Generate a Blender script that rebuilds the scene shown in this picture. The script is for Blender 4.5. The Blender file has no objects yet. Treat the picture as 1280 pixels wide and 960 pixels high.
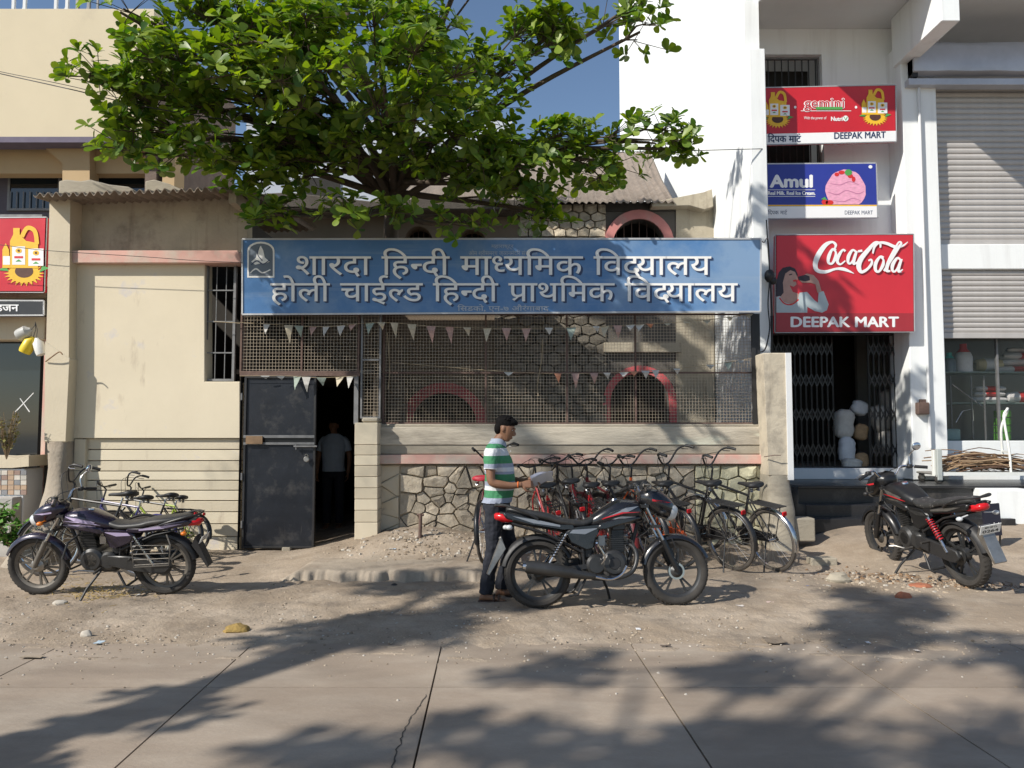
import bpy, bmesh, math, random
from mathutils import Vector, Matrix, noise, geometry
R = math.radians
rnd = random.Random(7)
sc = bpy.context.scene
col = sc.collection

# ------------------------------------------------------------------ camera
CAMH, FPX, PITCH = 1.58, 962.0, R(3.45)
cd = bpy.data.cameras.new('camera')
cam = bpy.data.objects.new('camera', cd)
col.objects.link(cam)
cd.sensor_width = 36.0
cd.lens = 36.0 * FPX / 1280.0
cd.clip_end = 2000
cam.location = (0, 0, CAMH)
cam.rotation_euler = (R(90) + PITCH, 0, 0)
sc.camera = cam

# ------------------------------------------------------------------ light
SX, SY, SZ = 1.0, 0.70, -0.95          # direction in which the sunlight travels
sund = Vector((SX, SY, SZ)).normalized()
elev = math.asin(-sund.z)
world = bpy.data.worlds.new('World')
sc.world = world
world.use_nodes = True
wn = world.node_tree
sky = wn.nodes.new('ShaderNodeTexSky')
sky.sky_type = 'NISHITA'
sky.sun_disc = False
sky.sun_elevation = elev
sky.sun_rotation = math.atan2(-sund.x, -sund.y)   # compass angle of the sun from +Y
sky.air_density = 1.0
sky.dust_density = 0.4
sky.ozone_density = 2.0
wn.links.new(sky.outputs[0], wn.nodes['Background'].inputs[0])
wn.nodes['Background'].inputs[1].default_value = 0.102
sl = bpy.data.lights.new('sun', 'SUN')
sl.energy = 4.6
sl.angle = R(0.7)
sl.color = (1.0, 0.945, 0.86)
so = bpy.data.objects.new('sun', sl)
col.objects.link(so)
so.rotation_euler = sund.to_track_quat('-Z', 'Y').to_euler()
so.location = (-10, -8, 12)
vs = sc.view_settings
vs.view_transform = 'Standard'
vs.look = 'None'
vs.exposure = 0.30
vs.gamma = 1.0
vs.use_curve_mapping = False
sc.cycles.max_bounces = 6
sc.cycles.transparent_max_bounces = 8

# ------------------------------------------------------------------ pixel of the photograph + depth -> point in the place
def at(px, py, Y):
    u, v = (px - 640) / FPX, (480 - py) / FPX
    d = Vector((u, math.cos(PITCH) - v * math.sin(PITCH), math.sin(PITCH) + v * math.cos(PITCH)))
    t = Y / d.y
    return Vector((d.x * t, Y, CAMH + d.z * t))
def X(px, py, Y): return at(px, py, Y).x
def Z(py, Y): return at(640, py, Y).z
def gnd(px, py, z=0.0):
    u, v = (px - 640) / FPX, (480 - py) / FPX
    d = Vector((u, math.cos(PITCH) - v * math.sin(PITCH), math.sin(PITCH) + v * math.cos(PITCH)))
    t = (z - CAMH) / d.z
    return Vector((d.x * t, d.y * t, z))
def ss(a, b, x):
    t = min(1, max(0, (x - a) / (b - a)))
    return t * t * (3 - 2 * t)

# ------------------------------------------------------------------ materials
MATS = {}
def M(name, c, rough=0.6, metal=0.0, var=0.12, scale=4.0, bump=0.0, bscale=60.0, c2=None, thr=(0.45, 0.65), s2=2.0,
      stretch=(1, 1, 1), rand=0.0, spec=0.5, coat=0.0, alpha=1.0, emit=None, trans=0.0, streak=None):
    if name in MATS: return MATS[name]
    m = bpy.data.materials.new(name); m.use_nodes = True
    nt = m.node_tree; b = nt.nodes['Principled BSDF']; L = nt.links.new
    b.inputs['Roughness'].default_value = rough
    b.inputs['Metallic'].default_value = metal
    b.inputs['Specular IOR Level'].default_value = spec
    b.inputs['Coat Weight'].default_value = coat
    b.inputs['Alpha'].default_value = alpha
    b.inputs['Transmission Weight'].default_value = trans
    c4 = (*c, 1)
    tc = nt.nodes.new('ShaderNodeTexCoord'); mp = nt.nodes.new('ShaderNodeMapping')
    mp.inputs['Scale'].default_value = stretch
    L(tc.outputs['Object'], mp.inputs[0])
    rgb = nt.nodes.new('ShaderNodeRGB'); rgb.outputs[0].default_value = c4
    cur = rgb.outputs[0]
    def mix(a, bb, fac, mode='MIX'):
        x = nt.nodes.new('ShaderNodeMix'); x.data_type = 'RGBA'; x.blend_type = mode
        if hasattr(fac, 'is_linked'): L(fac, x.inputs[0])
        else: x.inputs[0].default_value = fac
        for s, i in ((a, 6), (bb, 7)):
            if hasattr(s, 'is_linked'): L(s, x.inputs[i])
            else: x.inputs[i].default_value = s
        return x.outputs[2]
    def nz(sc_, det=5, st=None, rg=0.6):
        n = nt.nodes.new('ShaderNodeTexNoise'); n.inputs['Scale'].default_value = sc_; n.inputs['Detail'].default_value = det
        n.inputs['Roughness'].default_value = rg
        if st:
            q = nt.nodes.new('ShaderNodeMapping'); q.inputs['Scale'].default_value = st; L(tc.outputs['Object'], q.inputs[0]); L(q.outputs[0], n.inputs['Vector'])
        else: L(mp.outputs[0], n.inputs['Vector'])
        return n.outputs['Fac']
    def ramp(f, a, bb):
        r = nt.nodes.new('ShaderNodeMapRange'); L(f, r.inputs[0]); r.inputs[1].default_value = a; r.inputs[2].default_value = bb
        return r.outputs[0]
    if c2:
        cur = mix(cur, (*c2, 1), ramp(nz(s2, 8, None, 0.68), *thr))
    if streak:
        cur = mix(cur, (*streak[0], 1), ramp(nz(streak[1], 6, streak[2]), streak[3], streak[4]))
    if var:
        k = ramp(nz(scale, 6), 0.25, 0.75)
        g = nt.nodes.new('ShaderNodeMapRange'); L(k, g.inputs[0]); g.inputs[3].default_value = 1 - var; g.inputs[4].default_value = 1 + var
        cur = mix(cur, g.outputs[0], 1.0, 'MULTIPLY')
    if rand:
        oi = nt.nodes.new('ShaderNodeObjectInfo'); g = nt.nodes.new('ShaderNodeMapRange'); L(oi.outputs['Random'], g.inputs[0])
        g.inputs[3].default_value = 1 - rand; g.inputs[4].default_value = 1 + rand
        cur = mix(cur, g.outputs[0], 1.0, 'MULTIPLY')
    L(cur, b.inputs['Base Color'])
    if var:
        r2 = nt.nodes.new('ShaderNodeMapRange'); L(nz(scale * 3, 4), r2.inputs[0])
        r2.inputs[3].default_value = max(0.02, rough - 0.12); r2.inputs[4].default_value = min(1, rough + 0.12)
        L(r2.outputs[0], b.inputs['Roughness'])
    if bump:
        bn = nt.nodes.new('ShaderNodeBump'); bn.inputs['Distance'].default_value = bump; bn.inputs['Strength'].default_value = 1.0
        L(nz(bscale, 6), bn.inputs['Height']); L(bn.outputs[0], b.inputs['Normal'])
    if emit:
        b.inputs['Emission Color'].default_value = (*emit[0], 1); b.inputs['Emission Strength'].default_value = emit[1]
    MATS[name] = m
    return m

plaster = M('cream plaster', (0.60, 0.525, 0.39), .9, var=.07, scale=1.3, bump=.003, bscale=35, c2=(0.40, 0.34, 0.25), thr=(.60, .80), s2=2.2, streak=((0.33, 0.27, 0.2), 1.0, (5, 5, .5), .62, .85))
plasterL = M('cream plaster pale', (0.68, 0.60, 0.45), .9, var=.07, scale=1.1, bump=.0016, bscale=45, c2=(0.57, 0.53, 0.50), thr=(.60, .70), s2=2.2, streak=((.42, .34, .25), 1.6, (2.5, 2.5, .8), .62, .80))
plasterD = M('old stained plaster', (0.42, 0.37, 0.28), .95, var=.2, scale=2, bump=.006, bscale=25, c2=(0.16, 0.13, 0.1), thr=(.52, .75), s2=1.8, streak=((0.2, 0.16, 0.12), 1.2, (6, 6, .6), .55, .8))
concrete = M('weathered concrete', (0.36, 0.32, 0.25), .95, var=.2, scale=3, bump=.006, bscale=30, c2=(0.16, 0.14, 0.11), thr=(.5, .75), s2=2.5, stretch=(.5, 1, 1.6))
pinkp = M('faded pink paint', (0.62, 0.36, 0.30), .85, var=.12, scale=3, bump=.002, c2=(0.56, 0.46, 0.38), thr=(.45, .62), s2=2.2)
redp = M('arch red paint', (0.55, 0.10, 0.11), .8, var=.15, scale=4, bump=.002, c2=(.5, .3, .27), thr=(.55, .75), s2=4)
stoneM = M('sandy rubble stone', (0.50, 0.43, 0.325), .95, var=.22, scale=9, bump=.018, bscale=18, rand=.26, c2=(0.33, 0.27, 0.20), thr=(.5, .75), s2=7)
stoneD = M('shade-darkened wall stone', (0.15, 0.132, 0.105), .95, var=.2, scale=8, bump=.01, bscale=22, rand=.25)  # wall stone behind the mesh, its dim shade put into the colour
mortar = M('mortar', (0.42, 0.365, 0.28), 1, var=.2, scale=8, bump=.01, bscale=40)
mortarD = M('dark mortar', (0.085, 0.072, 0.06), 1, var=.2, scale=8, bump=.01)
whitep = M('white wall paint', (0.83, 0.85, 0.84), .75, var=.03, scale=1.2, bump=.0015, bscale=30, streak=((.66, .665, .65), 1.2, (4, 4, .3), .52, .85))
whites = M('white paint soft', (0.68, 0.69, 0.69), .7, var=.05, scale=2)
dark = M('dark interior', (0.025, 0.023, 0.02), .95, var=.2)
darkroom = M('unlit room plaster', (0.035, 0.031, 0.026), .95, var=.2)  # near-black plaster: the rooms' lack of light is put into the colour
blackm = M('black enamel', (0.012, 0.012, 0.013), .35, var=.2, scale=6)
blackp = M('black plastic', (0.02, 0.02, 0.021), .55, var=.2, scale=8)
rubber = M('dusty rubber', (0.040, 0.036, 0.032), .9, var=.3, scale=10, bump=.002, bscale=80)
chrome = M('chrome', (0.55, 0.55, 0.55), .22, 1.0, var=.15, scale=10)
alu = M('cast aluminium', (0.35, 0.34, 0.32), .45, .9, var=.25, scale=12)
ironr = M('rusty iron', (0.16, 0.105, 0.085), .8, .3, var=.3, scale=12, bump=.001)
irong = M('grey painted iron', (0.20, 0.20, 0.20), .6, .3, var=.25, scale=10)
wireM = M('galvanised mesh wire', (0.50, 0.42, 0.32), .55, .5, var=.2, scale=5)
doorM = M('gate sheet paint', (0.018, 0.021, 0.028), .42, .3, var=.3, scale=2.5, bump=.0015, bscale=9, c2=(0.10, 0.095, 0.09), thr=(.52, .82), s2=3.5, streak=((0.12, .11, .1), 2, (8, 8, .8), .66, .9))
bluep = M('blue sign sheet', (0.075, 0.19, 0.40), .38, var=.10, scale=.7, c2=(0.20, 0.31, 0.47), thr=(.45, .62), s2=.5, streak=((.30, .38, .48), 1.0, (.3, 1, 6), .55, .85))
ink = M('navy print', (0.025, 0.045, 0.11), .5, var=.05)
silver = M('silver white print', (0.86, 0.85, 0.82), .45, var=.08, scale=3)
paleprint = M('pale faded print', (0.40, 0.45, 0.52), .5, var=.2, scale=20)
whitepr = M('white print', (0.86, 0.86, 0.86), .45, var=.02)
cokered = M('red sign sheet', (0.60, 0.03, 0.045), .35, var=.06, scale=1.5)
cokedark = M('dark red print', (0.36, 0.03, 0.04), .4, var=.05)
gemred = M('crimson sign sheet', (0.55, 0.02, 0.03), .35, var=.06)
navy = M('navy sign sheet', (0.03, 0.045, 0.30), .35, var=.06)
yellow = M('sunflower yellow', (0.85, 0.50, 0.03), .5, var=.08, scale=20)
brownpr = M('flower brown', (0.09, 0.035, 0.02), .6, var=.2, scale=20)
greenpr = M('green print', (0.08, 0.35, 0.08), .5, var=.1)
pinkpr = M('ice cream pink', (0.80, 0.38, 0.52), .5, var=.22, scale=14, stretch=(1, 1, 3))
redpr = M('bright red print', (0.65, 0.03, 0.03), .5, var=.1)
skinpr = M('printed skin', (0.50, 0.30, 0.24), .5, var=.15, scale=10)
tealpr = M('printed grey teal', (0.45, 0.52, 0.54), .5, var=.08, scale=5)
hairpr = M('printed hair', (0.03, 0.02, 0.03), .5, var=.1)
shutterM = M('shutter steel', (0.49, 0.465, 0.44), .5, .15, var=.12, scale=3, c2=(.3, .27, .24), thr=(.6, .8), s2=3)
housingM = M('shutter housing steel', (0.52, 0.53, 0.57), .4, .3, var=.15, scale=2)
granite = M('black granite', (0.022, 0.022, 0.024), .3, var=.4, scale=60, c2=(.10, .09, .08), thr=(.55, .8), s2=3)
glassM = M('shop glass', (0.03, 0.04, 0.04), .04, 0, var=0, spec=.8, alpha=.14)
glassD = M('tinted shop glass', (0.012, 0.018, 0.022), .06, 0, var=0, spec=.8)
leafM = None

# ------------------------------------------------------------------ mesh builder
def ring_sup(c, ax, ay, hw, hh, n=16, e=2.0):
    out = []
    for i in range(n):
        a = 2 * math.pi * i / n
        ca, sa = math.cos(a), math.sin(a)
        out.append(c + ax * (hw * math.copysign(abs(ca) ** (2 / e), ca)) + ay * (hh * math.copysign(abs(sa) ** (2 / e), sa)))
    return out
class MB:
    def __init__(s): s.v, s.f, s.m = [], [], []
    def add(s, v, f, mi=0):
        k = len(s.v); s.v += [Vector(p) for p in v]; s.f += [tuple(i + k for i in q) for q in f]; s.m += [mi] * len(f); return s
    def box(s, c, d, mi=0, rot=None):
        c = Vector(c); v = []
        for x in (-.5, .5):
            for y in (-.5, .5):
                for z in (-.5, .5):
                    p = Vector((x * d[0], y * d[1], z * d[2]))
                    v.append(c + (rot @ p if rot else p))
        return s.add(v, [(0, 1, 3, 2), (4, 6, 7, 5), (0, 4, 5, 1), (2, 3, 7, 6), (0, 2, 6, 4), (1, 5, 7, 3)], mi)
    def bx(s, x0, x1, y0, y1, z0, z1, mi=0):
        return s.box(((x0 + x1) / 2, (y0 + y1) / 2, (z0 + z1) / 2), (abs(x1 - x0), abs(y1 - y0), abs(z1 - z0)), mi)
    def bar(s, p, q, w, h, mi=0, up=(0, 0, 1)):
        p, q = Vector(p), Vector(q); d = (q - p); L = d.length; d.normalize(); up = Vector(up)
        if abs(d.dot(up)) > .98: up = Vector((0, 1, 0))
        sd = d.cross(up).normalized(); u = sd.cross(d)
        return s.box((p + q) / 2, (L, w, h), mi, Matrix((d, sd, u)).transposed())
    def loft(s, rings, mi=0, caps=True, closed=False):
        n = len(rings[0]); v = [p for r in rings for p in r]; f = []
        N = len(rings)
        for i in range(N if closed else N - 1):
            a, b = i * n, ((i + 1) % N) * n
            for j in range(n):
                f.append((a + j, a + (j + 1) % n, b + (j + 1) % n, b + j))
        if caps and not closed:
            f.append(tuple(reversed(range(n)))); f.append(tuple((N - 1) * n + j for j in range(n)))
        return s.add(v, f, mi)
    def tube(s, pts, r, n=8, mi=0, closed=False, caps=True, flat=1.0):
        pts = [Vector(p) for p in pts]; N = len(pts); rings = []
        rs = r if isinstance(r, (list, tuple)) else [r] * N
        t0 = (pts[1] - pts[0]).normalized(); up = Vector((0, 0, 1)) if abs(t0.z) < .9 else Vector((0, 1, 0))
        sd = t0.cross(up).normalized()
        for i in range(N):
            a = pts[(i - 1) % N] if closed or i else pts[0]; b = pts[(i + 1) % N] if closed or i < N - 1 else pts[-1]
            t = (b - a).normalized(); sd = (sd - t * sd.dot(t)).normalized(); u = sd.cross(t)
            rings.append([pts[i] + (sd * math.cos(2 * math.pi * j / n) + u * (flat * math.sin(2 * math.pi * j / n))) * rs[i] for j in range(n)])
        return s.loft(rings, mi, caps, closed)
    def lathe(s, prof, c=(0, 0, 0), axis='y', n=24, mi=0, closed=False, a0=0, a1=360):
        c = Vector(c); full = abs(a1 - a0) >= 360; rings = []
        for i in range(n if full else n + 1):
            a = R(a0 + (a1 - a0) * i / n); ca, sa = math.cos(a), math.sin(a); rg = []
            for r, h in prof:
                if axis == 'y': p = Vector((r * ca, h, r * sa))
                elif axis == 'x': p = Vector((h, r * ca, r * sa))
                else: p = Vector((r * ca, r * sa, h))
                rg.append(c + p)
            rings.append(rg)
        k = len(prof); v = [p for r in rings for p in r]; f = []
        N = len(rings)
        for i in range(N if full else N - 1):
            a, b = i * k, ((i + 1) % N) * k
            for j in range(k if closed else k - 1):
                f.append((a + j, a + (j + 1) % k, b + (j + 1) % k, b + j))
        return s.add(v, f, mi)
    def ell(s, c, r, n=12, m=8, mi=0, rot=None):
        c = Vector(c); r = (r, r, r) if isinstance(r, (int, float)) else r; v = []; f = []
        for i in range(m + 1):
            th = math.pi * i / m
            for j in range(n):
                ph = 2 * math.pi * j / n
                p = Vector((r[0] * math.sin(th) * math.cos(ph), r[1] * math.sin(th) * math.sin(ph), r[2] * math.cos(th)))
                v.append(c + (rot @ p if rot else p))
        for i in range(m):
            for j in range(n):
                f.append((i * n + j, (i + 1) * n + j, (i + 1) * n + (j + 1) % n, i * n + (j + 1) % n))
        return s.add(v, f, mi)
    def prism(s, poly, vec, mi=0, holes=()):
        """polygon(s) of 3-D points thickened along vec"""
        loops = [[Vector(p) for p in poly]] + [[Vector(p) for p in h] for h in holes]; vec = Vector(vec)
        tri = geometry.tessellate_polygon(loops); allp = [p for l in loops for p in l]; n = len(allp)
        f = [tuple(t) for t in tri] + [tuple(i + n for i in reversed(t)) for t in tri]; o = 0
        for l in loops:
            k = len(l)
            for i in range(k): f.append((o + i, o + (i + 1) % k, o + (i + 1) % k + n, o + i + n))
            o += k
        return s.add(allp + [p + vec for p in allp], f, mi)
    def build(s, name, mats, parent=None, smooth=None, bevel=0, world=False, seg=1, fix=True, **kw):
        me = bpy.data.meshes.new(name)
        base = Vector((0, 0, 0)); vv = s.v
        if parent is None:
            xs = [p.x for p in vv]; ys = [p.y for p in vv]; zs = [p.z for p in vv]
            base = Vector(((min(xs) + max(xs)) / 2, (min(ys) + max(ys)) / 2, min(zs))); vv = [p - base for p in vv]
        elif world:
            inv = ROOT[parent.name].inverted(); vv = [inv @ p for p in vv]
        me.from_pydata([tuple(p) for p in vv], [], s.f)
        if not isinstance(mats, (list, tuple)): mats = [mats]
        for m in mats: me.materials.append(m)
        if len(mats) > 1: me.polygons.foreach_set('material_index', s.m)
        me.validate()
        if fix:
            b = bmesh.new(); b.from_mesh(me); bmesh.ops.recalc_face_normals(b, faces=b.faces); b.to_mesh(me); b.free()
        if smooth:
            me.polygons.foreach_set('use_smooth', [True] * len(me.polygons)); me.set_sharp_from_angle(angle=R(smooth))
        me.update()
        o = bpy.data.objects.new(name, me); col.objects.link(o); o.location = base
        if parent is not None:
            o.parent = parent; ROOT[o.name] = ROOT[parent.name]
        if bevel:
            bm = o.modifiers.new('bevel', 'BEVEL'); bm.width = bevel; bm.segments = seg; bm.limit_method = 'ANGLE'; bm.angle_limit = R(40)
        for k, val in kw.items(): o[k] = val
        return o
ROOT = {}
def thing(name, label, cat, loc=(0, 0, 0), rot=(0, 0, 0), group=None, scale=1.0):
    o = bpy.data.objects.new(name, None); col.objects.link(o); o.empty_display_size = .1
    o.location = loc; o.rotation_euler = rot; o.scale = (scale,) * 3; o['label'] = label; o['category'] = cat
    if group: o['group'] = group
    from mathutils import Euler
    ROOT[o.name] = Matrix.Translation(Vector(loc)) @ Euler(rot).to_matrix().to_4x4() @ Matrix.Scale(scale, 4)
    return o
def tag(o, label, cat, group=None, kind=None):
    o['label'] = label; o['category'] = cat
    if group: o['group'] = group
    if kind: o['kind'] = kind
    return o
def obj_copy(o, parent=None):
    c = o.copy(); col.objects.link(c)
    if parent: c.parent = parent
    return c

def fb(x, y, z=0, oct=4): return noise.fractal(Vector((x, y, z)), 1.0, 2.0, oct)

# ------------------------------------------------------------------ flat print helpers (flat print on real signs)
FONT_CACHE = {}
def glyph_mesh(s, off=0.0):
    """triangles of a text line, size 1: (verts 2-D, faces, width)"""
    key = (s, off)
    if key in FONT_CACHE: return FONT_CACHE[key]
    c = bpy.data.curves.new('t', 'FONT'); c.body = s; c.size = 1; c.offset = off; c.resolution_u = 4
    o = bpy.data.objects.new('t', c); col.objects.link(o)
    dg = bpy.context.evaluated_depsgraph_get(); ev = o.evaluated_get(dg); me = ev.to_mesh()
    v = [(p.co.x, p.co.y) for p in me.vertices]; f = [tuple(q.vertices) for q in me.polygons]
    ev.to_mesh_clear(); bpy.data.objects.remove(o); bpy.data.curves.remove(c)
    FONT_CACHE[key] = (v, f); return v, f
def advance(ch):
    a = max(p[0] for p in glyph_mesh(ch + '||||')[0]); b = max(p[0] for p in glyph_mesh('||||')[0]); return a - b
def clip2(v, f, xmax):
    b = bmesh.new(); vs_ = [b.verts.new((x, y, 0)) for x, y in v]
    for q in f:
        try: b.faces.new([vs_[i] for i in q])
        except ValueError: pass
    bmesh.ops.bisect_plane(b, geom=b.verts[:] + b.edges[:] + b.faces[:], plane_co=(xmax, 0, 0), plane_no=(1, 0, 0), clear_outer=True)
    b.verts.index_update()
    out = ([(p.co.x, p.co.y) for p in b.verts], [tuple(p.index for p in q.verts) for q in b.faces]); b.free(); return out
HALF = {'न': .60, 'ध': .62, 'ल': .66, 'म': .6}
def deva(tokens, off=0):
    """tokens: plain characters, 'h'+letter half form, 'p' ra-stroke on the letter before, 'd' narrow da joined to the next"""
    V_, F_ = [], []; x = 0.0; i = 0
    for t in tokens:
        if t == ' ': x += .32; continue
        if t == 'p':      # ra stroke
            k = len(V_); V_ += [(x - .30, .16), (x - .20, .22), (x - .40, .02), (x - .46, .07)]; F_.append((k, k + 1, k + 2, k + 3)); continue
        if t == 'r':      # reph hook above the letter before
            k = len(V_); P_ = cr([(x - .30, .60, .03), (x - .33, .78, .055), (x - .20, .86, .06), (x - .10, .74, .03)], 4)
            for i_, q_ in enumerate(P_): V_ += [(q_[0] - q_[2] / 2, q_[1] - q_[2] / 3), (q_[0] + q_[2] / 2, q_[1] + q_[2] / 3)]
            F_ += [(k + 2 * i_, k + 2 * i_ + 1, k + 2 * i_ + 3, k + 2 * i_ + 2) for i_ in range(len(P_) - 1)]; continue
        ch = t[-1]; v, f = glyph_mesh(ch, off); adv = advance(ch)
        if t[0] == 'h':
            mx = adv; cut = adv * HALF.get(ch, .62); v, f = clip2(v, f, cut); adv = cut - .01
        if t[0] == 'j': adv = adv * .72
        k = len(V_); V_ += [(a + x, b, .0002 * (len(F_) % 2) + .0001 * (ord(ch) % 2)) for a, b in v]; F_ += [tuple(q + k for q in g) for g in f]; x += adv
    return V_, F_
def px_print(mb, vf, px0, pyb, Y, mi=0, h=None, w=None, slant=0, rise=0.0, bold=0):
    if bold:
        for i_, (dx, dy) in enumerate(((-1, 0), (1, 0), (0, -.6), (0, .6))): px_print(mb, vf, px0 + dx * bold, pyb + dy * bold, Y - .0004 * i_, mi, h, w, slant, rise)
        return
    """lay glyph triangles on the plane at depth Y; px0 = first pixel, pyb = baseline, w = width in px or h = px per unit"""
    v, f = vf; v = [(p[0], p[1], p[2] if len(p) > 2 else 0) for p in v]; x0 = min(p[0] for p in v); x1 = max(p[0] for p in v)
    sx = (w / (x1 - x0)) if w else h; sy = h if h else sx
    mb.add([at(px0 + (a - x0) * sx + b * slant * sy, pyb - b * sy + rise * (a - x0) * sx, Y - c) for a, b, c in v], f, mi)
def px_poly(mb, pts, Y, mi=0):
    P = [at(x, y, Y) for x, y in pts]; mb.add(P, [tuple(t) for t in geometry.tessellate_polygon([P])], mi)
def px_ell(mb, cx, cy, rx, ry, Y, mi=0, n=20, a0=0, a1=360):
    px_poly(mb, [(cx + rx * math.cos(R(a0 + (a1 - a0) * i / n)), cy + ry * math.sin(R(a0 + (a1 - a0) * i / n))) for i in range(n + (0 if a1 - a0 >= 360 else 1))], Y, mi)
def cr(pts, k=6):
    """catmull-rom through pts (tuples of any size)"""
    out = []; n = len(pts)
    for i in range(n - 1):
        p0, p1, p2, p3 = pts[max(0, i - 1)], pts[i], pts[i + 1], pts[min(n - 1, i + 2)]
        for j in range(k):
            t = j / k
            out.append(tuple(.5 * ((2 * b) + (-a + c) * t + (2 * a - 5 * b + 4 * c - d) * t * t + (-a + 3 * b - 3 * c + d) * t ** 3) for a, b, c, d in zip(p0, p1, p2, p3)))
    out.append(tuple(pts[-1])); return out
def px_stroke(mb, pts, Y, mi=0, k=6):
    """brush stroke: pts (x, y, width)"""
    P = cr(pts, k); Lf, Rt = [], []
    for i, p in enumerate(P):
        a, b = P[max(0, i - 1)], P[min(len(P) - 1, i + 1)]; dx, dy = b[0] - a[0], b[1] - a[1]; l = math.hypot(dx, dy) or 1
        nx, ny = -dy / l * p[2] / 2, dx / l * p[2] / 2; Lf.append(at(p[0] + nx, p[1] + ny, Y - 1.5e-5 * i)); Rt.append(at(p[0] - nx, p[1] - ny, Y - 1.5e-5 * i))
    n = len(P); mb.add(Lf + Rt, [(i, i + 1, n + i + 1, n + i) for i in range(n - 1)], mi)
def pxbox(mb, x0, x1, y0, y1, Ya, Yb, mi=0):
    """box whose front face fills the pixel rectangle at depth Ya and that runs back to depth Yb"""
    a, b = at(x0, y1, Ya), at(x1, y0, Ya); mb.bx(a.x, b.x, Ya, Yb, a.z, b.z, mi); return mb

# ------------------------------------------------------------------ ground
def gz(x, y):
    z = .10 * ss(8.4, 10.0, y) * ss(-5.5, -4.2, x) * (1 - ss(3.2, 3.8, x)) * (.35 + .65 * ss(-2.2, -1.6, x))
    z += .15 * math.exp(-((x + 1.15) / .75) ** 2) * ss(8.9, 9.8, y)
    z += .075 * ss(8.27, 8.37, y + .08 * fb(x * 1.3, 3)) * ss(-2.9, -2.2, x) * (1 - ss(-.35, .1, x))
    z += .34 * ss(8.2, 10.5, y) * ss(3.1, 4.6, x)
    return z
ROADY = 5.62
g = MB(); g.add([(-400, -300, -.12), (400, -300, -.12), (400, 600, -.12), (-400, 600, -.12)], [(0, 1, 2, 3)])
soil = M('dry soil', (0.285, 0.224, 0.162), .95, var=.16, scale=1.6, bump=.012, bscale=28, c2=(0.39, 0.32, 0.245), thr=(.42, .62), s2=1.1, streak=((.19, .155, .12), 2.2, (1, 1.6, 1), .56, .75))
g.build('ground', M('far soil', (0.27, 0.22, 0.17), .95, var=.2, scale=.5), kind='structure')
nx, ny = 460, 230; x0, x1, y0, y1 = -9, 10, 4.7, 13.2
vv = []; ff = []
for j in range(ny + 1):
    y = y0 + (y1 - y0) * j / ny
    for i in range(nx + 1):
        x = x0 + (x1 - x0) * i / nx
        r = .5 * fb(x * 2.2, y * 3, 1) + .3 * fb(x * 8, y * 9, 2) + .5 * max(0, fb(x * 14, y * 14, 5))
        amp = .010 + .022 * ss(5.6, 6.4, y) * (1 - ss(7.6, 8.4, y)) + .03 * ss(9.1, 9.7, y) * (1 if -2.2 < x < 3.2 else .2)
        amp *= 1 - .7 * ss(3.0, 4.0, x)
        e_ = ROADY + .42 * fb(x * .8, 7) + .16 * fb(x * 4, 9); edge = max(ss(e_ - .02, e_ + .36, y), .93 * ss(.10, .42, fb(x * 1.6, y * 5, 8)) * ss(4.9, 5.6, y))
        z = gz(x, y) - .035 * (1 - edge) + amp * r + .008
        vv.append((x, y, z))
for j in range(ny):
    for i in range(nx):
        a = j * (nx + 1) + i; ff.append((a, a + 1, a + nx + 2, a + nx + 1))
g = MB(); g.v = [Vector(p) for p in vv]; g.f = ff; g.m = [0] * len(ff)
g.build('dirt_verge', soil, smooth=80, fix=False, kind='structure')

roadM = M('road concrete', (0.285, 0.230, 0.178), .85, var=.18, scale=1.6, bump=.003, bscale=60, rand=.07, c2=(0.36, 0.305, 0.245), thr=(.45, .68), s2=1.1, stretch=(.6, 1.2, 1), streak=((.20, .16, .125), 1.1, (.5, 1.5, 1), .55, .85), spec=.35)
g = MB(); g.add([(-60, -12, -.06), (60, -12, -.06), (60, ROADY + .25, -.06), (-60, ROADY + .25, -.06)], [(0, 1, 2, 3)])
road = g.build('road', M('road joint filler', (0.05, 0.042, 0.035), 1, var=.2), kind='structure'); ROOT[road.name] = Matrix.Translation(road.location)
YJ = gnd(640, 859).y
skew = -.027
def jx(k, y): return gnd(256, 859).x + k * 1.40 + (y - YJ) * skew
for (ya, yb) in ((YJ + .005, ROADY + .2), (1.2, YJ - .005), (-2.6, 1.19), (-6.4, -2.61)):
    for k in range(-6, 9):
        b = MB(); g_ = .0055; n = 8
        P = []
        for a in range(n + 1): P.append((jx(k, ya) + g_ + (jx(k + 1, ya) - jx(k, ya) - 2 * g_) * a / n + 0, ya, 0))
        for a in range(n + 1): P.append((jx(k, yb) + g_ + (jx(k + 1, yb) - jx(k, yb) - 2 * g_) * (n - a) / n, yb, 0))
        P = [(p[0] + (.003 * fb(p[1] * 9 + k, 1) if 0 else 0), p[1] + .002 * fb(p[0] * 12, 5), 0) for p in P]
        b.prism(P, (0, 0, -.05)); sl_ = b.build('slab', roadM, road, world=True, bevel=.003)
        if k == 1 and yb < YJ and ya > 1:
            crk = MB(); pts = [(533, 868), (527, 880), (518, 890), (511, 903), (503, 918), (500, 930), (494, 942), (491, 958), (486, 975)]
            cm = []
            pts = [tuple(q) for q in cr(pts, 5)]
            for i, p in enumerate(pts):
                q = gnd(p[0] + rnd.uniform(-1.8, 1.8), p[1], .0025); w = .0015 + .0035 * rnd.random(); cm += [q - Vector((w, 0, 0)), q + Vector((w, 0, 0))]
            crk.add(cm, [(2 * i, 2 * i + 1, 2 * i + 3, 2 * i + 2) for i in range(len(pts) - 1)])
            crk.build('crack', M('crack dark', (.06, .05, .04), 1, var=0), sl_, world=True)

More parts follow.
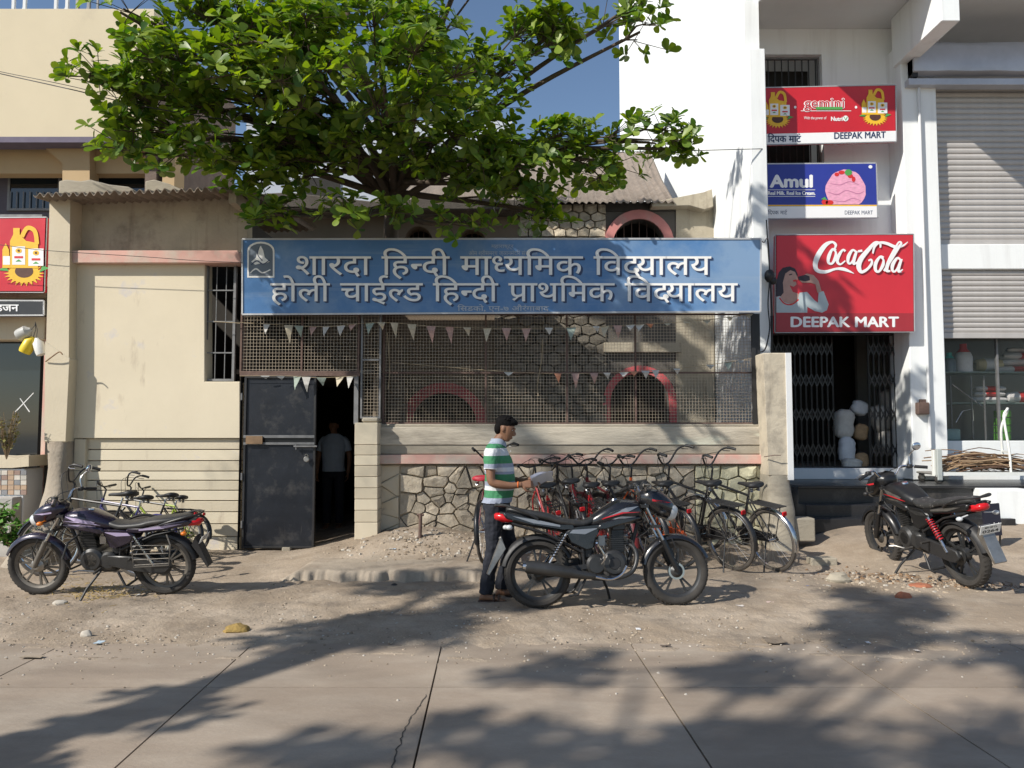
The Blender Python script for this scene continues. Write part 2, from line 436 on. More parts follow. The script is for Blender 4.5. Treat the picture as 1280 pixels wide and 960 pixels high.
# worn concrete apron before the gate
n_, m_ = 150, 30; vv = []; ff = []
for j in range(m_ + 1):
    for i in range(n_ + 1):
        u, w = i / n_, j / m_; x = -2.5 + 2.4 * u; y = 8.14 + .10 * fb(x * 2.1, 5) + .07 * fb(x * 6, 6) + .03 * fb(x * 17, 6) + (1.15 + .25 * fb(x, 2)) * w
        zt_ = max(.105, gz(x, y) + .008) + .006 * fb(x * 6, y * 6, 3) - .05 * ss(.72, 1, w) - .10 * max(ss(.12, 0, u) , ss(.88, 1, u))
        vv.append((x, y - (.02 if j == 0 else 0), gz(x, y) - .05 if j == 0 else zt_ - (.022 + .02 * fb(x * 11, 4) if j == 1 else 0)))
ff = [(j * (n_ + 1) + i, j * (n_ + 1) + i + 1, (j + 1) * (n_ + 1) + i + 1, (j + 1) * (n_ + 1) + i) for j in range(m_) for i in range(n_)]
g = MB(); g.v = [Vector(p) for p in vv]; g.f = ff; g.m = [0] * len(ff)
g.build('apron', M('worn apron concrete', (.37, .31, .24), .95, var=.14, scale=3, bump=.006, bscale=30, c2=(.28, .225, .17), thr=(.48, .65), s2=2.4), smooth=180, fix=False, kind='structure')
# pebbles and grit
def pebble(mb, c, r, mi=0):
    n = 6; pr = []
    ax = Matrix.Rotation(rnd.uniform(0, 6.28), 3, 'Z')
    sx, sy, sz = r * rnd.uniform(.8, 1.3), r * rnd.uniform(.6, 1), r * rnd.uniform(.4, .8)
    rr = [rnd.uniform(.75, 1.1) for _ in range(n)]
    lo = [Vector(c) + ax @ Vector((sx * rr[i] * math.cos(i * 1.047), sy * rr[i] * math.sin(i * 1.047), -.1 * sz)) for i in range(n)]
    hi = [Vector(c) + ax @ Vector((.62 * sx * rr[i] * math.cos(i * 1.047 + .2), .62 * sy * rr[i] * math.sin(i * 1.047 + .2), sz * rnd.uniform(.7, 1))) for i in range(n)]
    mb.add(lo + hi, [(i, (i + 1) % n, n + (i + 1) % n, n + i) for i in range(n)] + [tuple(range(n, 2 * n))], mi)
g = MB()
for i in range(4200):
    t = rnd.random()
    if t < .45: x, y, r = rnd.uniform(-5.5, 6), rnd.gauss(5.95, .45), rnd.uniform(.004, .013)
    elif t < .75: x, y, r = rnd.uniform(-6, 2), rnd.uniform(5.9, 8), rnd.uniform(.004, .016)
    elif t < .92: x, y, r = rnd.gauss(-.7, .75), rnd.gauss(9.45, .3), rnd.uniform(.006, .035)
    else: x, y, r = rnd.gauss(3.9, .5), rnd.gauss(8.1, .35), rnd.uniform(.006, .03)
    if y < 4.6 or y > 9.85: continue
    pebble(g, (x, y, gz(x, y) + (.006 if y > 5.75 else 0)), r, rnd.choice((0, 0, 1, 2)))
peb = [M('grit tan', (.38, .31, .23), .95, var=.2, scale=20), M('grit brown', (.22, .17, .12), .95, var=.2, scale=20), M('grit pale', (.45, .41, .35), .95, var=.2, scale=20)]
tag(g.build('gravel', peb, smooth=None, fix=False), 'loose grit and small stones scattered over the dirt verge', 'gravel', kind='stuff')
# ------------------------------------------------------------------ masonry helper
def clip_half(P, mx, mz, nx_, nz_):
    out = []
    for i in range(len(P)):
        a, b = P[i], P[(i + 1) % len(P)]
        da = (a[0] - mx) * nx_ + (a[1] - mz) * nz_; db = (b[0] - mx) * nx_ + (b[1] - mz) * nz_
        if da <= 0: out.append(a)
        if (da < 0 < db) or (db < 0 < da):
            t = da / (da - db); out.append((a[0] + (b[0] - a[0]) * t, a[1] + (b[1] - a[1]) * t))
    return out
def stones(parent, x0, x1, z0, z1, Y, w, h, mat, joint=.009, depth=.05, keep=None, seed=1, name='stone', courses=False, zb=None, limit=290):
    rs = random.Random(seed); S = []; nx_, nz_ = max(1, round((x1 - x0) / w)), max(1, round((z1 - z0) / h))
    j = .42 if not courses else .16
    for b in range(nz_):
        for a in range(nx_):
            S.append((x0 + (a + .5 + (.5 if b % 2 else 0) + rs.uniform(-j, j)) * (x1 - x0) / nx_ - .25 * w, z0 + (b + .5 + rs.uniform(-j, j) * (.8 if not courses else .5)) * (z1 - z0) / nz_))
    if not courses:
        S = [s for s in S if rs.random() > .16]; sh = .35
    W_ = [rs.uniform(-.28, .28) * (1 if not courses else .6) for _ in S]
    n = 0
    for i, s in enumerate(S):
        if keep and not keep(*s): continue
        P = [(x0, z0), (x1, z0), (x1, z1), (x0, z1)]
        for k, q in enumerate(S):
            if k != i and abs(q[0] - s[0]) < 3 * w and abs(q[1] - s[1]) < 3 * h:
                dx, dz = q[0] - s[0], q[1] - s[1]; l = math.hypot(dx, dz) or 1
                if l < 1e-4: continue
                kk = .5 + max(-.3, min(.3, (W_[i] - W_[k]) * .5 * min(1, .22 / l)))
                ex, ez = dx, dz * (1.8 if courses else 1.35); el = math.hypot(ex, ez)
                P = clip_half(P, s[0] + dx * kk - ex / el * joint / 2, s[1] + dz * kk - ez / el * joint / 2, ex / el, ez / el)
                if len(P) < 3: break
        if len(P) < 3: continue
        cx, cz = sum(p[0] for p in P) / len(P), sum(p[1] for p in P) / len(P)
        # refine outline
        Q = []
        for a in range(len(P)):
            p, q = P[a], P[(a + 1) % len(P)]
            Q.append(p)
            if math.hypot(q[0] - p[0], q[1] - p[1]) > .06: Q.append(((p[0] + q[0]) / 2 + rs.uniform(-.004, .004), (p[1] + q[1]) / 2 + rs.uniform(-.004, .004)))
        m = len(Q); mb = MB(); D = depth * rs.uniform(.6, 1.25); tx, tz = rs.uniform(-.3, .3), rs.uniform(-.3, .3)
        def rg(k_, d, jit): return [Vector((cx + (p[0] - cx) * k_ + rs.uniform(-jit, jit), Y - d + (tx * (p[0] - cx) + tz * (p[1] - cz)) * (d / depth) * .5, cz + (p[1] - cz) * k_ + rs.uniform(-jit, jit))) for p in Q]
        r0, r1, r2, r3 = rg(1.0, -.03, 0), rg(.975, D * .55, .003), rg(.90, D * .93, .006), rg(.5, D * 1.0 * rs.uniform(.85, 1.1), .012)
        c = Vector((cx + rs.uniform(-.015, .015), Y - D * rs.uniform(.9, 1.15), cz)); v = r0 + r1 + r2 + r3 + [c]; f = []
        for a in range(3):
            for b in range(m): f.append((a * m + b, a * m + (b + 1) % m, (a + 1) * m + (b + 1) % m, (a + 1) * m + b))
        for b in range(m): f.append((3 * m + b, 3 * m + (b + 1) % m, 4 * m))
        mb.add(v, f); mb.build(name, mat, parent, smooth=22, world=True); n += 1
    return n
def arch(cx, r, ys, yb, n=14):   # pixel polygon of an arched opening: centre x, radius, springing row, bottom row
    return [(cx - r, yb)] + [(cx - r * math.cos(math.pi * i / n), ys - r * math.sin(math.pi * i / n)) for i in range(n + 1)] + [(cx + r, yb)]
def wall_poly(mb, outer, Y, thick, holes=(), mi=0):
    mb.prism([at(x, y, Y) for x, y in outer], (0, thick, 0), mi, [[at(x, y, Y) for x, y in h] for h in holes])
def rect(x0, y0, x1, y1): return [(x0, y1), (x1, y1), (x1, y0), (x0, y0)]

# ================================================================== school front room (left block)
r = thing('front_room', 'cream plastered front room with pink ledge and grooved lower wall, joined to the blue school sign', 'building', tuple(at(200, 688, 10.1)))
b = MB(); wall_poly(b, [(90, 548), (300, 548), (300, 477), (256, 477), (256, 326), (90, 326)], 10.0, .26)
b.build('wall_panel', plasterL, r, world=True, bevel=.008)
b = MB(); wall_poly(b, rect(88, 240, 309, 318), 10.10, .2); b.build('upper_wall', plasterD, r, world=True)
b = MB(); wall_poly(b, [(87, 328.5), (302, 328.5), (297, 313), (87, 313)], 9.885, .25); b.build('ledge', pinkp, r, world=True, bevel=.006)
# grooved lower courses
ys = [548, 562, 576, 589, 600.5, 613, 626, 640, 655, 671, 694]
for i in range(len(ys) - 1):
    b = MB(); a0, a1 = at(107, ys[i + 1], 10.045), at(299.5, ys[i], 10.045)
    b.bx(a0.x, a1.x, 10.045 + (i % 3) * .002, 10.3, a0.z + .0055, a1.z - .0055); b.build('plaster_course', plasterL if i % 2 else plaster, r, world=True, bevel=.004)
b = MB(); a0, a1 = at(90, 696, 10.06), at(300, 549, 10.06); b.bx(a0.x, a1.x - .01, 10.10, 10.28, a0.z, a1.z); b.build('lower_backing', ironr, r, world=True)
b = MB(); pxbox(b, 88, 107, 549, 692, 9.985, 10.2); b.build('corner_strip', plaster, r, world=True, bevel=.006)
# window
w = MB(); a0, a1 = at(257, 477, 10.16), at(299, 328, 10.16); w.bx(a0.x, a1.x, 10.22, 10.235, a0.z, a1.z)
def frame(mb, x0, x1, z0, z1, Y, t, d, mi=0):
    mb.bx(x0, x1, Y, Y + d, z1 - t, z1, mi); mb.bx(x0, x1, Y, Y + d, z0, z0 + t, mi); mb.bx(x0, x0 + t, Y, Y + d, z0 + t, z1 - t, mi); mb.bx(x1 - t, x1, Y, Y + d, z0 + t, z1 - t, mi)
wf = MB(); frame(wf, a0.x + .01, a1.x, a0.z, a1.z, 10.06, .03, .05); wo = wf.build('window', irong, r, world=True)
for px in (268.5, 280.5, 290): 
    b = MB(); p = at(px, 470, 10.08); b.tube([(p.x, 10.08, a0.z), (p.x, 10.08, a1.z)], .007, 6); b.build('window_bar', irong, wo, world=True)
for py in (363, 402, 441):
    b = MB(); b.bx(a0.x, a1.x, 10.065, 10.075, Z(py, 10.07) - .008, Z(py, 10.07) + .008); b.build('window_rail', irong, wo, world=True)
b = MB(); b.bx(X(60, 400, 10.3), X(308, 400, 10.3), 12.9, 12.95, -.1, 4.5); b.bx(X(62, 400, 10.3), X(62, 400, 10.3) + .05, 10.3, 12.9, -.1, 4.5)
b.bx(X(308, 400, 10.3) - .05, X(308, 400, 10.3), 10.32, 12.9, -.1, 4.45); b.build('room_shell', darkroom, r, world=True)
# side post at the window
b = MB(); pxbox(b, 299.5, 306, 328, 470, 10.0, 10.1); b.build('door_jamb', ironr, r, world=True)
# corrugated roof
b = MB(); n = 150; xa, xb = X(45, 245, 9.6), X(312, 240, 9.6); top = []; 
for k, (yy, dz) in enumerate(((9.55, 0), (12.9, .35))):
    for i in range(n + 1):
        x = xa + (xb - xa) * i / n; zz = Z(245 - 9 * i / n, 9.6) + .028 * math.sin(x * 2 * math.pi / .105) + dz
        e = .03 * fb(x * 6, 3) if k == 0 else 0
        top.append((x, yy + e, zz))
m_ = n + 1
v = top + [(p[0], p[1], p[2] - .012) for p in top]; f = [(i, i + 1, m_ + i + 1, m_ + i) for i in range(n)] + [(2 * m_ + i + 1, 2 * m_ + i, 3 * m_ + i, 3 * m_ + i + 1) for i in range(n)] + [(i, 2 * m_ + i, 2 * m_ + i + 1, i + 1) for i in range(n)]
b.add(v, f); b.build('corrugated_roof', M('old asbestos sheet', (.24, .20, .16), .95, var=.3, scale=6, bump=.004), r, world=True, smooth=60, fix=False)
b = MB(); b.bx(X(300, 240, 10.1), X(309, 240, 10.1), 9.7, 10.09, Z(262, 10), Z(247, 10)); b.build('eave_bracket', plasterD, r, world=True)

def slabstone(label, pts, Y, th, mat):
    b = MB(); b.prism([at(x, y, Y) for x, y in pts], (0, th, 0)); o = b.build('roof_rubble', mat, None, bevel=.02, seg=2)
    tag(o, label, 'rubble', 'concrete lumps weighing down the corrugated roof'); return o
slabstone('long broken concrete slab lying on the corrugated roof above the thick post', [(73, 242), (73, 226), (82, 224), (100, 226), (112, 224), (135, 230), (160, 233), (172, 240)], 10.1, .5, concrete)
slabstone('short mossy concrete lump on the corrugated roof, further along than the long slab', [(181, 240), (181, 226), (192, 224), (210, 229), (226, 236), (232, 240)], 10.2, .35, concrete)
g = MB()
for i in range(120): p = at(rnd.uniform(150, 308), 240, rnd.uniform(9.75, 10.4)); pebble(g, (p.x, p.y, Z(245 - 9 * (p.x - xa) / (xb - xa), 9.6) + .05), rnd.uniform(.015, .05), rnd.choice((0, 1, 2)))
tag(g.build('dry_leaves', [M('dry leaf brown', (.25, .13, .06), .9), peb[1], peb[0]], fix=False), 'dry leaf litter caught on the corrugated sheet roof', 'leaf litter', kind='stuff')

# thick old post with flared foot
r = thing('flared_post', 'thick weathered cream post with a flaring grey foot beside the red bottle sign', 'post', tuple(at(60, 700, 9.7)))
b = MB(); wall_poly(b, [(57, 448), (86, 448), (88, 245), (62, 245)], 9.83, .42); b.build('post_shaft', plaster, r, world=True, bevel=.012)
b = MB(); wall_poly(b, [(55, 553), (82, 553), (87, 448), (56, 426)], 9.815, .4); b.build('post_middle', plaster, r, world=True, bevel=.012)
rings = []
for (xl, xr, y, Y, d) in ((54, 82, 552, 9.80, .40), (53, 81, 585, 9.76, .42), (49, 80, 615, 9.68, .5), (40, 76, 640, 9.55, .6), (26, 68, 663, 9.35, .75), (8, 52, 686, 9.12, .9), (-14, 40, 712, 8.9, 1.1)):
    A, B = at(xl, y, Y), at(xr, y, Y); rr_ = []
    cx, hw = (A.x + B.x) / 2, (B.x - A.x) / 2
    for j in range(14):
        a = 2 * math.pi * j / 14; ca, sa = math.cos(a), math.sin(a)
        p = Vector((cx + hw * math.copysign(abs(ca) ** .6, ca), Y + d / 2 + d / 2 * math.copysign(abs(sa) ** .6, sa), A.z)); p += Vector((1, 1, .3)) * .03 * fb(p.x * 4, p.z * 4, p.y * 3); rr_.append(p)
    rings.append(rr_)
b = MB(); b.loft(rings); b.build('post_foot', M('grey flared cement', (.33, .28, .22), .95, var=.25, scale=4, bump=.012, bscale=16, c2=(.2, .16, .12), thr=(.45, .7)), r, world=True, smooth=60)

# ================================================================== steel gate
r = thing('steel_gate', 'black sheet steel gate leaf with padlock and ply patch beneath the mesh panel', 'gate', tuple(at(303, 686, 9.96)))
G = 9.97
def gp(x0, x1, y0, y1, ya, yb): return pxbox(MB(), x0, x1, y0, y1, ya, yb)
gp(304, 394, 472, 545, G, G + .02).build('upper_sheet', doorM, r, world=True, bevel=.003)
gp(303, 393, 556, 684, G, G + .02).build('lower_sheet', doorM, r, world=True, bevel=.003)
b = MB(); A, B = at(301.5, 685.5, G - .02), at(395.5, 470, G - .02); frame(b, A.x, B.x, A.z, B.z, G - .022, .028, .05); b.build('leaf_frame', blackp, r, world=True, bevel=.003)
gp(304, 393, 544, 547.5, G - .025, G + .02).build('mid_rail', irong, r, world=True, bevel=.002)
gp(304, 393, 553, 556, G - .025, G + .02).build('mid_rail', irong, r, world=True, bevel=.002)
gp(307, 328, 545, 555, G - .05, G - .028).build('ply_patch', M('ply', (.25, .16, .09), .8, var=.2, scale=12), r, world=True, bevel=.002)
gp(331, 392, 547.8, 552.8, G + .001, G + .015).build('gap_strip', blackm, r, world=True)
b = MB(); p, q = at(367, 558, G - .05), at(396, 558, G - .05); b.tube([p, q], .011, 8); b.tube([at(370, 555, G - .05), at(370, 562, G - .05)], .007, 6); b.build('bolt', irong, r, world=True, smooth=40)
pl = MB(); c = at(383, 574, G - .05); pl.lathe([(0, -.016), (.03, -.016), (.036, -.01), (.036, .01), (.03, .016), (0, .016)], c, 'y', 18)
po = pl.build('padlock', alu, r, world=True, smooth=40); b = MB(); b.tube([c + Vector((.022 * math.cos(a), 0, .03 + .035 * math.sin(a))) for a in [math.pi * i / 8 for i in range(9)]], .005, 6); b.build('shackle', chrome, po, world=True, smooth=60)
gp(352, 363, 684, 690, G - .03, G + .05).build('foot_wedge', concrete, r, world=True, bevel=.01)
for py in (500, 600, 660):
    b = MB(); p = at(302, py, G - .03); b.tube([p, p + Vector((0, 0, .09))], .012, 8); b.build('hinge', irong, r, world=True)
r = thing('gate_frame', 'rusty angle iron door frame around the dark school entrance', 'door frame', tuple(at(395, 686, 10.05)))
gp(296.5, 301, 470, 692, 9.98, 10.06).build('hinge_post', blackp, r, world=True)
gp(442, 448, 470, 530, 9.98, 10.04).build('latch_post', irong, r, world=True)
gp(300, 450, 466, 470, 9.97, 10.05).build('head_bar', ironr, r, world=True)

# ================================================================== gate pillar, parapet, pier
def coursed(name, label, cat, x0, x1, rows, Ya, Yb, mats, group=None):
    r = thing(name, label, cat, tuple(at((x0 + x1) / 2, rows[-1], Ya)), group=group)
    for i in range(len(rows) - 1):
        b = MB(); A, B = at(x0, rows[i + 1], Ya), at(x1, rows[i], Ya); b.bx(A.x, B.x, Ya + rnd.uniform(0, .005), Yb, A.z + .003, B.z - .003); b.build('plaster_course', mats[i % len(mats)], r, world=True, bevel=.005)
    A, B = at(x0, rows[-1], Ya), at(x1, rows[0], Ya); b = MB(); b.bx(A.x + .012, B.x - .012, Ya + .012, Yb - .01, A.z, B.z - .02); b.build('pillar_core', ironr, r, world=True)
    return r
pr_ = coursed('gate_pillar', 'cream grooved gate pillar between the dark doorway and the rubble wall', 'pillar', 443, 472, [528, 556, 569, 582, 596, 610, 624, 638, 653, 676], 9.85, 10.25, [plasterL, plaster])
b = MB(); A, B = at(452, 528, 9.9), at(473, 522, 9.9); b.bx(A.x, B.x, 9.9, 10.15, A.z, B.z); b.build('cap_mortar', concrete, pr_, world=True, bevel=.02)

r = thing('compound_wall', 'low compound wall of rubble stone with a faded pink band behind the parked bicycles', 'wall', tuple(at(720, 690, 10.15)))
b = MB(); wall_poly(b, rect(471, 530, 966, 568), 10.10, .25); b.build('parapet', concrete, r, world=True, bevel=.012)
b = MB(); wall_poly(b, rect(473, 534, 962, 556), 10.085, .02); b.build('plaster_coat', M('parapet plaster', (.53, .475, .38), .95, var=.2, scale=2.5, bump=.006, bscale=20, c2=(.24, .21, .17), thr=(.45, .68), s2=2.2, stretch=(.4, 1, 2), streak=((.62, .62, .5), .8, (.5, 1, 2.2), .60, .66)), r, world=True, bevel=.004)
b = MB(); wall_poly(b, rect(473, 568.5, 964, 580), 10.05, .2); b.build('pink_band', pinkp, r, world=True, bevel=.006)
A, B = at(471, 705, 10.2), at(985, 580.5, 10.2)
b = MB(); b.bx(A.x, B.x, 10.155, 10.34, -.15, B.z); b.build('mortar_bed', mortar, r, world=True)
pale = M('limewashed stone', (0.55, 0.52, 0.36), .95, var=.15, scale=8, bump=.012, bscale=22, rand=.12, c2=(.38, .32, .22), thr=(.55, .75), s2=6)
xs_ = X(500, 640, 10.15); xm = X(868, 640, 10.15); z1 = Z(582, 10.15)
n1 = stones(r, xs_, xm, -.03, z1, 10.15, .185, .132, stoneM, seed=5, depth=.07, joint=.007)
n2 = stones(r, xm + .01, X(985, 640, 10.15), 0, z1, 10.15, .21, .15, pale, seed=9, depth=.055, courses=True)
n3 = stones(r, X(473, 640, 10.15), xs_ - .01, 0, z1, 10.15, .30, .15, plaster, seed=3, depth=.02, courses=True)

r = thing('end_pier', 'stained plaster pier that ends the compound wall beside the shop steps', 'pier', tuple(at(980, 705, 9.8)))
b = MB(); wall_poly(b, [(961, 595), (988, 595), (985, 441), (954, 441)], 9.78, .5); b.build('pier_shaft', M('stained pier plaster', (.50, .44, .34), .95, var=.15, scale=2, bump=.006, bscale=25, c2=(.25, .22, .18), thr=(.50, .68), s2=2.4, streak=((.2, .17, .13), 1.2, (5, 5, .6), .56, .8)), r, world=True, bevel=.012)
rings = []
for (xl, xr, y, Y, d) in ((960, 988, 594, 9.775, .4), (960, 992, 612, 9.74, .5), (962, 998, 640, 9.70, .55), (963, 999, 670, 9.66, .6), (964, 1003, 688, 9.6, .7), (966, 1022, 706, 9.42, .9)):
    A, B = at(xl, y, Y), at(xr, y, Y); cx, hw = (A.x + B.x) / 2, (B.x - A.x) / 2
    rings.append([Vector((cx + hw * math.copysign(abs(math.cos(a)) ** .5, math.cos(a)), Y + d / 2 + d / 2 * math.copysign(abs(math.sin(a)) ** .5, math.sin(a)), A.z)) for a in [2 * math.pi * j / 12 for j in range(12)]])
b = MB(); b.loft(rings); b.build('pier_foot', concrete, r, world=True, smooth=50)
b = MB(); pxbox(b, 985.5, 989, 441, 600, 9.76, 9.8); b.build('edge_strip', whites, r, world=True)
b = MB(); b.tube([at(955, 571, 9.76), at(968, 569, 9.7), at(976, 569, 9.7)], .006, 6); b.build('hook', ironr, r, world=True)

# ================================================================== wire mesh screens
def screen(label, x0, x1, y0, y1, Y, posts, rails, sp=.041, fmat=ironr, ragged=None):
    A, B = at(x0, y1, Y), at(x1, y0, Y)
    r = thing('mesh_screen', label, 'wire screen', (A.x, Y, A.z), group='wire mesh screens of the school front')
    b = MB(); t = .0018; n = int((B.x - A.x) / sp)
    for i in range(1, n):
        x = A.x + (B.x - A.x) * i / n; w_ = .006 * fb(x * 3, 1)
        b.bar((x, Y, A.z), (x + w_, Y + .004, B.z), 2 * t, 2 * t)
    n = int((B.z - A.z) / sp)
    for i in range(1, n):
        z = A.z + (B.z - A.z) * i / n
        b.bar((A.x, Y - .0035, z), (B.x, Y - .0035, z + .008 * fb(z * 5, 4)), 2 * t, 2 * t)
    b.build('wire_mesh', wireM, r, world=True, fix=False, kind='stuff')
    b = MB(); frame(b, A.x, B.x, A.z, B.z, Y - .02, .022, .04); b.build('screen_frame', fmat, r, world=True)
    for px in posts:
        b = MB(); p = at(px, y1, Y); b.bx(p.x - .011, p.x + .011, Y - .018, Y + .018, A.z + .022, B.z - .022); b.build('screen_post', fmat, r, world=True)
    for py in rails:
        b = MB(); z = Z(py, Y); b.bx(A.x + .022, B.x - .022, Y - .024, Y - .019, z - .012, z + .012); b.build('screen_rail', fmat, r, world=True)
    return r
screen('brown framed wire mesh panel above the black steel gate', 300, 450, 392, 466, 10.0, (377,), ())
screen('narrow wire mesh strip above the grooved gate pillar', 450.5, 477, 392, 523, 10.0, (), (450,), fmat=irong)
screen('long wire mesh screen between the blue sign and the compound wall', 478, 941, 392, 530, 10.2, (607, 709, 795), (466,), fmat=ironr)
r = thing('corner_post', 'dark steel post pair holding the end of the blue sign', 'post', tuple(at(944, 530, 10.15)))
gp(941.5, 944, 392, 530, 10.1, 10.13).build('post', blackp, r, world=True)
gp(946, 949.5, 392, 530, 10.12, 10.16).build('post', blackp, r, world=True)

# ================================================================== blue school sign
S = 9.80
r = thing('school_sign', 'long blue painted board with two lines of white Hindi lettering and a small emblem', 'sign', tuple(at(627, 391, S + .05)))
b = MB(); P = [(303, 393), (303, 299), (951, 298.5), (950.5, 389.5)]
b.prism([at(x, y, S) for x, y in P], (0, .05, 0)); b.build('sign_sheet', bluep, r, world=True)
b = MB()
for p, q in (((303, 299), (951, 298.5)), ((303, 393), (950.5, 389.5)), ((303, 299), (303, 393)), ((951, 298.5), (950.5, 389.5))): b.bar(at(*p, S), at(*q, S), .02, .022)
b.build('sign_border', M('sign edge strip', (.5, .5, .5), .5, .3, var=.2), r, world=True)
for k, (tok, x, w, yb, hpx) in enumerate(((['श', 'ा', 'र', 'द', 'ा', ' ', 'ि', 'ह', 'hन', 'द', 'ी', ' ', 'म', 'ा', 'hध', 'य', 'ि', 'म', 'क', ' ', 'ि', 'व', 'jद', 'य', 'ा', 'ल', 'य'], 370, 519, 343.5, 37),
                                     (['ह', 'ो', 'ल', 'ी', ' ', 'च', 'ा', 'ई', 'hल', 'ड', ' ', 'ि', 'ह', 'hन', 'द', 'ी', ' ', 'प', 'p', 'र' if 0 else 'ा', 'थ', 'ि', 'म', 'क', ' ', 'ि', 'व', 'jद', 'य', 'ा', 'ल', 'य'], 338, 584, 376.5, 36))):
    vf = deva(tok)
    b = MB(); px_print(b, vf, x + 2.4, yb + 2.0, S - .004, h=hpx, w=w, bold=.35); px_print(b, vf, x + 1.3, yb + 1.1, S - .002, h=hpx, w=w, bold=.3); b.build('letter_shadow_print', ink, r, world=True, fix=False)
    b = MB(); px_print(b, vf, x, yb, S - .007, h=hpx, w=w, bold=.25); b.build('lettering', silver, r, world=True, fix=False)
b = MB(); px_print(b, glyph_mesh('सिडको, एन-७ औरंगाबाद'.replace('सि', 'िस')), 572, 388.5, S - .005, w=114, h=9, bold=.2)
px_print(b, glyph_mesh('ओम श्रीसमर्थ ज्ञानमंदिर संचालित'), 586, 319, S - .005, w=86, h=7.5); px_print(b, glyph_mesh('महाराष्ट्र'), 614, 310, S - .005, w=28, h=6.5)
b.build('small_lettering', paleprint, r, world=True, fix=False)
b = MB(); em = [(309, 347), (309, 313)] + [(326 - 17 * math.cos(math.pi * i / 10), 313 - 11 * math.sin(math.pi * i / 10)) for i in range(11)] + [(343, 347)]
px_poly(b, em, S - .004, 0)
px_poly(b, [(326 + (x - 326) * .88, 325 + (y - 325) * .9) for x, y in em], S - .006, 1)
px_poly(b, [(326, 307), (329, 313), (331, 322), (337, 327), (331, 330), (326, 329), (319, 331), (314, 327), (320, 322), (322, 313)], S - .008, 0)
px_stroke(b, [(314, 331, 1.2), (321, 326, 1.6), (329, 330, 1.2), (337, 325, 1.0)], S - .010, 2); px_stroke(b, [(313, 341, 1.2), (320, 336, 2), (328, 341, 1.6), (338, 337, 1.6)], S - .008, 0)
px_stroke(b, [(324, 309, 1), (322, 318, 1), (328, 326, 1.2)], S - .010, 2)
b.build('emblem', [silver, M('emblem grey', (.13, .16, .2), .5), ink], r, world=True, fix=False)

# ================================================================== bunting
flagc = [M('flag ' + n_, c, .8, var=.25, scale=20, bump=.002) for n_, c in (('white', (.52, .50, .46)), ('cream', (.48, .42, .31)), ('rose', (.42, .27, .23)), ('green', (.28, .33, .28)), ('grey', (.34, .35, .34)), ('orange', (.55, .24, .14)))]
def bunting(label, pts, Y, flags, size=(.115, .155)):
    r = thing('bunting', label, 'bunting', tuple(at(pts[0][0], pts[0][1], Y)), group='pennant strings across the school front')
    C = cr([tuple(at(x, y, Y)) for x, y in pts], 10); b = MB(); b.tube(C, .0035, 5); b.build('string', M('jute string', (.35, .28, .18), .9), r, world=True)
    for (px, ci, k) in flags:
        i = min(range(len(C)), key=lambda i: abs(C[i][0] - X(px, 420, Y))); c = Vector(C[i]); c.x = X(px, 420, Y); b = MB()
        w, h = size[0] * rnd.uniform(.8, 1.15), size[1] * k * rnd.uniform(.85, 1.15); tw = rnd.uniform(-.3, .3)
        nn = 4; v = []
        for j in range(nn + 1):
            t = j / nn; ww = w / 2 * (1 - t); yy = -.02 * math.sin(t * 3 + tw * 5) * rnd.uniform(.5, 1.5)
            v += [c + Vector((-ww * math.cos(tw * t * 2) + tw * t * .08, yy - .004 - ww * tw, -h * t)), c + Vector((ww * math.cos(tw * t * 2) + tw * t * .08, yy - .004 + ww * tw, -h * t))]
        b.add(v, [(2 * j, 2 * j + 1, 2 * j + 3, 2 * j + 2) for j in range(nn)]); b.build('flag', flagc[ci], r, world=True, fix=False)
    return r
bunting('upper string of faded paper pennants hanging just under the blue sign', [(300, 403), (400, 408), (477, 403), (560, 409), (680, 410), (790, 406), (880, 400), (941, 392)], 9.93,
        [(333, 0, .9), (361, 1, 1.4), (374, 3, 1), (391, 2, .7), (407, 0, .8), (426, 0, 1), (440, 2, .5), (462, 3, 1), (477, 1, .7), (493, 1, 1.2), (515, 1, 1.2), (539, 2, 1.3), (562, 2, 1.3), (584, 1, .8), (609, 1, 1.2), (633, 2, 1.1), (658, 2, 1.2), (686, 0, .7), (714, 3, 1), (745, 0, .5), (756, 1, 1.1), (772, 2, 1.1), (788, 0, .6), (800, 0, .6), (812, 5, .3), (835, 1, .3), (858, 1, .3), (884, 1, .4), (912, 1, .4), (937, 1, .4)])
bunting('lower string of pennants crossing the middle of the long mesh screen', [(490, 453), (550, 458), (640, 465), (720, 467), (800, 464), (870, 458), (941, 448)], 10.12,
        [(636, 0, .4), (697, 5, .9), (719, 2, 1.2), (742, 2, .8), (758, 0, .6), (780, 0, .5), (792, 5, .4), (806, 0, .6), (819, 0, .7), (845, 0, .5), (887, 4, .4), (910, 3, .7), (925, 4, .4)])
bunting('short string of pale pennants over the top of the steel gate', [(300, 470), (360, 470), (400, 472), (446, 470)], 9.90,
        [(333, 4, .3), (352, 4, .3), (372, 3, 1.35), (384, 0, 1.35), (403, 3, .7), (425, 1, .9), (438, 0, 1.1)])
def cable(label, pts, rad=.006, mat=blackp, grp='cables strung along the street front'):
    P = cr([tuple(at(*p)) for p in pts], 8); b = MB(); b.tube(P, rad, 6); o = b.build('cable', mat, None, smooth=60); tag(o, label, 'cable', grp); return o
cable('twin black cable sagging across the cream upper building into the tree', [(-60, 78, 9.2), (0, 92, 9.0), (90, 112, 8.7), (180, 133, 8.4), (300, 152, 8.6), (470, 172, 9.2), (700, 190, 10.2), (953, 186, 11.3)])
cable('second thin cable running close above the sagging one across the cream building', [(-60, 76, 9.25), (0, 89.5, 9.05), (90, 108, 8.75), (180, 130.5, 8.45)], .004)
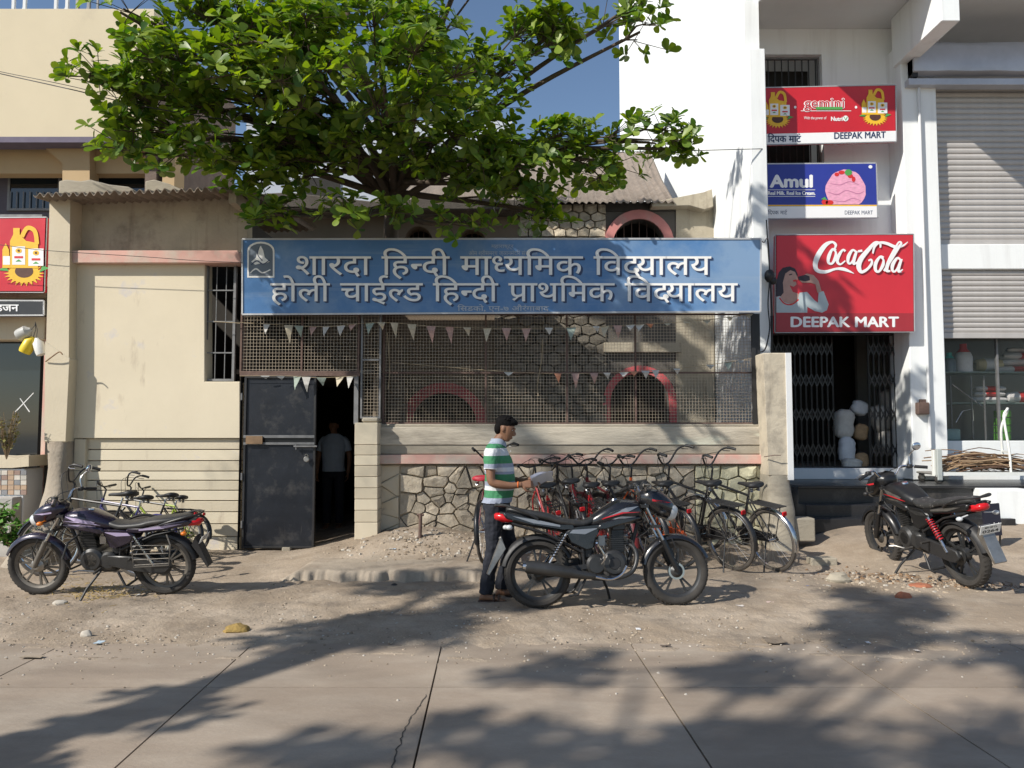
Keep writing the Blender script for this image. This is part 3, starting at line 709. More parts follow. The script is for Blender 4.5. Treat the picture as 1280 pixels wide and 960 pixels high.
cable('thin cable from the red bottle sign along the pink ledge to the blue sign', [(-60, 302, 9.7), (0, 306, 9.7), (57, 313, 9.7), (180, 321, 9.72), (250, 326, 9.74), (303, 328, 9.76)], .004)
cable('jute cord tied from the barred window to the mesh panel', [(268, 402, 9.95), (285, 403, 9.93), (300, 404, 9.93)], .005, M('jute string', (.35, .28, .18), .9))
cable('frayed cord hanging down in front of the mesh screen', [(484, 416, 10.1), (486, 440, 10.08), (487, 466, 10.1), (485, 486, 10.08)], .006, M('jute string', (.35, .28, .18), .9))
cable('loose rope dangling on the stone part of the mesh screen', [(678, 424, 10.12), (677, 450, 10.1), (672, 480, 10.12), (673, 495, 10.1)], .006, M('jute string', (.35, .28, .18), .9))

# ================================================================== school main building behind
BY = 13.5
r = thing('school_building', 'old school building of plaster and rough stone with red arched openings behind the sign', 'building', tuple(at(590, 640, BY)))
wallA = M('shade-darkened brown plaster', (.20, .155, .11), .95, var=.15, scale=1.5, bump=.004, c2=(.2, .15, .11), thr=(.5, .75))  # brown plaster darkened, the tree's shade put into the colour
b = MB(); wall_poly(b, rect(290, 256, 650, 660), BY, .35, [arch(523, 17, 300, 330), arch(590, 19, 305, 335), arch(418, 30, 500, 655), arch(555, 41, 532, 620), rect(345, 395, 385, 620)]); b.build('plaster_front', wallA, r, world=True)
b = MB(); P = arch(555, 54, 534, 620); wall_poly(b, P, BY - .05, .05, [arch(555, 41, 534, 620)] if 0 else ()) if 0 else None
def ringband(cx, ys, r0, r1, yb, Y, mat, th=.05, n=16):
    b = MB(); 
    outer = arch(cx, r1, ys, yb, n); inner = arch(cx, r0, ys, yb, n)
    Pq = [at(x, y, Y) for x, y in outer + inner[::-1]]
    b.prism(Pq, (0, th, 0)); b.build('arch_band', mat, r, world=True)
ringband(555, 532, 41, 54, 620, BY - .05, redp)
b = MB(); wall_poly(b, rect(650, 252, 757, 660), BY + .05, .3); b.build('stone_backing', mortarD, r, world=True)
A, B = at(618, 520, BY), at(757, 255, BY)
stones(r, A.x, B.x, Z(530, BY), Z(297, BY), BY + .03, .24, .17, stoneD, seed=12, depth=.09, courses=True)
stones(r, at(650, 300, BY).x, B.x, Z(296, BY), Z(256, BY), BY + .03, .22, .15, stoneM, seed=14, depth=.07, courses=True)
b = MB(); wall_poly(b, rect(757, 252, 845, 660), BY, .35, [arch(799, 33, 306, 345), arch(800, 37, 503, 620)]); b.build('arch_bay', M('shade-darkened grey plaster', (.11, .10, .088), .95, var=.2, scale=2, bump=.004), r, world=True)  # bay plaster colour darkened to stand in for shade behind the mesh
ringband(799, 306, 33, 44, 345, BY - .05, M('arch pink paint', (.55, .22, .2), .8, var=.12, scale=3, c2=(.45, .3, .26), thr=(.5, .7)))
ringband(800, 503, 37, 46, 620, BY - .05, redp)
b = MB(); wall_poly(b, rect(755, 428, 852, 440), BY - .12, .12); b.build('lintel_strip', plasterD, r, world=True)
b = MB(); wall_poly(b, rect(845, 252, 893, 660), BY - .02, .4); b.build('end_column', plasterD, r, world=True, bevel=.01)
b = MB(); wall_poly(b, rect(757, 252, 845, 264), BY - .03, .04); b.build('dark_beam', M('dark beam', (.05, .045, .04), .9), r, world=True)  # near-black narrow beam across the top of the arch bay
# inner shell: rooms, floors, dark
A, B = at(285, 660, BY), at(895, 262, BY)
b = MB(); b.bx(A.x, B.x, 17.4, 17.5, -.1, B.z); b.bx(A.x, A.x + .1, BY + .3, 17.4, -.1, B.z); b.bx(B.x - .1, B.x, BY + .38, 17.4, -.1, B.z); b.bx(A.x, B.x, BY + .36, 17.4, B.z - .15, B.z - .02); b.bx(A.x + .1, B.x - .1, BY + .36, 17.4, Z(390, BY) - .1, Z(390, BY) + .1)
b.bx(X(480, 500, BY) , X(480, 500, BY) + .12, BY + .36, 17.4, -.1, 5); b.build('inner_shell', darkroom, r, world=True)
for (cx, w_, y0_, y1_, nb) in ((523, 17, 283, 330, 5), (590, 19, 286, 335, 5), (799, 33, 273, 345, 7), (800, 37, 466, 560, 7), (555, 41, 491, 560, 8)):
    ws = MB(); A, B = at(cx - w_, y1_, BY + .2), at(cx + w_, y0_, BY + .2); ws.bx(A.x, B.x, BY + .2, BY + .22, (A.z + B.z) / 2 - .012, (A.z + B.z) / 2 + .012)
    wo = ws.build('window', ironr, r, world=True)
    for i in range(nb):
        b = MB(); x = A.x + (B.x - A.x) * (i + .5) / nb; b.tube([(x, BY + .19, A.z), (x, BY + .19, B.z)], .008, 5); b.build('window_bar', ironr, wo, world=True)
# tiled roof rising behind the eave; corrugated sheet
b = MB(); n = 130; xa, xb = X(470, 250, BY), X(842, 250, BY - .2); xc = X(808, 190, 17.3); top = []
for k, (yy, zz, x1_) in enumerate(((BY - .3, Z(251, BY - .3), xb), (15.4, Z(251, BY - .3) + 1.1, (xb + xc) / 2 + .1), (17.4, Z(190, 17.4), xc + .12))):
    for i in range(n + 1):
        x = xa + (x1_ - xa) * i / n; top.append((x, yy + (.04 * fb(x * 5, 2) if k == 0 else 0), zz + .03 * math.sin(x * 2 * math.pi / .12)))
m_ = n + 1; N = len(top); v = top + [(p[0], p[1], p[2] - .03) for p in top]
f = [(k * m_ + i, k * m_ + i + 1, (k + 1) * m_ + i + 1, (k + 1) * m_ + i) for k in range(2) for i in range(n)] + [(N + k * m_ + i + 1, N + k * m_ + i, N + (k + 1) * m_ + i, N + (k + 1) * m_ + i + 1) for k in range(2) for i in range(n)] + [(i, N + i, N + i + 1, i + 1) for i in range(n)]
b.add(v, f); b.build('corrugated_roof', M('grey brown roof sheet', (.21, .175, .145), .95, var=.25, scale=5, bump=.012, bscale=14, c2=(.2, .16, .13), thr=(.45, .65), s2=6), r, world=True, smooth=70, fix=False)
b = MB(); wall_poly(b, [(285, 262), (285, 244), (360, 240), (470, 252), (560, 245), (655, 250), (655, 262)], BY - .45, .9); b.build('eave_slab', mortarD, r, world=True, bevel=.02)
b = MB(); wall_poly(b, [(815, 258), (815, 252), (850, 246), (880, 240), (890, 236), (892, 258), (880, 262), (862, 257)], BY - .25, .5); b.build('cement_canopy', plasterD, r, world=True, bevel=.01)

b = MB(); b.bx(-4.0, .35, 10.5, 13.2, 3.86, 3.93); b.build('added_shade_slab', mortarD, r, world=True)  # unseen slab added behind the sign to keep sun off the back wall
# passage behind the gate
r = thing('entrance_passage', 'dark covered passage behind the half open steel gate', 'passage', tuple(at(400, 680, 11)))
b = MB(); A, B = at(298, 690, 10.35), at(473, 466, 10.35)
b.bx(A.x - .02, A.x + .05, 10.32, 13.4, 0, B.z + .02); b.build('side_wall', wallA, r, world=True); b = MB(); b.bx(X(466, 500, 10.3), X(470, 500, 10.3), 10.3, 13.4, 0, B.z + .02); b.build('side_wall', wallA, r, world=True)
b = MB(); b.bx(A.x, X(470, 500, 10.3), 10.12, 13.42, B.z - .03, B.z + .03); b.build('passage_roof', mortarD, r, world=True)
b = MB(); b.bx(-7, 4.2, 10.36, 17.3, -.3, .02); b.build('passage_floor', concrete, r, world=True)
# ================================================================== white shop building
r = thing('shop_building', 'tall white painted shop building with overhanging slab and dark doorway', 'building', tuple(at(1100, 640, 12.0)))
F = 11.3; xw = X(943, 400, F); IN = 12.3
b = MB(); b.bx(xw, xw + .22, F + .2, 25, .0, 26); b.build("side_wall", whitep, r, world=True)
b = MB(); A, B = at(936, 640, F), at(955, 0, F); b.bx(xw - .004, B.x, F, F + .3, .0, Z(30, F - .7)); b.build('corner_column', whitep, r, world=True, bevel=.01)
# overhanging slab soffit, upper wall
sofz = Z(36, IN) 
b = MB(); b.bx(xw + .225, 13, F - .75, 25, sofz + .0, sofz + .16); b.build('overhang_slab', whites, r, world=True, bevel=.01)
b = MB(); b.bx(xw + .224, 13, F - .75, F - .6, sofz + .165, sofz + 3.2); b.build('balcony_wall', whitep, r, world=True)
# back wall of the recess with window and doorway
xa, xb = X(950, 400, IN), X(1143, 400, IN); zt = sofz - .002
A = at(953, 208, IN); B = at(1027, 68, IN); D0 = at(966, 585, IN); D1 = at(1141, 415, IN)
b = MB()
outer = [(xa, IN, .0), (D0.x, IN, 0), (D0.x, IN, D1.z + .3), (D1.x, IN, D1.z + .3), (D1.x, IN, 0), (xb + .3, IN, 0), (xb + .3, IN, zt), (xa, IN, zt)]
hole = [(A.x, IN, A.z), (B.x, IN, A.z), (B.x, IN, B.z), (A.x, IN, B.z)]
b.prism(outer, (0, .25, 0), 0, [hole]); b.build('front_wall', whitep, r, world=True)
wf = MB(); frame(wf, A.x, B.x, A.z, B.z, IN + .1, .03, .05); wo = wf.build('window', irong, r, world=True)
for i in range(9):
    bb = MB(); x = A.x + (B.x - A.x) * (i + .5) / 9; bb.bx(x - .008, x + .008, IN + .12, IN + .135, A.z + .03, B.z - .03); bb.build('window_bar', blackp, wo, world=True)
b = MB(); b.bx(A.x, B.x, IN + .6, IN + .65, A.z, B.z); b.build('window_back', dark, r, world=True)
# pillar and cross beams
b = MB(); pxbox(b, 1142, 1168, 52, 600, IN - .45, IN + .2); b.build('pillar', whitep, r, world=True, bevel=.012)
b = MB(); P = at(1160, 30, 11.0); q0, q1 = at(1137, 5, F - .7), at(1198, 55, F - .7)
b.bx(X(1176, 20, F - .7), X(1199, 20, F - .7), F - .72, IN - .3, Z(27, F - .7), sofz - .003); b.build('beam_end', whitep, r, world=True, bevel=.008)
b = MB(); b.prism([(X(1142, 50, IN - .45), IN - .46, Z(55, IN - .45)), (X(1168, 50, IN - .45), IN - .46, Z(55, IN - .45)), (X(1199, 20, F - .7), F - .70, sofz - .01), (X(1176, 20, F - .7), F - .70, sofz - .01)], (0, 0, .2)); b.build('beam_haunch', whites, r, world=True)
# grey steel platform side and steps
sill = MB(); pxbox(sill, 962, 1150, 585.5, 599, IN - .12, IN + .4); sill.build('door_sill', whites, r, world=True, bevel=.006)
z0, z1_, z2 = Z(598.5, IN), .575, .42
X0 = X(996, 620, 10.8); X1 = 9.5
b = MB(); b.bx(X0, X1, 10.75, IN + .3, z0 - .04, z0); b.build('landing_slab', granite, r, world=True, bevel=.006)
b = MB(); b.bx(X0 + .02, X1, 10.80, IN, .1, z0 - .041); b.build('landing_base', granite, r, world=True)
b = MB(); b.bx(X0, X(1245, 620, 10.6), 10.48, 10.79, .1, z1_); b.build('step', granite, r, world=True, bevel=.006)
b = MB(); b.bx(X0, X(1245, 620, 10.6), 10.2, 10.47, .05, z2 - .0); b.build('step', granite, r, world=True, bevel=.006)
b = MB(); pxbox(b, 1246, 1300, 613, 664, 10.3, 10.8); b.build('end_block', whitep, r, world=True, bevel=.006)
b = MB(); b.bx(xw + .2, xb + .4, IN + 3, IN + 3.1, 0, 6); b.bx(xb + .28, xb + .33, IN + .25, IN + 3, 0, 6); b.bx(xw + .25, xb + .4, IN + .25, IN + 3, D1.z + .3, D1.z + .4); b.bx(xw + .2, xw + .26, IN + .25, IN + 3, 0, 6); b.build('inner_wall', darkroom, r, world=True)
b = MB(); b.bx(xw + .26, xb + .28, IN + .3, IN + 3, z0 - .2, Z(585.5, IN) + 0); b.build('inner_floor', concrete, r, world=True)

# flood light
r = thing('flood_light', 'small grey flood lamp fixed beneath the white overhanging slab', 'lamp', tuple(at(1072, 6, 11.0)))
c = at(1072, 4, 11.1); c.z = sofz - .09
b = MB(); b.box(c, (.22, .10, .11), rot=Matrix.Rotation(R(-35), 3, 'X')); b.build('lamp_body', irong, r, world=True, bevel=.01)
b = MB(); b.box(c + Vector((0, -.045, -.035)), (.17, .01, .075), rot=Matrix.Rotation(R(-35), 3, 'X')); b.build('lamp_glass', M('lamp lens', (.5, .5, .48), .2), r, world=True)
b = MB(); b.bar(c + Vector((-.12, .02, 0)), c + Vector((-.12, .02, .09)), .012, .02); b.bar(c + Vector((.12, .02, 0)), c + Vector((.12, .02, .09)), .012, .02); b.build('bracket', irong, r, world=True)

# ------------------------------------------------------------------ shop signs
def sign_root(label, P, Y, mat, th=.06, back=None):
    r = thing('shop_sign', label, 'sign', tuple(at(P[0][0], P[0][1], Y)), group='printed shop signs')
    b = MB(); b.prism([at(x, y, Y) for x, y in P], (0, th, 0)); b.build('sign_panel', mat, r, world=True)
    b = MB()
    for i in range(len(P)): b.bar(at(*P[i], Y + .01), at(*P[(i + 1) % len(P)], Y + .01), .02, .02)
    b.build('sign_edge', M('sign edge strip', (.5, .5, .5), .5, .3, var=.2), r, world=True)
    return r
# bottle and sunflower picture used on the oil signs
def oil_picture(mb, cx, cy, s, Y):
    # indices: 0 yellow 1 white 2 brown 3 green 4 red
    for i in range(22):
        a = 2 * math.pi * i / 22; px_poly(mb, [(cx + s * 14 * math.cos(a - .13), cy + s * (22 + 8 * math.sin(a - .13))), (cx + s * 19 * math.cos(a), cy + s * (22 + 12 * math.sin(a))), (cx + s * 14 * math.cos(a + .13), cy + s * (22 + 8 * math.sin(a + .13)))], Y - .0015, 0)
    px_ell(mb, cx, cy + s * 22, s * 14.5, s * 8.5, Y - .002, 0); px_ell(mb, cx, cy + s * 20, s * 8.5, s * 6, Y - .004, 2)
    px_poly(mb, [(cx - s * 13, cy + s * 17), (cx - s * 13, cy - s * 8), (cx - s * 10, cy - s * 14), (cx - s * 10, cy - s * 20), (cx - s * 4, cy - s * 20), (cx - s * 4, cy - s * 14), (cx + s * 2, cy - s * 8), (cx + s * 13, cy - s * 6), (cx + s * 13, cy + s * 17)], Y - .006, 0)
    px_stroke(mb, [(cx - s * 2, cy - s * 12, s * 4), (cx + s * 3, cy - s * 20, s * 4), (cx + s * 10, cy - s * 17, s * 4), (cx + s * 12, cy - s * 5, s * 4)], Y - .0065, 0)
    px_poly(mb, [(cx - s * 20, cy + s * 17), (cx - s * 20, cy), (cx - s * 17, cy - s * 6), (cx - s * 14, cy), (cx - s * 13, cy + s * 17)], Y - .007, 0)
    px_poly(mb, rect(cx - s * 11, cy - s * 3, cx + s * 1, cy + s * 14), Y - .008, 1); px_poly(mb, rect(cx + s * 4, cy - s * 1, cx + s * 18, cy + s * 15), Y - .008, 1)
    px_poly(mb, rect(cx - s * 19.5, cy + s * 6, cx - s * 13, cy + s * 14), Y - .008, 1)
    for (x, y) in ((-5, 1), (11, 3)):
        px_ell(mb, cx + s * x, cy + s * y, s * 3, s * 2.4, Y - .010, 0, 10); px_ell(mb, cx + s * x, cy + s * y, s * 1.2, s * 1.1, Y - .012, 2, 8); px_poly(mb, rect(cx + s * (x - 4), cy + s * (y + 5), cx + s * (x + 4), cy + s * (y + 7)), Y - .010, 4)
        px_poly(mb, [(cx + s * (x - 3), cy + s * (y + 10)), (cx + s * x, cy + s * (y + 8)), (cx + s * (x + 3), cy + s * (y + 10))], Y - .010, 3)
    px_poly(mb, [(cx - s * 24, cy + s * 19), (cx - s * 17, cy + s * 15), (cx - s * 14, cy + s * 20)], Y - .003, 3); px_poly(mb, [(cx + s * 24, cy + s * 17), (cx + s * 17, cy + s * 15), (cx + s * 14, cy + s * 21)], Y - .003, 3)
oilm = [yellow, whitepr, brownpr, greenpr, redpr]
# --- red cooking oil sign
Y = 11.75; r = sign_root('narrow crimson cooking oil sign with sunflower pictures, highest of the three signs over the doorway', [(953, 181), (953, 110), (1119, 106.5), (1120, 177)], Y, gemred)
b = MB(); px_poly(b, [(953.5, 180.5), (953.5, 167.5), (1120, 163.5), (1120, 176.5)], Y - .004); b.build('white_strip', whitepr, r, world=True, fix=False)
b = MB(); oil_picture(b, 972, 132, .84, Y - .004); b.build('bottle_picture', oilm, r, world=True, fix=False)
b = MB(); oil_picture(b, 1094, 129, .84, Y - .004); b.build('bottle_picture', oilm, r, world=True, fix=False)
b = MB(); px_print(b, glyph_mesh('gemini'), 1005, 135, Y - .004, w=50, h=19, bold=1.0); px_print(b, glyph_mesh('With the power of', .004), 1005, 149, Y - .004, w=28, h=5); px_print(b, glyph_mesh('Nutri'), 1039, 151, Y - .004, w=14, h=7.5, bold=.3)
px_poly(b, rect(1001, 138.2, 1064, 138.9), Y - .004); px_ell(b, 1057, 148, 3.6, 3.6, Y - .004, 0, 12)
for x_ in (994, 1070): px_ell(b, x_, 134, 1.6, 1.8, Y - .004, 0, 8)
b.build('lettering', whitepr, r, world=True, fix=False)
b = MB(); px_print(b, glyph_mesh('gemini'), 1005.4, 134.8, Y - .0075, w=49.6, h=18.6); b.build('letter_core_print', gemred, r, world=True, fix=False)
b = MB(); px_poly(b, rect(1020, 133.6, 1053, 137), Y - .009); px_print(b, glyph_mesh('V'), 1054.6, 150.6, Y - .008, w=5, h=7); b.build('green_tab', greenpr, r, world=True, fix=False)
b = MB(); px_print(b, deva(['ि', 'द', 'प', 'क', ' ', 'म', 'ा', 'ट', 'r']), 960, 177.5, Y - .006, w=41, h=12, bold=.35); b.build('name_lettering', ink, r, world=True, fix=False); b = MB(); px_print(b, glyph_mesh('DEEPAK MART'), 1043, 173.5, Y - .006, w=64, h=11.5, rise=-.02, bold=.3); b.build('name_lettering', ink, r, world=True, fix=False)
# --- blue ice cream sign
Y = 11.85; r = sign_root('deep blue ice cream sign with a pink scoop, between two red signs', [(957, 273), (957, 205), (1095, 204), (1097, 272)], Y, navy)
b = MB(); px_poly(b, [(957.5, 272.6), (957.5, 258), (1096, 257.5), (1096.5, 271.6)], Y - .004); b.build('white_strip', whitepr, r, world=True, fix=False)
b = MB(); px_poly(b, rect(958, 256, 1096, 257.6), Y - .005); b.build('gold_line', yellow, r, world=True, fix=False)
b = MB(); px_print(b, glyph_mesh('Amul'), 963, 234, Y - .004, w=52, h=22, bold=1.1); px_print(b, glyph_mesh('Real Milk. Real Ice Cream.'), 960, 243.5, Y - .004, w=59, h=6.5, bold=.3)
px_poly(b, rect(960, 237, 1019, 237.6), Y - .004); px_poly(b, rect(960, 245.2, 1019, 245.8), Y - .004); px_ell(b, 1088, 208.5, 2.5, 2.2, Y - .004, 0, 10); b.build('lettering', whitepr, r, world=True, fix=False)
b = MB(); P = [(1057 + 25 * math.cos(R(a)) * (1 + .03 * math.sin(a * .11)), 238 + 26 * math.sin(R(a)) * (1 + .02 * math.sin(a * .17))) for a in range(0, 360, 12)]
px_poly(b, [(x, min(y, 255.5)) for x, y in P], Y - .004); b.build('scoop_picture', pinkpr, r, world=True, fix=False)
b = MB(); px_stroke(b, [(1035, 240, .6), (1047, 243, 1), (1058, 238, .8), (1072, 242, 1), (1080, 239, .5)], Y - .006); px_stroke(b, [(1038, 229, .5), (1050, 231, .9), (1062, 227, .8), (1074, 231, .5)], Y - .006); px_stroke(b, [(1040, 250, .5), (1054, 252, .9), (1066, 248, .8), (1076, 251, .5)], Y - .006); b.build('scoop_groove_print', M('scoop groove', (.55, .2, .35), .5), r, world=True, fix=False)
b = MB()
for (x, y, a, c_) in ((1046, 218, 3, 2.4), (1052, 215.5, 4, 2.4), (1063, 220, 3.4, 2.6), (1067, 224, 2.4, 3.4), (1031, 252.5, 4, 3.4), (1037, 253, 5, 3)): px_ell(b, x, y, a, c_, Y - .007, 0, 12)
b.build('berry_print', redpr, r, world=True, fix=False)
b = MB(); px_ell(b, 1060.5, 215.5, 4.6, 4, Y - .009, 0, 10); px_poly(b, [(1026, 249), (1031, 246), (1034, 250)], Y - .009); b.build('mint_picture', greenpr, r, world=True, fix=False)
b = MB(); px_print(b, deva(['ि', 'द', 'प', 'क', ' ', 'म', 'ा', 'ट', 'r']), 960, 268, Y - .006, w=24, h=7); b.build('name_lettering', ink, r, world=True, fix=False); b = MB(); px_print(b, glyph_mesh('DEEPAK MART'), 1056, 268, Y - .006, w=35, h=7); b.build('name_lettering', ink, r, world=True, fix=False)
# --- big red cola sign
Y = 11.7; r = sign_root('big square red cola sign with flowing white script, lowest of the three over the doorway', [(969, 415.5), (969.5, 294), (1141.5, 293), (1142.5, 414.5)], Y, cokered, .09)
b = MB(); px_poly(b, [(970, 415), (970, 391.5), (1142, 391.5), (1142, 414)], Y - .003); b.build('dark_band', cokedark, r, world=True, fix=False)
# script: strokes drawn by hand (zoom coordinates 1056 x 960 of the crop 940..1160, 270..470)
def zc(p): return tuple((940 + x / 4.8, 270 + y / 4.8, w / 4.8) for x, y, w in p)
b = MB(); ks = 0
for s_ in (
    [(497, 195, 10), (502, 172, 16), (480, 156, 14), (440, 175, 26), (400, 230, 32), (380, 285, 30), (390, 325, 24), (440, 335, 20), (500, 318, 14), (545, 318, 20), (580, 330, 14), (612, 345, 3)],
    [(505, 205, 12), (482, 200, 14), (462, 240, 22), (458, 278, 16), (480, 285, 14), (500, 250, 20), (502, 215, 12), (482, 200, 10)],
    [(560, 212, 14), (545, 203, 12), (522, 235, 20), (512, 272, 18), (530, 290, 12), (560, 268, 8)],
    [(625, 215, 12), (603, 205, 14), (580, 240, 22), (576, 275, 16), (590, 285, 12), (612, 255, 12), (628, 210, 14), (612, 262, 20), (612, 288, 14), (640, 270, 7)],
    [(636, 212, 14), (662, 208, 14)],
    [(770, 190, 10), (768, 165, 14), (738, 160, 16), (700, 200, 24), (655, 255, 30), (640, 300, 30), (655, 335, 20), (690, 320, 16), (718, 285, 16), (715, 262, 12), (698, 268, 10)],
    [(725, 225, 10), (735, 185, 14), (765, 160, 14), (810, 165, 18), (860, 185, 18), (905, 178, 12), (935, 155, 4)],
    [(790, 250, 14), (768, 245, 14), (742, 285, 22), (742, 325, 18), (762, 332, 14), (785, 295, 20), (788, 262, 12), (770, 246, 10)],
    [(792, 330, 14), (830, 270, 16), (872, 200, 18), (895, 165, 14), (880, 158, 10), (850, 210, 16), (818, 280, 22), (808, 325, 20), (830, 330, 10)],
    [(892, 265, 12), (872, 252, 14), (845, 290, 22), (842, 325, 16), (858, 332, 12), (880, 300, 12), (897, 258, 14), (880, 310, 20), (882, 334, 14), (905, 320, 6)]):
    ks += 1; px_stroke(b, zc(s_), Y - .005 - .0022 * ks, 0)
px_ell(b, 940 + 893 / 4.8, 270 + 338 / 4.8, .9, .9, Y - .005, 0, 8); b.build('script_lettering', whitepr, r, world=True, fix=False)
b = MB(); px_print(b, glyph_mesh('DEEPAK MART'), 989, 408.5, Y - .006, w=134, h=18, bold=.8); b.build('name_lettering', whitepr, r, world=True, fix=False)
b = MB()
def zp(P): return [(940 + x / 4.8, 270 + y / 4.8) for x, y in P]
px_poly(b, zp([(145, 480), (145, 400), (160, 340), (185, 310), (225, 302), (258, 315), (275, 350), (265, 385), (240, 395), (225, 400), (215, 440), (200, 470), (180, 490)]), Y - .004, 0)
px_poly(b, zp([(200, 345), (230, 325), (258, 335), (272, 365), (275, 380), (262, 392), (268, 410), (250, 425), (225, 415), (245, 455), (290, 470), (280, 520), (200, 530), (165, 490), (190, 460), (185, 400)]), Y - .006, 1)
px_poly(b, zp([(146, 580), (146, 485), (168, 480), (190, 515), (235, 530), (275, 505), (285, 460), (330, 455), (375, 505), (395, 520), (400, 450), (430, 452), (460, 530), (450, 565), (420, 580), (375, 570), (332, 545), (332, 580)]), Y - .008, 2)
px_poly(b, zp([(392, 460), (380, 410), (350, 400), (300, 400), (285, 385), (290, 365), (330, 345), (370, 355), (400, 390), (418, 455)]), Y - .009, 1)
px_poly(b, zp([(275, 365), (320, 352), (345, 362), (348, 385), (320, 392), (280, 385)]), Y - .011, 0)
px_poly(b, zp([(222, 350), (242, 345), (240, 352), (224, 357)]), Y - .010, 0); px_poly(b, zp([(245, 385), (268, 380), (268, 390), (250, 395)]), Y - .010, 3)
px_stroke(b, [(p[0], p[1], 1.6) for p in zp([(165, 490), (195, 525), (240, 530), (280, 500)])], Y - .010, 3)
b.build('drinking_woman_picture', [hairpr, skinpr, tealpr, redpr], r, world=True, fix=False)

# ------------------------------------------------------------------ collapsible gate
r = thing('collapsible_gate', 'black collapsible steel gate standing half open under the cola sign', 'gate', tuple(at(1053, 585, IN + .05)))
zt_, zb_ = Z(417, IN), Z(585, IN)
def leaf_bars(px0, px1, n):
    for i in range(n):
        x = X(px0 + (px1 - px0) * i / (n - 1), 500, IN + .05); b = MB()
        for dx in (-.007, .007): b.bx(x + dx - .0035, x + dx + .0035, IN + .03, IN + .055, zb_, zt_)
        b.bx(x - .009, x + .009, IN + .055, IN + .06, zb_, zt_)
        b.build('gate_bar', blackm, r, world=True)
    for i in range(n - 1):
        xa_, xb_ = X(px0 + (px1 - px0) * i / (n - 1), 500, IN + .05), X(px0 + (px1 - px0) * (i + 1) / (n - 1), 500, IN + .05)
        for zz in (.18, .75, 1.3, 1.8):
            b = MB(); b.bar((xa_, IN + .025, zb_ + zz), (xb_, IN + .025, zb_ + zz + .2), .004, .02); b.bar((xa_, IN + .02, zb_ + zz + .2), (xb_, IN + .02, zb_ + zz), .004, .02); b.build('lattice_link', blackm, r, world=True)
leaf_bars(967, 1041, 12); leaf_bars(1086, 1139, 9)
for py in (418, 584.5):
    b = MB(); p, q = at(966, py, IN + .05), at(1141, py, IN + .05); b.bar(p, q, .06, .03); b.build('gate_track', blackp, r, world=True)

# sacks and boxes just inside
def sack(label, cx, cy, rx, ry, Y, mat, tilt=0):
    b = MB(); c = at(cx, cy, Y); k = Y / FPX; R_ = Matrix.Rotation(tilt, 3, 'Y')
    rg = []
    for i in range(9):
        t = -1 + 2 * i / 8; w_ = max(.50, (1 - abs(t) ** 6) ** .5 if abs(t) < 1 else .5) * (1 + .08 * fb(t * 2.5, cx * .3))
        rg.append([c + R_ @ Vector((rx * k * w_ * math.copysign(abs(math.cos(a)) ** .8, math.cos(a)) * (1 + .16 * fb(math.cos(a) * 1.5 + cx, t * 2.2, math.sin(a) * 1.5)), rx * k * .8 * w_ * math.copysign(abs(math.sin(a)) ** .7, math.sin(a)), ry * k * t + .012 * fb(a, t * 4, cx))) for a in [2 * math.pi * j / 14 for j in range(14)]])
    b.loft(rg); o = b.build('grain_sack', mat, None, smooth=60); tag(o, label, 'sack', 'sacks heaped inside the doorway'); return o
sackw = M('woven sack', (.55, .53, .48), .85, var=.15, scale=12, bump=.003, bscale=60); sackp = M('plastic sack pale', (.62, .64, .66), .6, var=.15, scale=8)
sackb = M('jute sack brown', (.40, .27, .15), .9, var=.2, scale=14, bump=.003)
sack('upright white sack leaning beside the folded gate, biggest of the heap', 1055, 530, 12, 18, IN + .45, sackw, .08)
sack('small white cloth bundle on top of the sack heap', 1074, 510, 10, 9, IN + .6, sackp, .4)
sack('blue white plastic bag below the upright white sack', 1058, 562, 10, 16, IN + .40, sackp)
sack('pale sack lying at the foot of the heap', 1064, 579, 12, 6, IN + .30, sackw)
sack('brown jute sack behind the gate bars at the bottom', 1077, 575, 8, 9, IN + .35, sackb)
sack('round beige sack behind the gate bars, middle of the heap', 1100, 523, 16, 11, IN + .5, sackw, 1.3)
sack('upper beige sack behind the gate bars', 1110, 503, 15, 8, IN + .6, sackw, 1.4)
sack('low pale sack seen through the closed bars', 1108, 553, 16, 9, IN + .5, sackw, 1.4)
sack('dusty brown sack between two pale ones', 1076, 540, 8, 10, IN + .5, sackb, .2)

# ------------------------------------------------------------------ shutters and shop front
SH = 12.05
def shutter(label, x0, x1, y0, y1, Y, pitch, bottom=True):
    A, B = at(x0, y1, Y), at(x1, y0, Y)
    r = thing('roller_shutter', label, 'shutter', ((A.x + B.x) / 2, Y, A.z), group='steel roller shutters')
    n = round((B.z - A.z) / pitch); ph = (B.z - A.z) / n; L_ = B.x - A.x; o0 = None
    for i in range(n):
        if o0 is None:
            b = MB(); pr = [(0, .0), (-.012, .12), (-.020, .35), (-.020, .6), (-.010, .82), (0, .88), (.004, 1.0)]
            for k, (dy, t) in enumerate(pr): b.v += [Vector((-L_ / 2, dy, t * ph)), Vector((L_ / 2, dy, t * ph))]
            m = len(pr); b.f = [(2 * k, 2 * k + 1, 2 * k + 3, 2 * k + 2) for k in range(m - 1)]; b.m = [0] * (m - 1)
            o0 = b.build('slat', shutterM, r, smooth=25, fix=False); o = o0
        else: o = obj_copy(o0, r)
        o.location = (0, 0, i * ph)
    if bottom:
        b = MB(); b.bx(A.x, B.x, Y - .03, Y + .01, A.z - .09, A.z); b.build('bottom_rail', shutterM, r, world=True, bevel=.006)
    for xx in (A.x - .05,):
        b = MB(); b.bx(xx, xx + .055, Y - .05, Y + .03, A.z - .1, B.z); b.build('guide_rail', housingM, r, world=True)
    return r
shutter('tall closed roller shutter below the grey housing, upper of the two', 1157, 1430, 100, 300, SH, .093, True)
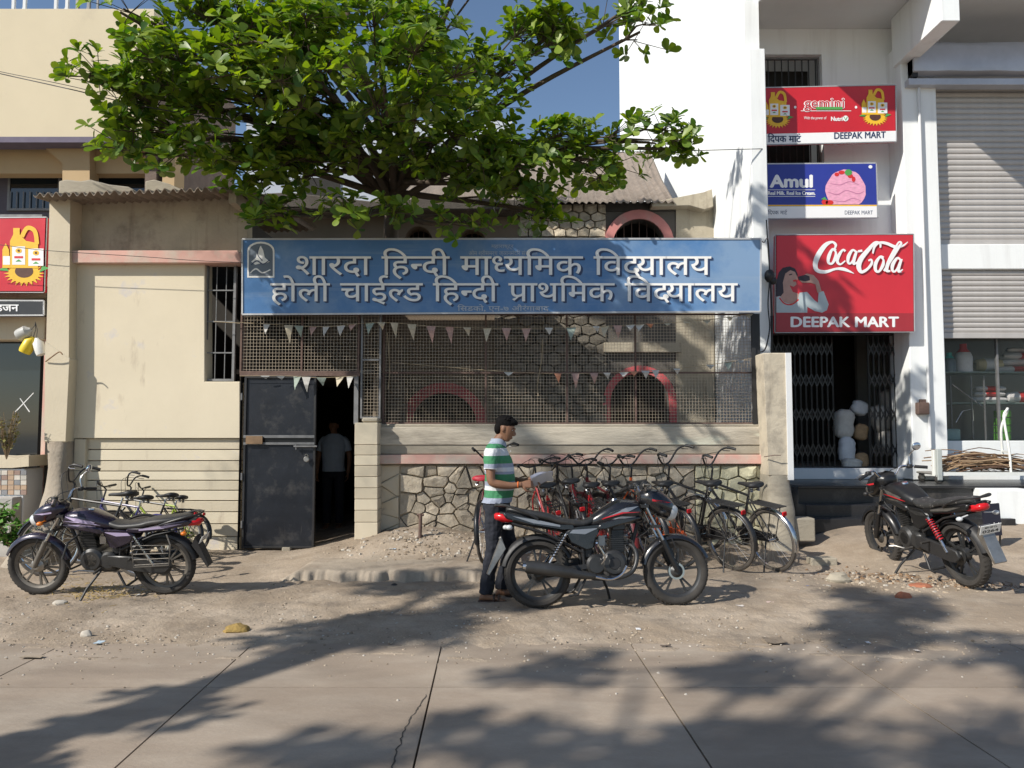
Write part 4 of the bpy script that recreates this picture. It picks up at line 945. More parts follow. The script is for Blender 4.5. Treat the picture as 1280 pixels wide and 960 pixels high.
shutter('lower roller shutter rolled half way down over the lit shop window', 1164, 1430, 338, 416, SH, .085, True)
r = thing('shutter_housing', 'dented grey steel roller housing above the tall shutter', 'shutter housing', tuple(at(1250, 104, 11.9)))
b = MB(); P0, P1 = at(1141, 92, 11.7), at(1430, 52, 11.7)
pr = [(12.1, P1.z), (11.72, P1.z), (11.62, P1.z - .12), (11.66, P0.z + .03), (11.8, P0.z)]
b.v = [Vector((x, y, z + (.012 * fb(x * 3, z * 5)))) for x in [P0.x + (P1.x - P0.x) * i / 20 for i in range(21)] for y, z in pr]; b.f = [(i * 5 + j, i * 5 + j + 1, i * 5 + j + 6, i * 5 + j + 5) for i in range(20) for j in range(4)] + [(0, 1, 2, 3, 4)]; b.m = [0] * len(b.f)
b.build('housing_sheet', housingM, r, world=True, smooth=50, fix=False)
b = MB(); A, B = at(1137, 105, 11.7), at(1430, 97, 11.7); b.bx(A.x, B.x, 11.72, 11.9, A.z, B.z); b.build('housing_lip', housingM, r, world=True, bevel=.004)
b = MB(); A, B = at(1146, 100, 11.95), at(1155, 95, 11.95); b.bx(P0.x, P0.x + .08, 11.7, 12.2, P0.z - .05, P1.z); b.build('end_plate', blackp, r, world=True)
r = thing('glazed_shop', 'glazed shop front below the half lowered shutter, with white sill wall', 'shop front', tuple(at(1250, 600, 12.3)))
b = MB(); A, B = at(1157, 337, 12.02), at(1430, 306, 12.02); b.bx(A.x, B.x, 11.98, 12.5, A.z, B.z - .0); b.build('lintel_beam', whitep, r, world=True, bevel=.01)
b = MB(); A, B = at(1168, 600, 12.15), at(1430, 551, 12.15); b.bx(A.x, B.x, 12.12, 12.35, A.z - .1, B.z); b.build('sill_wall', whitep, r, world=True, bevel=.006)
b = MB(); A, B = at(1168, 550, 12.3), at(1430, 400, 12.3)
GX = [A.x, X(1244, 500, 12.3), X(1420, 500, 12.3)]
for i in range(2):
    b = MB(); b.bx(GX[i] + .015, GX[i + 1] - .015, 12.22, 12.226, A.z, B.z); b.build('pane', glassM, r, world=True)
for x in GX:
    b = MB(); b.bx(x - .015, x + .015, 12.2, 12.25, A.z, B.z); b.build('mullion', irong, r, world=True)
b = MB(); b.bx(A.x - .3, B.x, 14.3, 14.4, 0, 5.0); b.bx(A.x - .06, A.x - .02, 12.4, 14.3, 0, 4.4); b.build('inner_wall', M('shop back wall', (.22, .22, .20), .8, var=.1), r, world=True)
b = MB(); b.bx(A.x, B.x, 12.36, 14.3, Z(555, 12.3) - .5, Z(560, 12.3) - .3); b.build('inner_floor', concrete, r, world=True)
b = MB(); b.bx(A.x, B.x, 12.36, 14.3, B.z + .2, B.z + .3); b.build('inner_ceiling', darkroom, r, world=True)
# shelving
r = thing('display_shelf', 'steel and glass display shelving behind the shop glass', 'shelving', tuple(at(1230, 552, 12.7)))
for py in (466, 504, 551):
    b = MB(); p, q = at(1166, py, 12.7), at(1400, py, 12.7); b.bx(p.x, q.x, 12.5, 13.0, p.z - .012, p.z + .006); b.build('shelf', M('shelf glass edge', (.2, .26, .24), .3), r, world=True)
for px in (1190, 1216, 1232):
    b = MB(); p = at(px, 550, 12.5); b.bx(p.x - .01, p.x + .01, 12.48, 12.5, p.z, Z(470, 12.5)); b.build('upright', irong, r, world=True)
b = MB(); b.tube([at(1195, 528, 12.45), at(1203, 514, 12.45), at(1216, 511, 12.45), at(1217, 526, 12.45)], .006, 6); b.tube([at(1190, 480, 12.45), at(1228, 508, 12.45)], .009, 6); b.build('display_hook', chrome, r, world=True)
pk = {'w': M('packet white', (.66, .64, .62), .4, var=.1, scale=15), 'r': M('packet red', (.5, .04, .04), .4, var=.15, scale=15), 't': M('bottle teal', (.04, .35, .30), .3), 'g': M('packet green', (.10, .30, .05), .4, var=.3, scale=30), 'y': M('packet cream', (.55, .45, .25), .5, var=.2), 'c': M('carton teal grey', (.25, .38, .37), .6)}
def packet(label, x0, x1, y0, y1, Y, m1, m2=None, grp='packets on the shop shelves'):
    A, B = at(x0, y1, Y), at(x1, y0, Y); h = B.z - A.z; w_ = B.x - A.x; c = Vector(((A.x + B.x) / 2, Y + .12, A.z + h / 2)); b = MB()
    rg = [[c + Vector((w_ / 2 * t_, .12 * k_ * math.cos(a), h / 2 * k_ * math.sin(a))) for a in [2 * math.pi * j / 10 for j in range(10)]] for t_, k_ in ((-1, .35), (-.9, .8), (-.4, 1), (.4, 1), (.9, .8), (1, .35))]
    b.loft(rg[:3], 0, False); b.loft(rg[2:4], 1 if m2 else 0, False); b.loft(rg[3:], 0, False)
    o = b.build('packet', [pk[m1], pk[m2 or m1]], None, smooth=40); tag(o, label, 'packet', grp); return o
packet('bottom white and red packet of the stack beside the glass mullion', 1221, 1262, 495, 504, 12.6, 'w')
packet('middle packet of the stack beside the glass mullion, red band', 1222, 1260, 489, 496, 12.6, 'w', 'r')
packet('top packet of the stack beside the glass mullion', 1224, 1261, 482, 489, 12.6, 'w', 'r')
packet('wide white packet with red top on the middle shelf end', 1262, 1310, 489, 504, 12.6, 'w', 'r')
packet('lowest large white packet of the upper shelf stack', 1247, 1320, 457, 466, 12.6, 'w', 'r')
packet('second white packet from below in the upper shelf stack', 1258, 1320, 448, 457, 12.65, 'w')
packet('third white packet from below in the upper shelf stack', 1260, 1320, 440, 448, 12.6, 'w', 'r')
packet('topmost white packet of the upper shelf stack', 1264, 1320, 433, 440, 12.65, 'w')
packet('cream packet slumped beside the upper shelf stack', 1224, 1258, 447, 464, 12.7, 'y', 'w')
def bottle(label, cx, y0, y1, r_, m1, m2, Y=12.65):
    c = at(cx, y1, Y); h = at(cx, y0, Y).z - c.z; b = MB(); k = r_ * Y / FPX
    b.lathe([(0, 0), (k, 0), (k, h * .55), (k * .8, h * .7), (k * .35, h * .82)], c, 'z', 14); b.lathe([(k * .95, h * .52), (k * .8, h * .7), (k * .42, h * .84), (k * .42, h), (0, h)], c, 'z', 14, 1)
    o = b.build('bottle', [pk[m1] if m1 in pk else m1, pk[m2] if m2 in pk else m2], None, smooth=40); tag(o, label, 'bottle', 'bottles on the top shop shelf')
gb = M('bottle grey', (.14, .17, .18), .2)
bottle('grey bottle with teal cap nearest the white pillar', 1173, 441, 465, 8, gb, 't')
bottle('grey bottle with teal cap, second from the white pillar', 1187, 441, 465, 8, gb, 't')
bottle('large red plastic jar with a white and red base on the top shelf', 1205, 430, 466, 10, 'w', 'r')
for i, (nm) in enumerate(('top', 'second', 'third', 'lowest')):
    b = MB(); pxbox(b, 1254, 1264, 513 + i * 9.6, 521.5 + i * 9.6, 12.5, 12.75); o = b.build('sachet_box', pk['g'], None, bevel=.004); tag(o, f'{nm} green carton of the column by the trolley handle', 'carton', 'green cartons in a column')
b = MB(); pxbox(b, 1166, 1201, 536, 551, 12.4, 12.9); tag(b.build('storage_bin', pk['c'], None, bevel=.02), 'pale teal storage bin at the bottom corner of the shop window', 'bin')

# lock box on pillar
r = thing('lock_box', 'rusty brown padlock box fixed to the white pillar', 'lock box', tuple(at(1156, 518, IN - .5)))
b = MB(); pxbox(b, 1148, 1162, 503, 518, IN - .55, IN - .455); b.build('box_body', ironr, r, world=True, bevel=.01)
b = MB(); pxbox(b, 1151, 1158, 499, 504, IN - .53, IN - .47); b.build('box_cap', ironr, r, world=True, bevel=.006)
r = thing('drain_pipe', 'thin white pipe running down beside the shutter guide', 'pipe', tuple(at(1163, 580, 11.8)))
b = MB(); p, q = at(1163, 560, 11.8), at(1160, 110, 11.8); b.tube([(p.x, 11.8, p.z), (p.x, 11.8, q.z)], .022, 10); b.build('pipe', whites, r, world=True, smooth=50)

# ------------------------------------------------------------------ meter wiring beside the cola sign
r = thing('cable_junction', 'black cable junction with hanging wires beside the cola sign', 'cable box', tuple(at(957, 380, 11.2)))
b = MB(); c = at(962, 345, 11.2); b.ell(c, (.08, .06, .10), 10, 6); b.ell(c + Vector((.05, 0, -.07)), (.06, .05, .06), 8, 6); b.build('tape_knot', blackp, r, world=True, smooth=50)
b = MB(); b.tube(cr([tuple(at(*p)) for p in ((958, 275, 11.22), (960, 310, 11.2), (962, 345, 11.2), (960, 380, 11.15), (962, 410, 11.1), (957, 435, 10.9), (950, 440, 10.5), (944, 436, 10.2))], 8), .010, 6); b.build('wire', blackp, r, world=True)
b = MB(); b.tube(cr([tuple(at(*p)) for p in ((951, 300, 10.0), (955, 303, 10.4), (960, 300, 11), (962, 340, 11.2))], 8), .007, 6); b.build('wire', blackp, r, world=True)
b = MB(); b.tube(cr([tuple(at(*p)) for p in ((963, 350, 11.2), (965, 400, 11.2), (964, 440, 11.22))], 8), .014, 6); b.build('wire', blackp, r, world=True)

# ------------------------------------------------------------------ trolley and stick bundle
TY = 11.5; zf = z0
r = thing('hand_trolley', 'white tubular platform trolley with upright handle on the black landing', 'trolley', tuple((X(1220, 600, TY), TY, zf)))
tube_w = M('trolley white paint', (.75, .76, .72), .45, var=.06, scale=8)
A, B = at(1158, 590, TY), at(1300, 590, TY)
b = MB(); b.bx(A.x, B.x, TY - .3, TY + .3, zf + .12, zf + .15); b.build('deck', M('trolley deck', (.25, .24, .22), .6, .3), r, world=True, bevel=.01)
b = MB(); b.bx(A.x, B.x, TY - .32, TY - .3, zf + .115, zf + .165); b.build('deck_edge', tube_w, r, world=True)
b = MB()
hx = X(1254, 520, TY - .2); hx2 = X(1277, 520, TY + .2)
b.tube(cr([(hx + .03, TY - .28, zf + .15), (hx + .02, TY - .28, zf + .45), (hx - .02, TY - .26, zf + .85), (hx, TY - .22, zf + 1.0), (hx + .08, TY - .18, zf + 1.08), (hx + .22, TY + .05, zf + 1.09), (hx + .28, TY + .15, zf + 1.04), (hx + .22, TY + .2, zf + .8), (hx + .26, TY + .26, zf + .45), (hx + .27, TY + .28, zf + .15)], 5), .018, 8); b.build('handle', tube_w, r, world=True, smooth=60)
b = MB(); b.bar((hx + .02, TY - .28, zf + .45), (hx + .26, TY + .26, zf + .45), .02, .03); b.build('handle_brace', tube_w, r, world=True)
b = MB(); p = at(1172, 560, TY - .3); b.bx(p.x - .03, p.x + .04, TY - .34, TY - .28, zf + .05, zf + .5); b.build('corner_stake', M('stake grey', (.42, .45, .43), .6, var=.15), r, world=True, bevel=.006)
b = MB(); b.bx(A.x - .03, A.x + .04, TY - .26, TY - .2, zf + .1, zf + .48); b.build('corner_stake', tube_w, r, world=True, bevel=.006)
for (xx, yy) in ((A.x + .06, TY - .25), (p.x, TY - .3), (B.x - .2, TY - .25), (A.x + .06, TY + .25)):
    b = MB(); b.lathe([(0, -.018), (.05, -.018), (.055, 0), (.05, .018), (0, .018)], (xx, yy, zf + .055), 'y', 14); wo = b.build('caster', rubber, r, world=True, smooth=40)
    b = MB(); b.bx(xx - .03, xx + .03, yy - .028, yy - .02, zf + .04, zf + .12); b.bx(xx - .03, xx + .03, yy + .02, yy + .028, zf + .04, zf + .12); b.build('caster_fork', alu, wo, world=True)
r = thing('stick_bundle', 'bundle of brown dry sticks lying on the white trolley', 'sticks', ((A.x + B.x) / 2, TY, zf + .15))
stm = [M('stick brown', (.24, .15, .085), .9, var=.3, scale=20), M('stick tan', (.36, .25, .15), .9, var=.3, scale=20), M('stick dark', (.12, .07, .045), .9, var=.3, scale=20)]
for i in range(110):
    b = MB(); yy = TY + rnd.uniform(-.3, .2); zz = zf + .18 + abs(rnd.gauss(0, .10)); L_ = rnd.uniform(.6, 1.1); cx = rnd.uniform(A.x + .5, B.x - .55); sl_ = rnd.uniform(-.16, .16)
    pts = [(cx + L_ * (t - .5), yy + .03 * fb(t * 3, i), max(zf + .16, zz + sl_ * (t - .5) + .04 * fb(t * 2.5, i, 4) + .05 * (1 - (2 * t - 1) ** 2))) for t in (0, .2, .4, .6, .8, 1)]
    b.tube(pts, [rnd.uniform(.006, .011)] * 5 + [.004], 5); b.build('stick', stm[i % 3], r, world=True, fix=False)

# small board behind the motorcycle
r = thing('leaning_board', 'small black board with pale marks behind the tail of the plated motorcycle', 'board', tuple(at(1240, 672, 9.3)))
b = MB(); b.prism([at(x, y, 9.3) for x, y in ((1232, 671), (1228, 631), (1249, 629), (1253, 669))], (0, .03, 0)); b.build('board_panel', M('board navy', (.015, .016, .03), .4), r, world=True)
b = MB(); px_ell(b, 1244, 640, 4, 1.4, 9.295); 
for i in range(4): px_stroke(b, [(1239 + i * 2.6, 660, .8), (1240 + i * 2.8, 655 - i % 2 * 2, .8)], 9.295)
px_stroke(b, [(1238, 664, .8), (1250, 663, .8)], 9.295); b.build('board_marks', silver, r, world=True, fix=False)
b = MB(); b.bar(at(1236, 670, 9.34), at(1238, 700, 9.42), .02, .02); b.bar(at(1250, 669, 9.34), at(1250, 700, 9.42), .02, .02); b.build('board_legs', blackp, r, world=True)

# ================================================================== left neighbour: shop below, cream building above
LY = 10.4
r = thing('neighbour_shop', 'neighbouring shop front with dark glass and ivory beam beside the thick post', 'shop', tuple(at(20, 640, LY)))
b = MB(); A, B = at(-150, 425, LY), at(58, 396, LY); b.bx(A.x, B.x, LY - .03, LY + .35, A.z, B.z); b.build('beam', plaster, r, world=True, bevel=.01)
b = MB(); A, B = at(-150, 372, LY), at(58, 364, LY); b.bx(A.x, B.x, LY, LY + .3, A.z, B.z); b.build('upper_beam', plasterD, r, world=True)
gx = [-150, -60, 52.5]
for i in range(2):
    b = MB(); A, B = at(gx[i] + 1, 604, LY + .2), at(gx[i + 1] - 1, 427, LY + .2); b.bx(A.x, B.x, LY + .2, LY + .21, A.z, B.z); po = b.build('pane', glassD, r, world=True)
b = MB(); px_stroke(b, [(19, 515, 1.4), (42, 491, 1)], LY + .195); px_stroke(b, [(25, 498, 1), (37, 515, 1.4)], LY + .196); b.build('tape_cross', whites, r, world=True, fix=False)
b = MB(); A, B = at(-150, 700, LY + .1), at(53, 604, LY + .1); b.bx(A.x, B.x, LY + .1, LY + .4, 0, B.z); b.build('plinth', whites, r, world=True)
b = MB(); b.bx(X(53, 500, LY), X(59, 500, LY), LY, LY + .5, 0, Z(396, LY)); b.build('jamb', pinkp, r, world=True)
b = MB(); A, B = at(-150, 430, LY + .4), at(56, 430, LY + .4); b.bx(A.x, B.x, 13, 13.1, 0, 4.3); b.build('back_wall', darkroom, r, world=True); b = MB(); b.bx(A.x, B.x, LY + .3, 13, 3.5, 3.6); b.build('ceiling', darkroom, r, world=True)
r = sign_root('red oil sign with yellow bottles and a sunflower beside the thick post', [(-150, 365), (-150, 274), (58.5, 272), (55, 365)], 10.05, cokered)
b = MB(); oil_picture(b, 30, 312, 1.35, 10.046); b.build('bottle_picture', oilm, r, world=True, fix=False); b = MB(); oil_picture(b, -80, 312, 1.35, 10.046); b.build('bottle_picture', oilm, r, world=True, fix=False)
r = sign_root('dark grey strip sign with white Hindi letters above the hanging bottles', [(-150, 395), (-150, 375), (55, 376), (55, 394)], 10.1, M('sign charcoal', (.03, .032, .036), .4))
b = MB(); px_print(b, deva(['ि', 'hव', 'ह', 'ज', 'न']), -14, 389, 10.096, w=37, h=13, bold=.4); b.build('lettering', whitepr, r, world=True, fix=False)
def hbottle(label, x, y, w_, h_, tilt, mat):
    c = at(x, y, 9.9); k = 9.9 / FPX; b = MB(); hh = h_ * k; rr = w_ * k; q = Matrix.Rotation(tilt, 3, 'Y')
    pr = [(0, -hh / 2), (rr * .9, -hh / 2), (rr, -hh * .35), (rr, hh * .2), (rr * .5, hh * .38), (rr * .35, hh * .5), (0, hh * .5)]; m0 = len(b.v); b.lathe(pr, (0, 0, 0), 'z', 14); b.v = [c + q @ p for p in b.v]
    b2 = b; top_ = c + q @ Vector((0, 0, hh / 2)); o = thing('hanging_bottle', label, 'bottle', tuple(c - Vector((0, 0, hh / 2))), group='plastic bottles hung below the strip sign'); b.build('bottle_body', mat, o, world=True, smooth=50)
    s_ = MB(); s_.tube([top_, (top_ + at(44, 402, 9.95)) / 2 + Vector((.02, 0, 0)), at(44, 402, 9.95)], .004, 5); s_.build('hanging_cord', blackp, o, world=True)
hbottle('yellow plastic bottle hung below the strip sign', 36, 431, 7.5, 22, .5, M('bottle yellow', (.75, .55, .03), .4, var=.1))
hbottle('white plastic bottle hung closest to the thick post', 49, 433, 6.5, 22, -.35, M('bottle white', (.7, .7, .66), .4, var=.1))
hbottle('clear grey plastic bottle hung behind the yellow one', 31, 416, 8, 18, 1.1, M('bottle clear grey', (.45, .45, .42), .3, var=.2))
b = MB(); b.tube(cr([tuple(at(*p)) for p in ((57, 452, 9.8), (65, 446, 9.75), (74, 440, 9.72), (78, 443, 9.7))], 5), .008, 6); tag(b.build('dead_branch', stm[0], None), 'short bent dry twig sticking out of the thick post', 'twig')

# planter
r = thing('mosaic_planter', 'cream planter faced with mosaic tiles holding a dry shrub by the dark glass', 'planter', tuple(at(15, 640, 9.6)))
b = MB(); b.bx(X(-40, 600, 9.90), X(30, 600, 9.90), 9.90, 10.3, 0, Z(586, 9.90)); b.build('planter_box', whites, r, world=True, bevel=.008)
b = MB(); P = [(-40, 585), (15, 585), (36, 583), (36, 569), (30, 571), (22, 574), (14, 572), (6, 570), (-6, 571), (-40, 570)]; b.prism([at(x, y, 9.87) for x, y in P], (0, .5, 0)); b.build('planter_rim', plaster, r, world=True, bevel=.008)
b = MB(); b.bx(X(-40, 600, 9.75), X(20, 600, 9.75), 9.70, 9.89, 0, Z(622, 9.7)); b.build('planter_step', M('dirty marble', (.40, .38, .35), .7, var=.2, scale=5), r, world=True, bevel=.01)
tm = [M('tile ' + str(i), c, .4, var=.1, scale=10) for i, c in enumerate(((.5, .47, .42), (.32, .22, .18), (.6, .55, .48), (.25, .25, .26), (.45, .32, .22)))]
k = 0
for iy in range(5):
    for ix in range(5):
        b = MB(); A, B = at(-6 + ix * 8 , 594.5 + iy * 7 if 0 else 593.5 + iy * 6.2, 9.89), at(1.2 + ix * 8, 588 + iy * 6.2, 9.89); b.bx(A.x, B.x, 9.886, 9.902, A.z, B.z); b.build('tile', tm[(ix * 7 + iy * 3 + ix * iy) % 5], r, world=True)

# ---- cream upper building
U = 13.0
r = thing('cream_building', 'tall cream building with blank parapet wall and dark windows behind the corrugated roof', 'building', tuple(at(60, 640, U)))
xr_ = X(190, 100, U); xl_ = X(-260, 100, U)
b = MB(); b.bx(xl_, xr_, U, U + .25, Z(172, U), Z(11, U)); b.build('parapet_wall', M('cream parapet render', (.66, .57, .40), .9, var=.05, scale=.8, bump=.002, c2=(.55, .47, .34), thr=(.6, .8), s2=1), r, world=True)  # cream render with faint darker patches
b = MB(); b.bx(xl_, xr_ + .02, U - .04, U + .3, Z(179, U), Z(172, U)); b.build('slab_edge', M('mauve slab', (.14, .12, .17), .8), r, world=True)
tan = M('tan render', (.50, .36, .20), .9, var=.08, scale=1.2)
b = MB(); b.bx(xl_, xr_, U + .45, U + .7, Z(206, U), Z(179, U) + .45); b.build('beam', tan, r, world=True)
b = MB(); wall_poly(b, [(55, 184), (78, 204), (78, 300), (112, 300), (112, 184)], U + .25, .3); b.build('pillar', tan, r, world=True)
b = MB(); b.bx(X(203, 220, U + .3), xr_ + .3, U + .3, U + .7, Z(300, U), Z(179, U)); b.build('pillar', tan, r, world=True)
b = MB(); b.bx(xl_, xr_, U + .9, U + 1, 0, Z(206, U) + .3); b.build('recess_wall', M('recess mauve wall', (.10, .09, .11), .9), r, world=True)
for (xa_, xb_) in ((6, 74), (114, 202)):
    A, B = at(xa_, 262, U + .8), at(xb_, 207, U + .8); f_ = MB(); frame(f_, A.x, B.x, A.z, B.z, U + .85, .04, .05); wo = f_.build('window', irong, r, world=True)
    b = MB(); b.bx(A.x + .04, B.x - .04, U + .87, U + .88, A.z + .04, B.z - .04); b.build('pane', glassD, wo, world=True)
    for i in range(8):
        b = MB(); x = A.x + (B.x - A.x) * (i + .5) / 8; b.bx(x - .008, x + .008, U + .84, U + .85, A.z + .04, A.z + .35); b.build('window_bar', irong, wo, world=True)
b = MB(); b.bx(xr_ - .2, xr_ + .0, U + .26, 17, 0, Z(13, U)); b.build('side_wall', M('unplastered brown wall', (.17, .125, .10), .95, var=.25, scale=4, bump=.012, bscale=12), r, world=True)
b = MB(); b.bx(xl_, X(56, 300, 12.5), 12.4, 12.5, Z(274, 12.4), Z(268, 12.4)); b.build('railing_pipe', irong, r, world=True)
b = MB(); b.bx(xl_, xr_ - .2, 10.8, 17, 3.62, 3.75); b.build('floor_slab', concrete, r, world=True)
# rooftop frames
for i, (xa_, lab) in enumerate(((17, 'white lattice mast leg and strut nearest the roof corner, on the cream building'), (70, 'white tank stand with crossed struts on the cream building roof'), (97, 'dark tank stand beside the white one on the cream building roof'), (122, 'thin dark pole on the end of the cream building roof'))):
    b = MB(); p = at(xa_, 12, U + .6); q = at(xa_ + 14, 12, U + .6); zt = Z(11, U)
    if i < 3:
        for x in (p.x, q.x): b.bar((x, U + .6, zt - .3), (x, U + .6, zt + 2.2), .05, .05)
        for j in range(3): b.bar((p.x, U + .6, zt - .1 + j * .6), (q.x, U + .6, zt + .4 + j * .6), .03, .03); b.bar((q.x, U + .6, zt - .1 + j * .6), (p.x, U + .6, zt + .4 + j * .6), .03, .03)
    else: b.bar((p.x, U + .6, zt - .3), (p.x, U + .6, zt + 1.5), .03, .03)
    tag(b.build('roof_stand', whites if i < 2 else irong, None), lab, 'roof stand', 'metal stands on the cream building roof')
# distant pale house glimpsed under the crown
r = thing('pale_house', 'pale grey blue house glimpsed below the tree crown behind the school roof', 'building', tuple(at(380, 538, 21)))
b = MB(); A, B = at(300, 538, 21), at(640, 150, 21); b.bx(A.x, B.x, 21, 24, 0, B.z); b.build('wall', M('pale blue wall', (.42, .45, .50), .9, var=.08, scale=.6), r, world=True)
b = MB(); pxbox(b, 375, 425, 222, 247, 20.95, 21.0); b.build('window', dark, r, world=True)
b = MB(); A, B = at(640, 538, 23), at(770, 200, 23); b.bx(A.x, B.x, 23, 25, 0, B.z); b.build('annex_wall', plasterD, r, world=True)
# ================================================================== motorcycles
def xzplate(mb, pts, y, th, mi=0):
    mb.prism([(x, y, z) for x, z in pts], (0, th, 0), mi); return mb
def body(mb, secs, n=16, mi=0, e=2.4):
    rg = []
    for s_ in secs:
        x, z, hw, hh = s_[:4]; ee = s_[4] if len(s_) > 4 else e
        rg.append(ring_sup(Vector((x, 0, z)), Vector((0, 1, 0)), Vector((0, 0, 1)), hw, hh, n, ee))
    return mb.loft(rg, mi)
def secs_smooth(secs, k=4): return [s_ for s_ in cr([tuple(s_[:4]) for s_ in secs], k)]
orange = M('indicator amber', (.75, .20, .02), .25, var=0); lampred = M('tail lamp red', (.50, .01, .015), .2, var=.05); lens = M('lamp lens clear', (.55, .57, .58), .08, var=.05, scale=30)
exh = M('exhaust dark grey', (.055, .055, .055), .42, .5, var=.25, scale=8); dustblack = M('seat vinyl', (.028, .028, .028), .5, var=.3, scale=6, c2=(.09, .08, .07), thr=(.52, .8), s2=5)
platew = M('plate white', (.75, .75, .72), .5, var=.05)
def motorcycle(label, loc, yaw, lean, pal, plate=None, guard=False, mirror='L', spokes=5, seatm=None, steer=0.0, scale=1.0, dk=True, warp=(.74, .93, .95, 1.0)):
    paint, accent, accent2 = pal; dusty = M('dusty dark alloy', (.16, .145, .125), .6, .5, var=.3, scale=14); alw = exh if dk else dusty
    seatm = seatm or dustblack
    t = thing('motorcycle', label, 'motorcycle', loc, (lean, 0, yaw), 'parked motorcycles', scale)
    kd, kt_, kf, kh = warp
    HIGH = ('handlebar', 'grip', 'lever', 'switch_gear', 'mirror', 'mirror_head', 'control_cable')
    def P(name, mb, m, par=t, sm=40, **k):
        if name not in ('wheel', 'tyre', 'tread', 'hub', 'front_mudguard', 'rear_mudguard'):
            for p in mb.v:
                if p.z > .5:
                    if name in HIGH: q = kh
                    elif p.x > .10: q = kf
                    elif p.x > -.20: q = kf + (kd - kf) * (.10 - p.x) / .30
                    else: q = kd + (kt_ - kd) * min(1, (-.20 - p.x) / .70)
                    p.z = .5 + (p.z - .5) * q
        return mb.build(name, m, par, smooth=sm, **k)
    # wheels
    for (wx, front) in ((.645, True), (-.615, False)):
        b = MB(); c = (wx, 0, .30)
        b.lathe([(.228, -.022), (.222, -.016), (.205, -.012), (.205, .012), (.222, .016), (.228, .022), (.236, .024), (.236, -.024)], c, 'y', 32, 0, True)
        for k in range(spokes):
            a = 2 * math.pi * k / spokes + .3; ca, sa = math.cos(a), math.sin(a)
            for da in (-.16, .16):
                b.bar((wx + .04 * ca, 0, .30 + .04 * sa), (wx + .215 * math.cos(a + da), 0, .30 + .215 * math.sin(a + da)), .02, .017)
        w = P('wheel', b, alw)
        b = MB(); wd = .042 if front else .05
        b.lathe([(.232, -.026), (.25, -wd * .95), (.275, -wd), (.292, -wd * .75), (.300, -wd * .3), (.302, 0), (.300, wd * .3), (.292, wd * .75), (.275, wd), (.25, wd * .95), (.232, .026)], c, 'y', 40, 0, True); P('tyre', b, rubber, w)
        b = MB()
        for k in range(44):
            a = 2 * math.pi * k / 44
            for sy in (-1, 1):
                b.bar((wx + .299 * math.cos(a), sy * .006, .30 + .299 * math.sin(a)), (wx + .290 * math.cos(a + .05), sy * wd * .78, .30 + .290 * math.sin(a + .05)), .012, .009, 0, (math.cos(a), 0, math.sin(a)))
        P('tread', b, rubber, w, None, fix=False)
        b = MB(); b.lathe([(0, -.06), (.03, -.06), (.045, -.045), (.062, -.03), (.066, .03), (.045, .045), (.03, .06), (0, .06)], c, 'y', 20); P('hub', b, alu if not dk else exh, w)
        if front:
            b = MB(); b.lathe([(.07, .034), (.115, .034), (.115, .038), (.07, .038)] if pal[0] is blackm else [(.03, -.034), (.075, -.034), (.075, -.03), (.03, -.03)], c, 'y', 24, 0, True); P('brake_disc', b, chrome, w)
        else:
            b = MB(); b.lathe([(.06, .055), (.09, .055), (.09, .062), (.06, .062)], c, 'y', 24, 0, True); P('sprocket', b, exh, w)
    # fork
    ax = Vector((.645, 0, .30)); top = Vector((.365, 0, .92)); d = (top - ax).normalized()
    for sy in (-.085, .085):
        o = Vector((0, sy, 0)); b = MB(); b.tube([ax + o, ax + o + d * .05, ax + o + d * .31], [.022, .027, .026], 10); fo = P('fork_leg', b, blackm if dk else dusty)
        b = MB(); b.tube([ax + o + d * .30, top + o], .015, 10); P('fork_tube', b, chrome, fo)
    b = MB(); b.box(top + Vector((-.005, 0, -.02)), (.07, .22, .03)); P('fork_yoke', b, blackp); b = MB(); b.box(ax + d * .45, (.07, .22, .03)); P('fork_yoke', b, blackp)
    # mudguards
    def guard_arc(c, r, a0, a1, hw, th, name, m, n=16):
        b = MB(); rg = []
        for i in range(n + 1):
            a = R(a0 + (a1 - a0) * i / n); u = Vector((math.cos(a), 0, math.sin(a))); cc = Vector(c) + u * r; k = hw * (1 - .25 * (i / n) ** 3)
            prof = [(-k, -.035), (-k * .85, -.01), (-k * .4, .006), (0, .010), (k * .4, .006), (k * .85, -.01), (k, -.035)]
            rg.append([cc + Vector((0, y, 0)) + u * h for y, h in prof] + [cc + Vector((0, y * .93, 0)) + u * (h - th) for y, h in prof[::-1]])
        b.loft(rg); return P(name, b, m)
    guard_arc((.645, 0, .30), .325, 22, 168, .062, .004, 'front_mudguard', paint)
    b = MB()
    for sy in (-.075, .075): b.tube([(.60, sy, .60), (.66, sy, .45), (.645, sy, .30)], .006, 6)
    P('mudguard_stay', b, blackp)
    guard_arc((-.615, 0, .30), .335, 25, 168, .07, .004, 'rear_mudguard', blackp)
    b = MB(); b.prism([(-.90, -.06, .52), (-.96, -.06, .62), (-.94, -.06, .64), (-1.03, -.06, .40), (-1.07, -.06, .30), (-1.05, -.06, .29), (-.98, -.06, .40)], (0, .12, 0)); P('mud_flap', b, alu if accent2 is not lilac else blackp, bevel=.004)
    # frame
    b = MB(); b.tube(cr([(.34, 0, .84), (.27, 0, .60), (.20, 0, .36), (.06, 0, .26), (-.12, 0, .25), (-.20, 0, .34)], 5), .018, 8); b.tube([(.34, 0, .82), (.0, 0, .76), (-.30, 0, .70), (-.85, 0, .78)], .017, 8)
    for sy in (-.10, .10): b.tube([(-.20, sy * .7, .30), (-.22, sy, .52), (-.30, sy, .72)], .014, 8); b.tube([(-.22, sy, .48), (-.55, sy, .68), (-.85, sy, .76)], .012, 8)
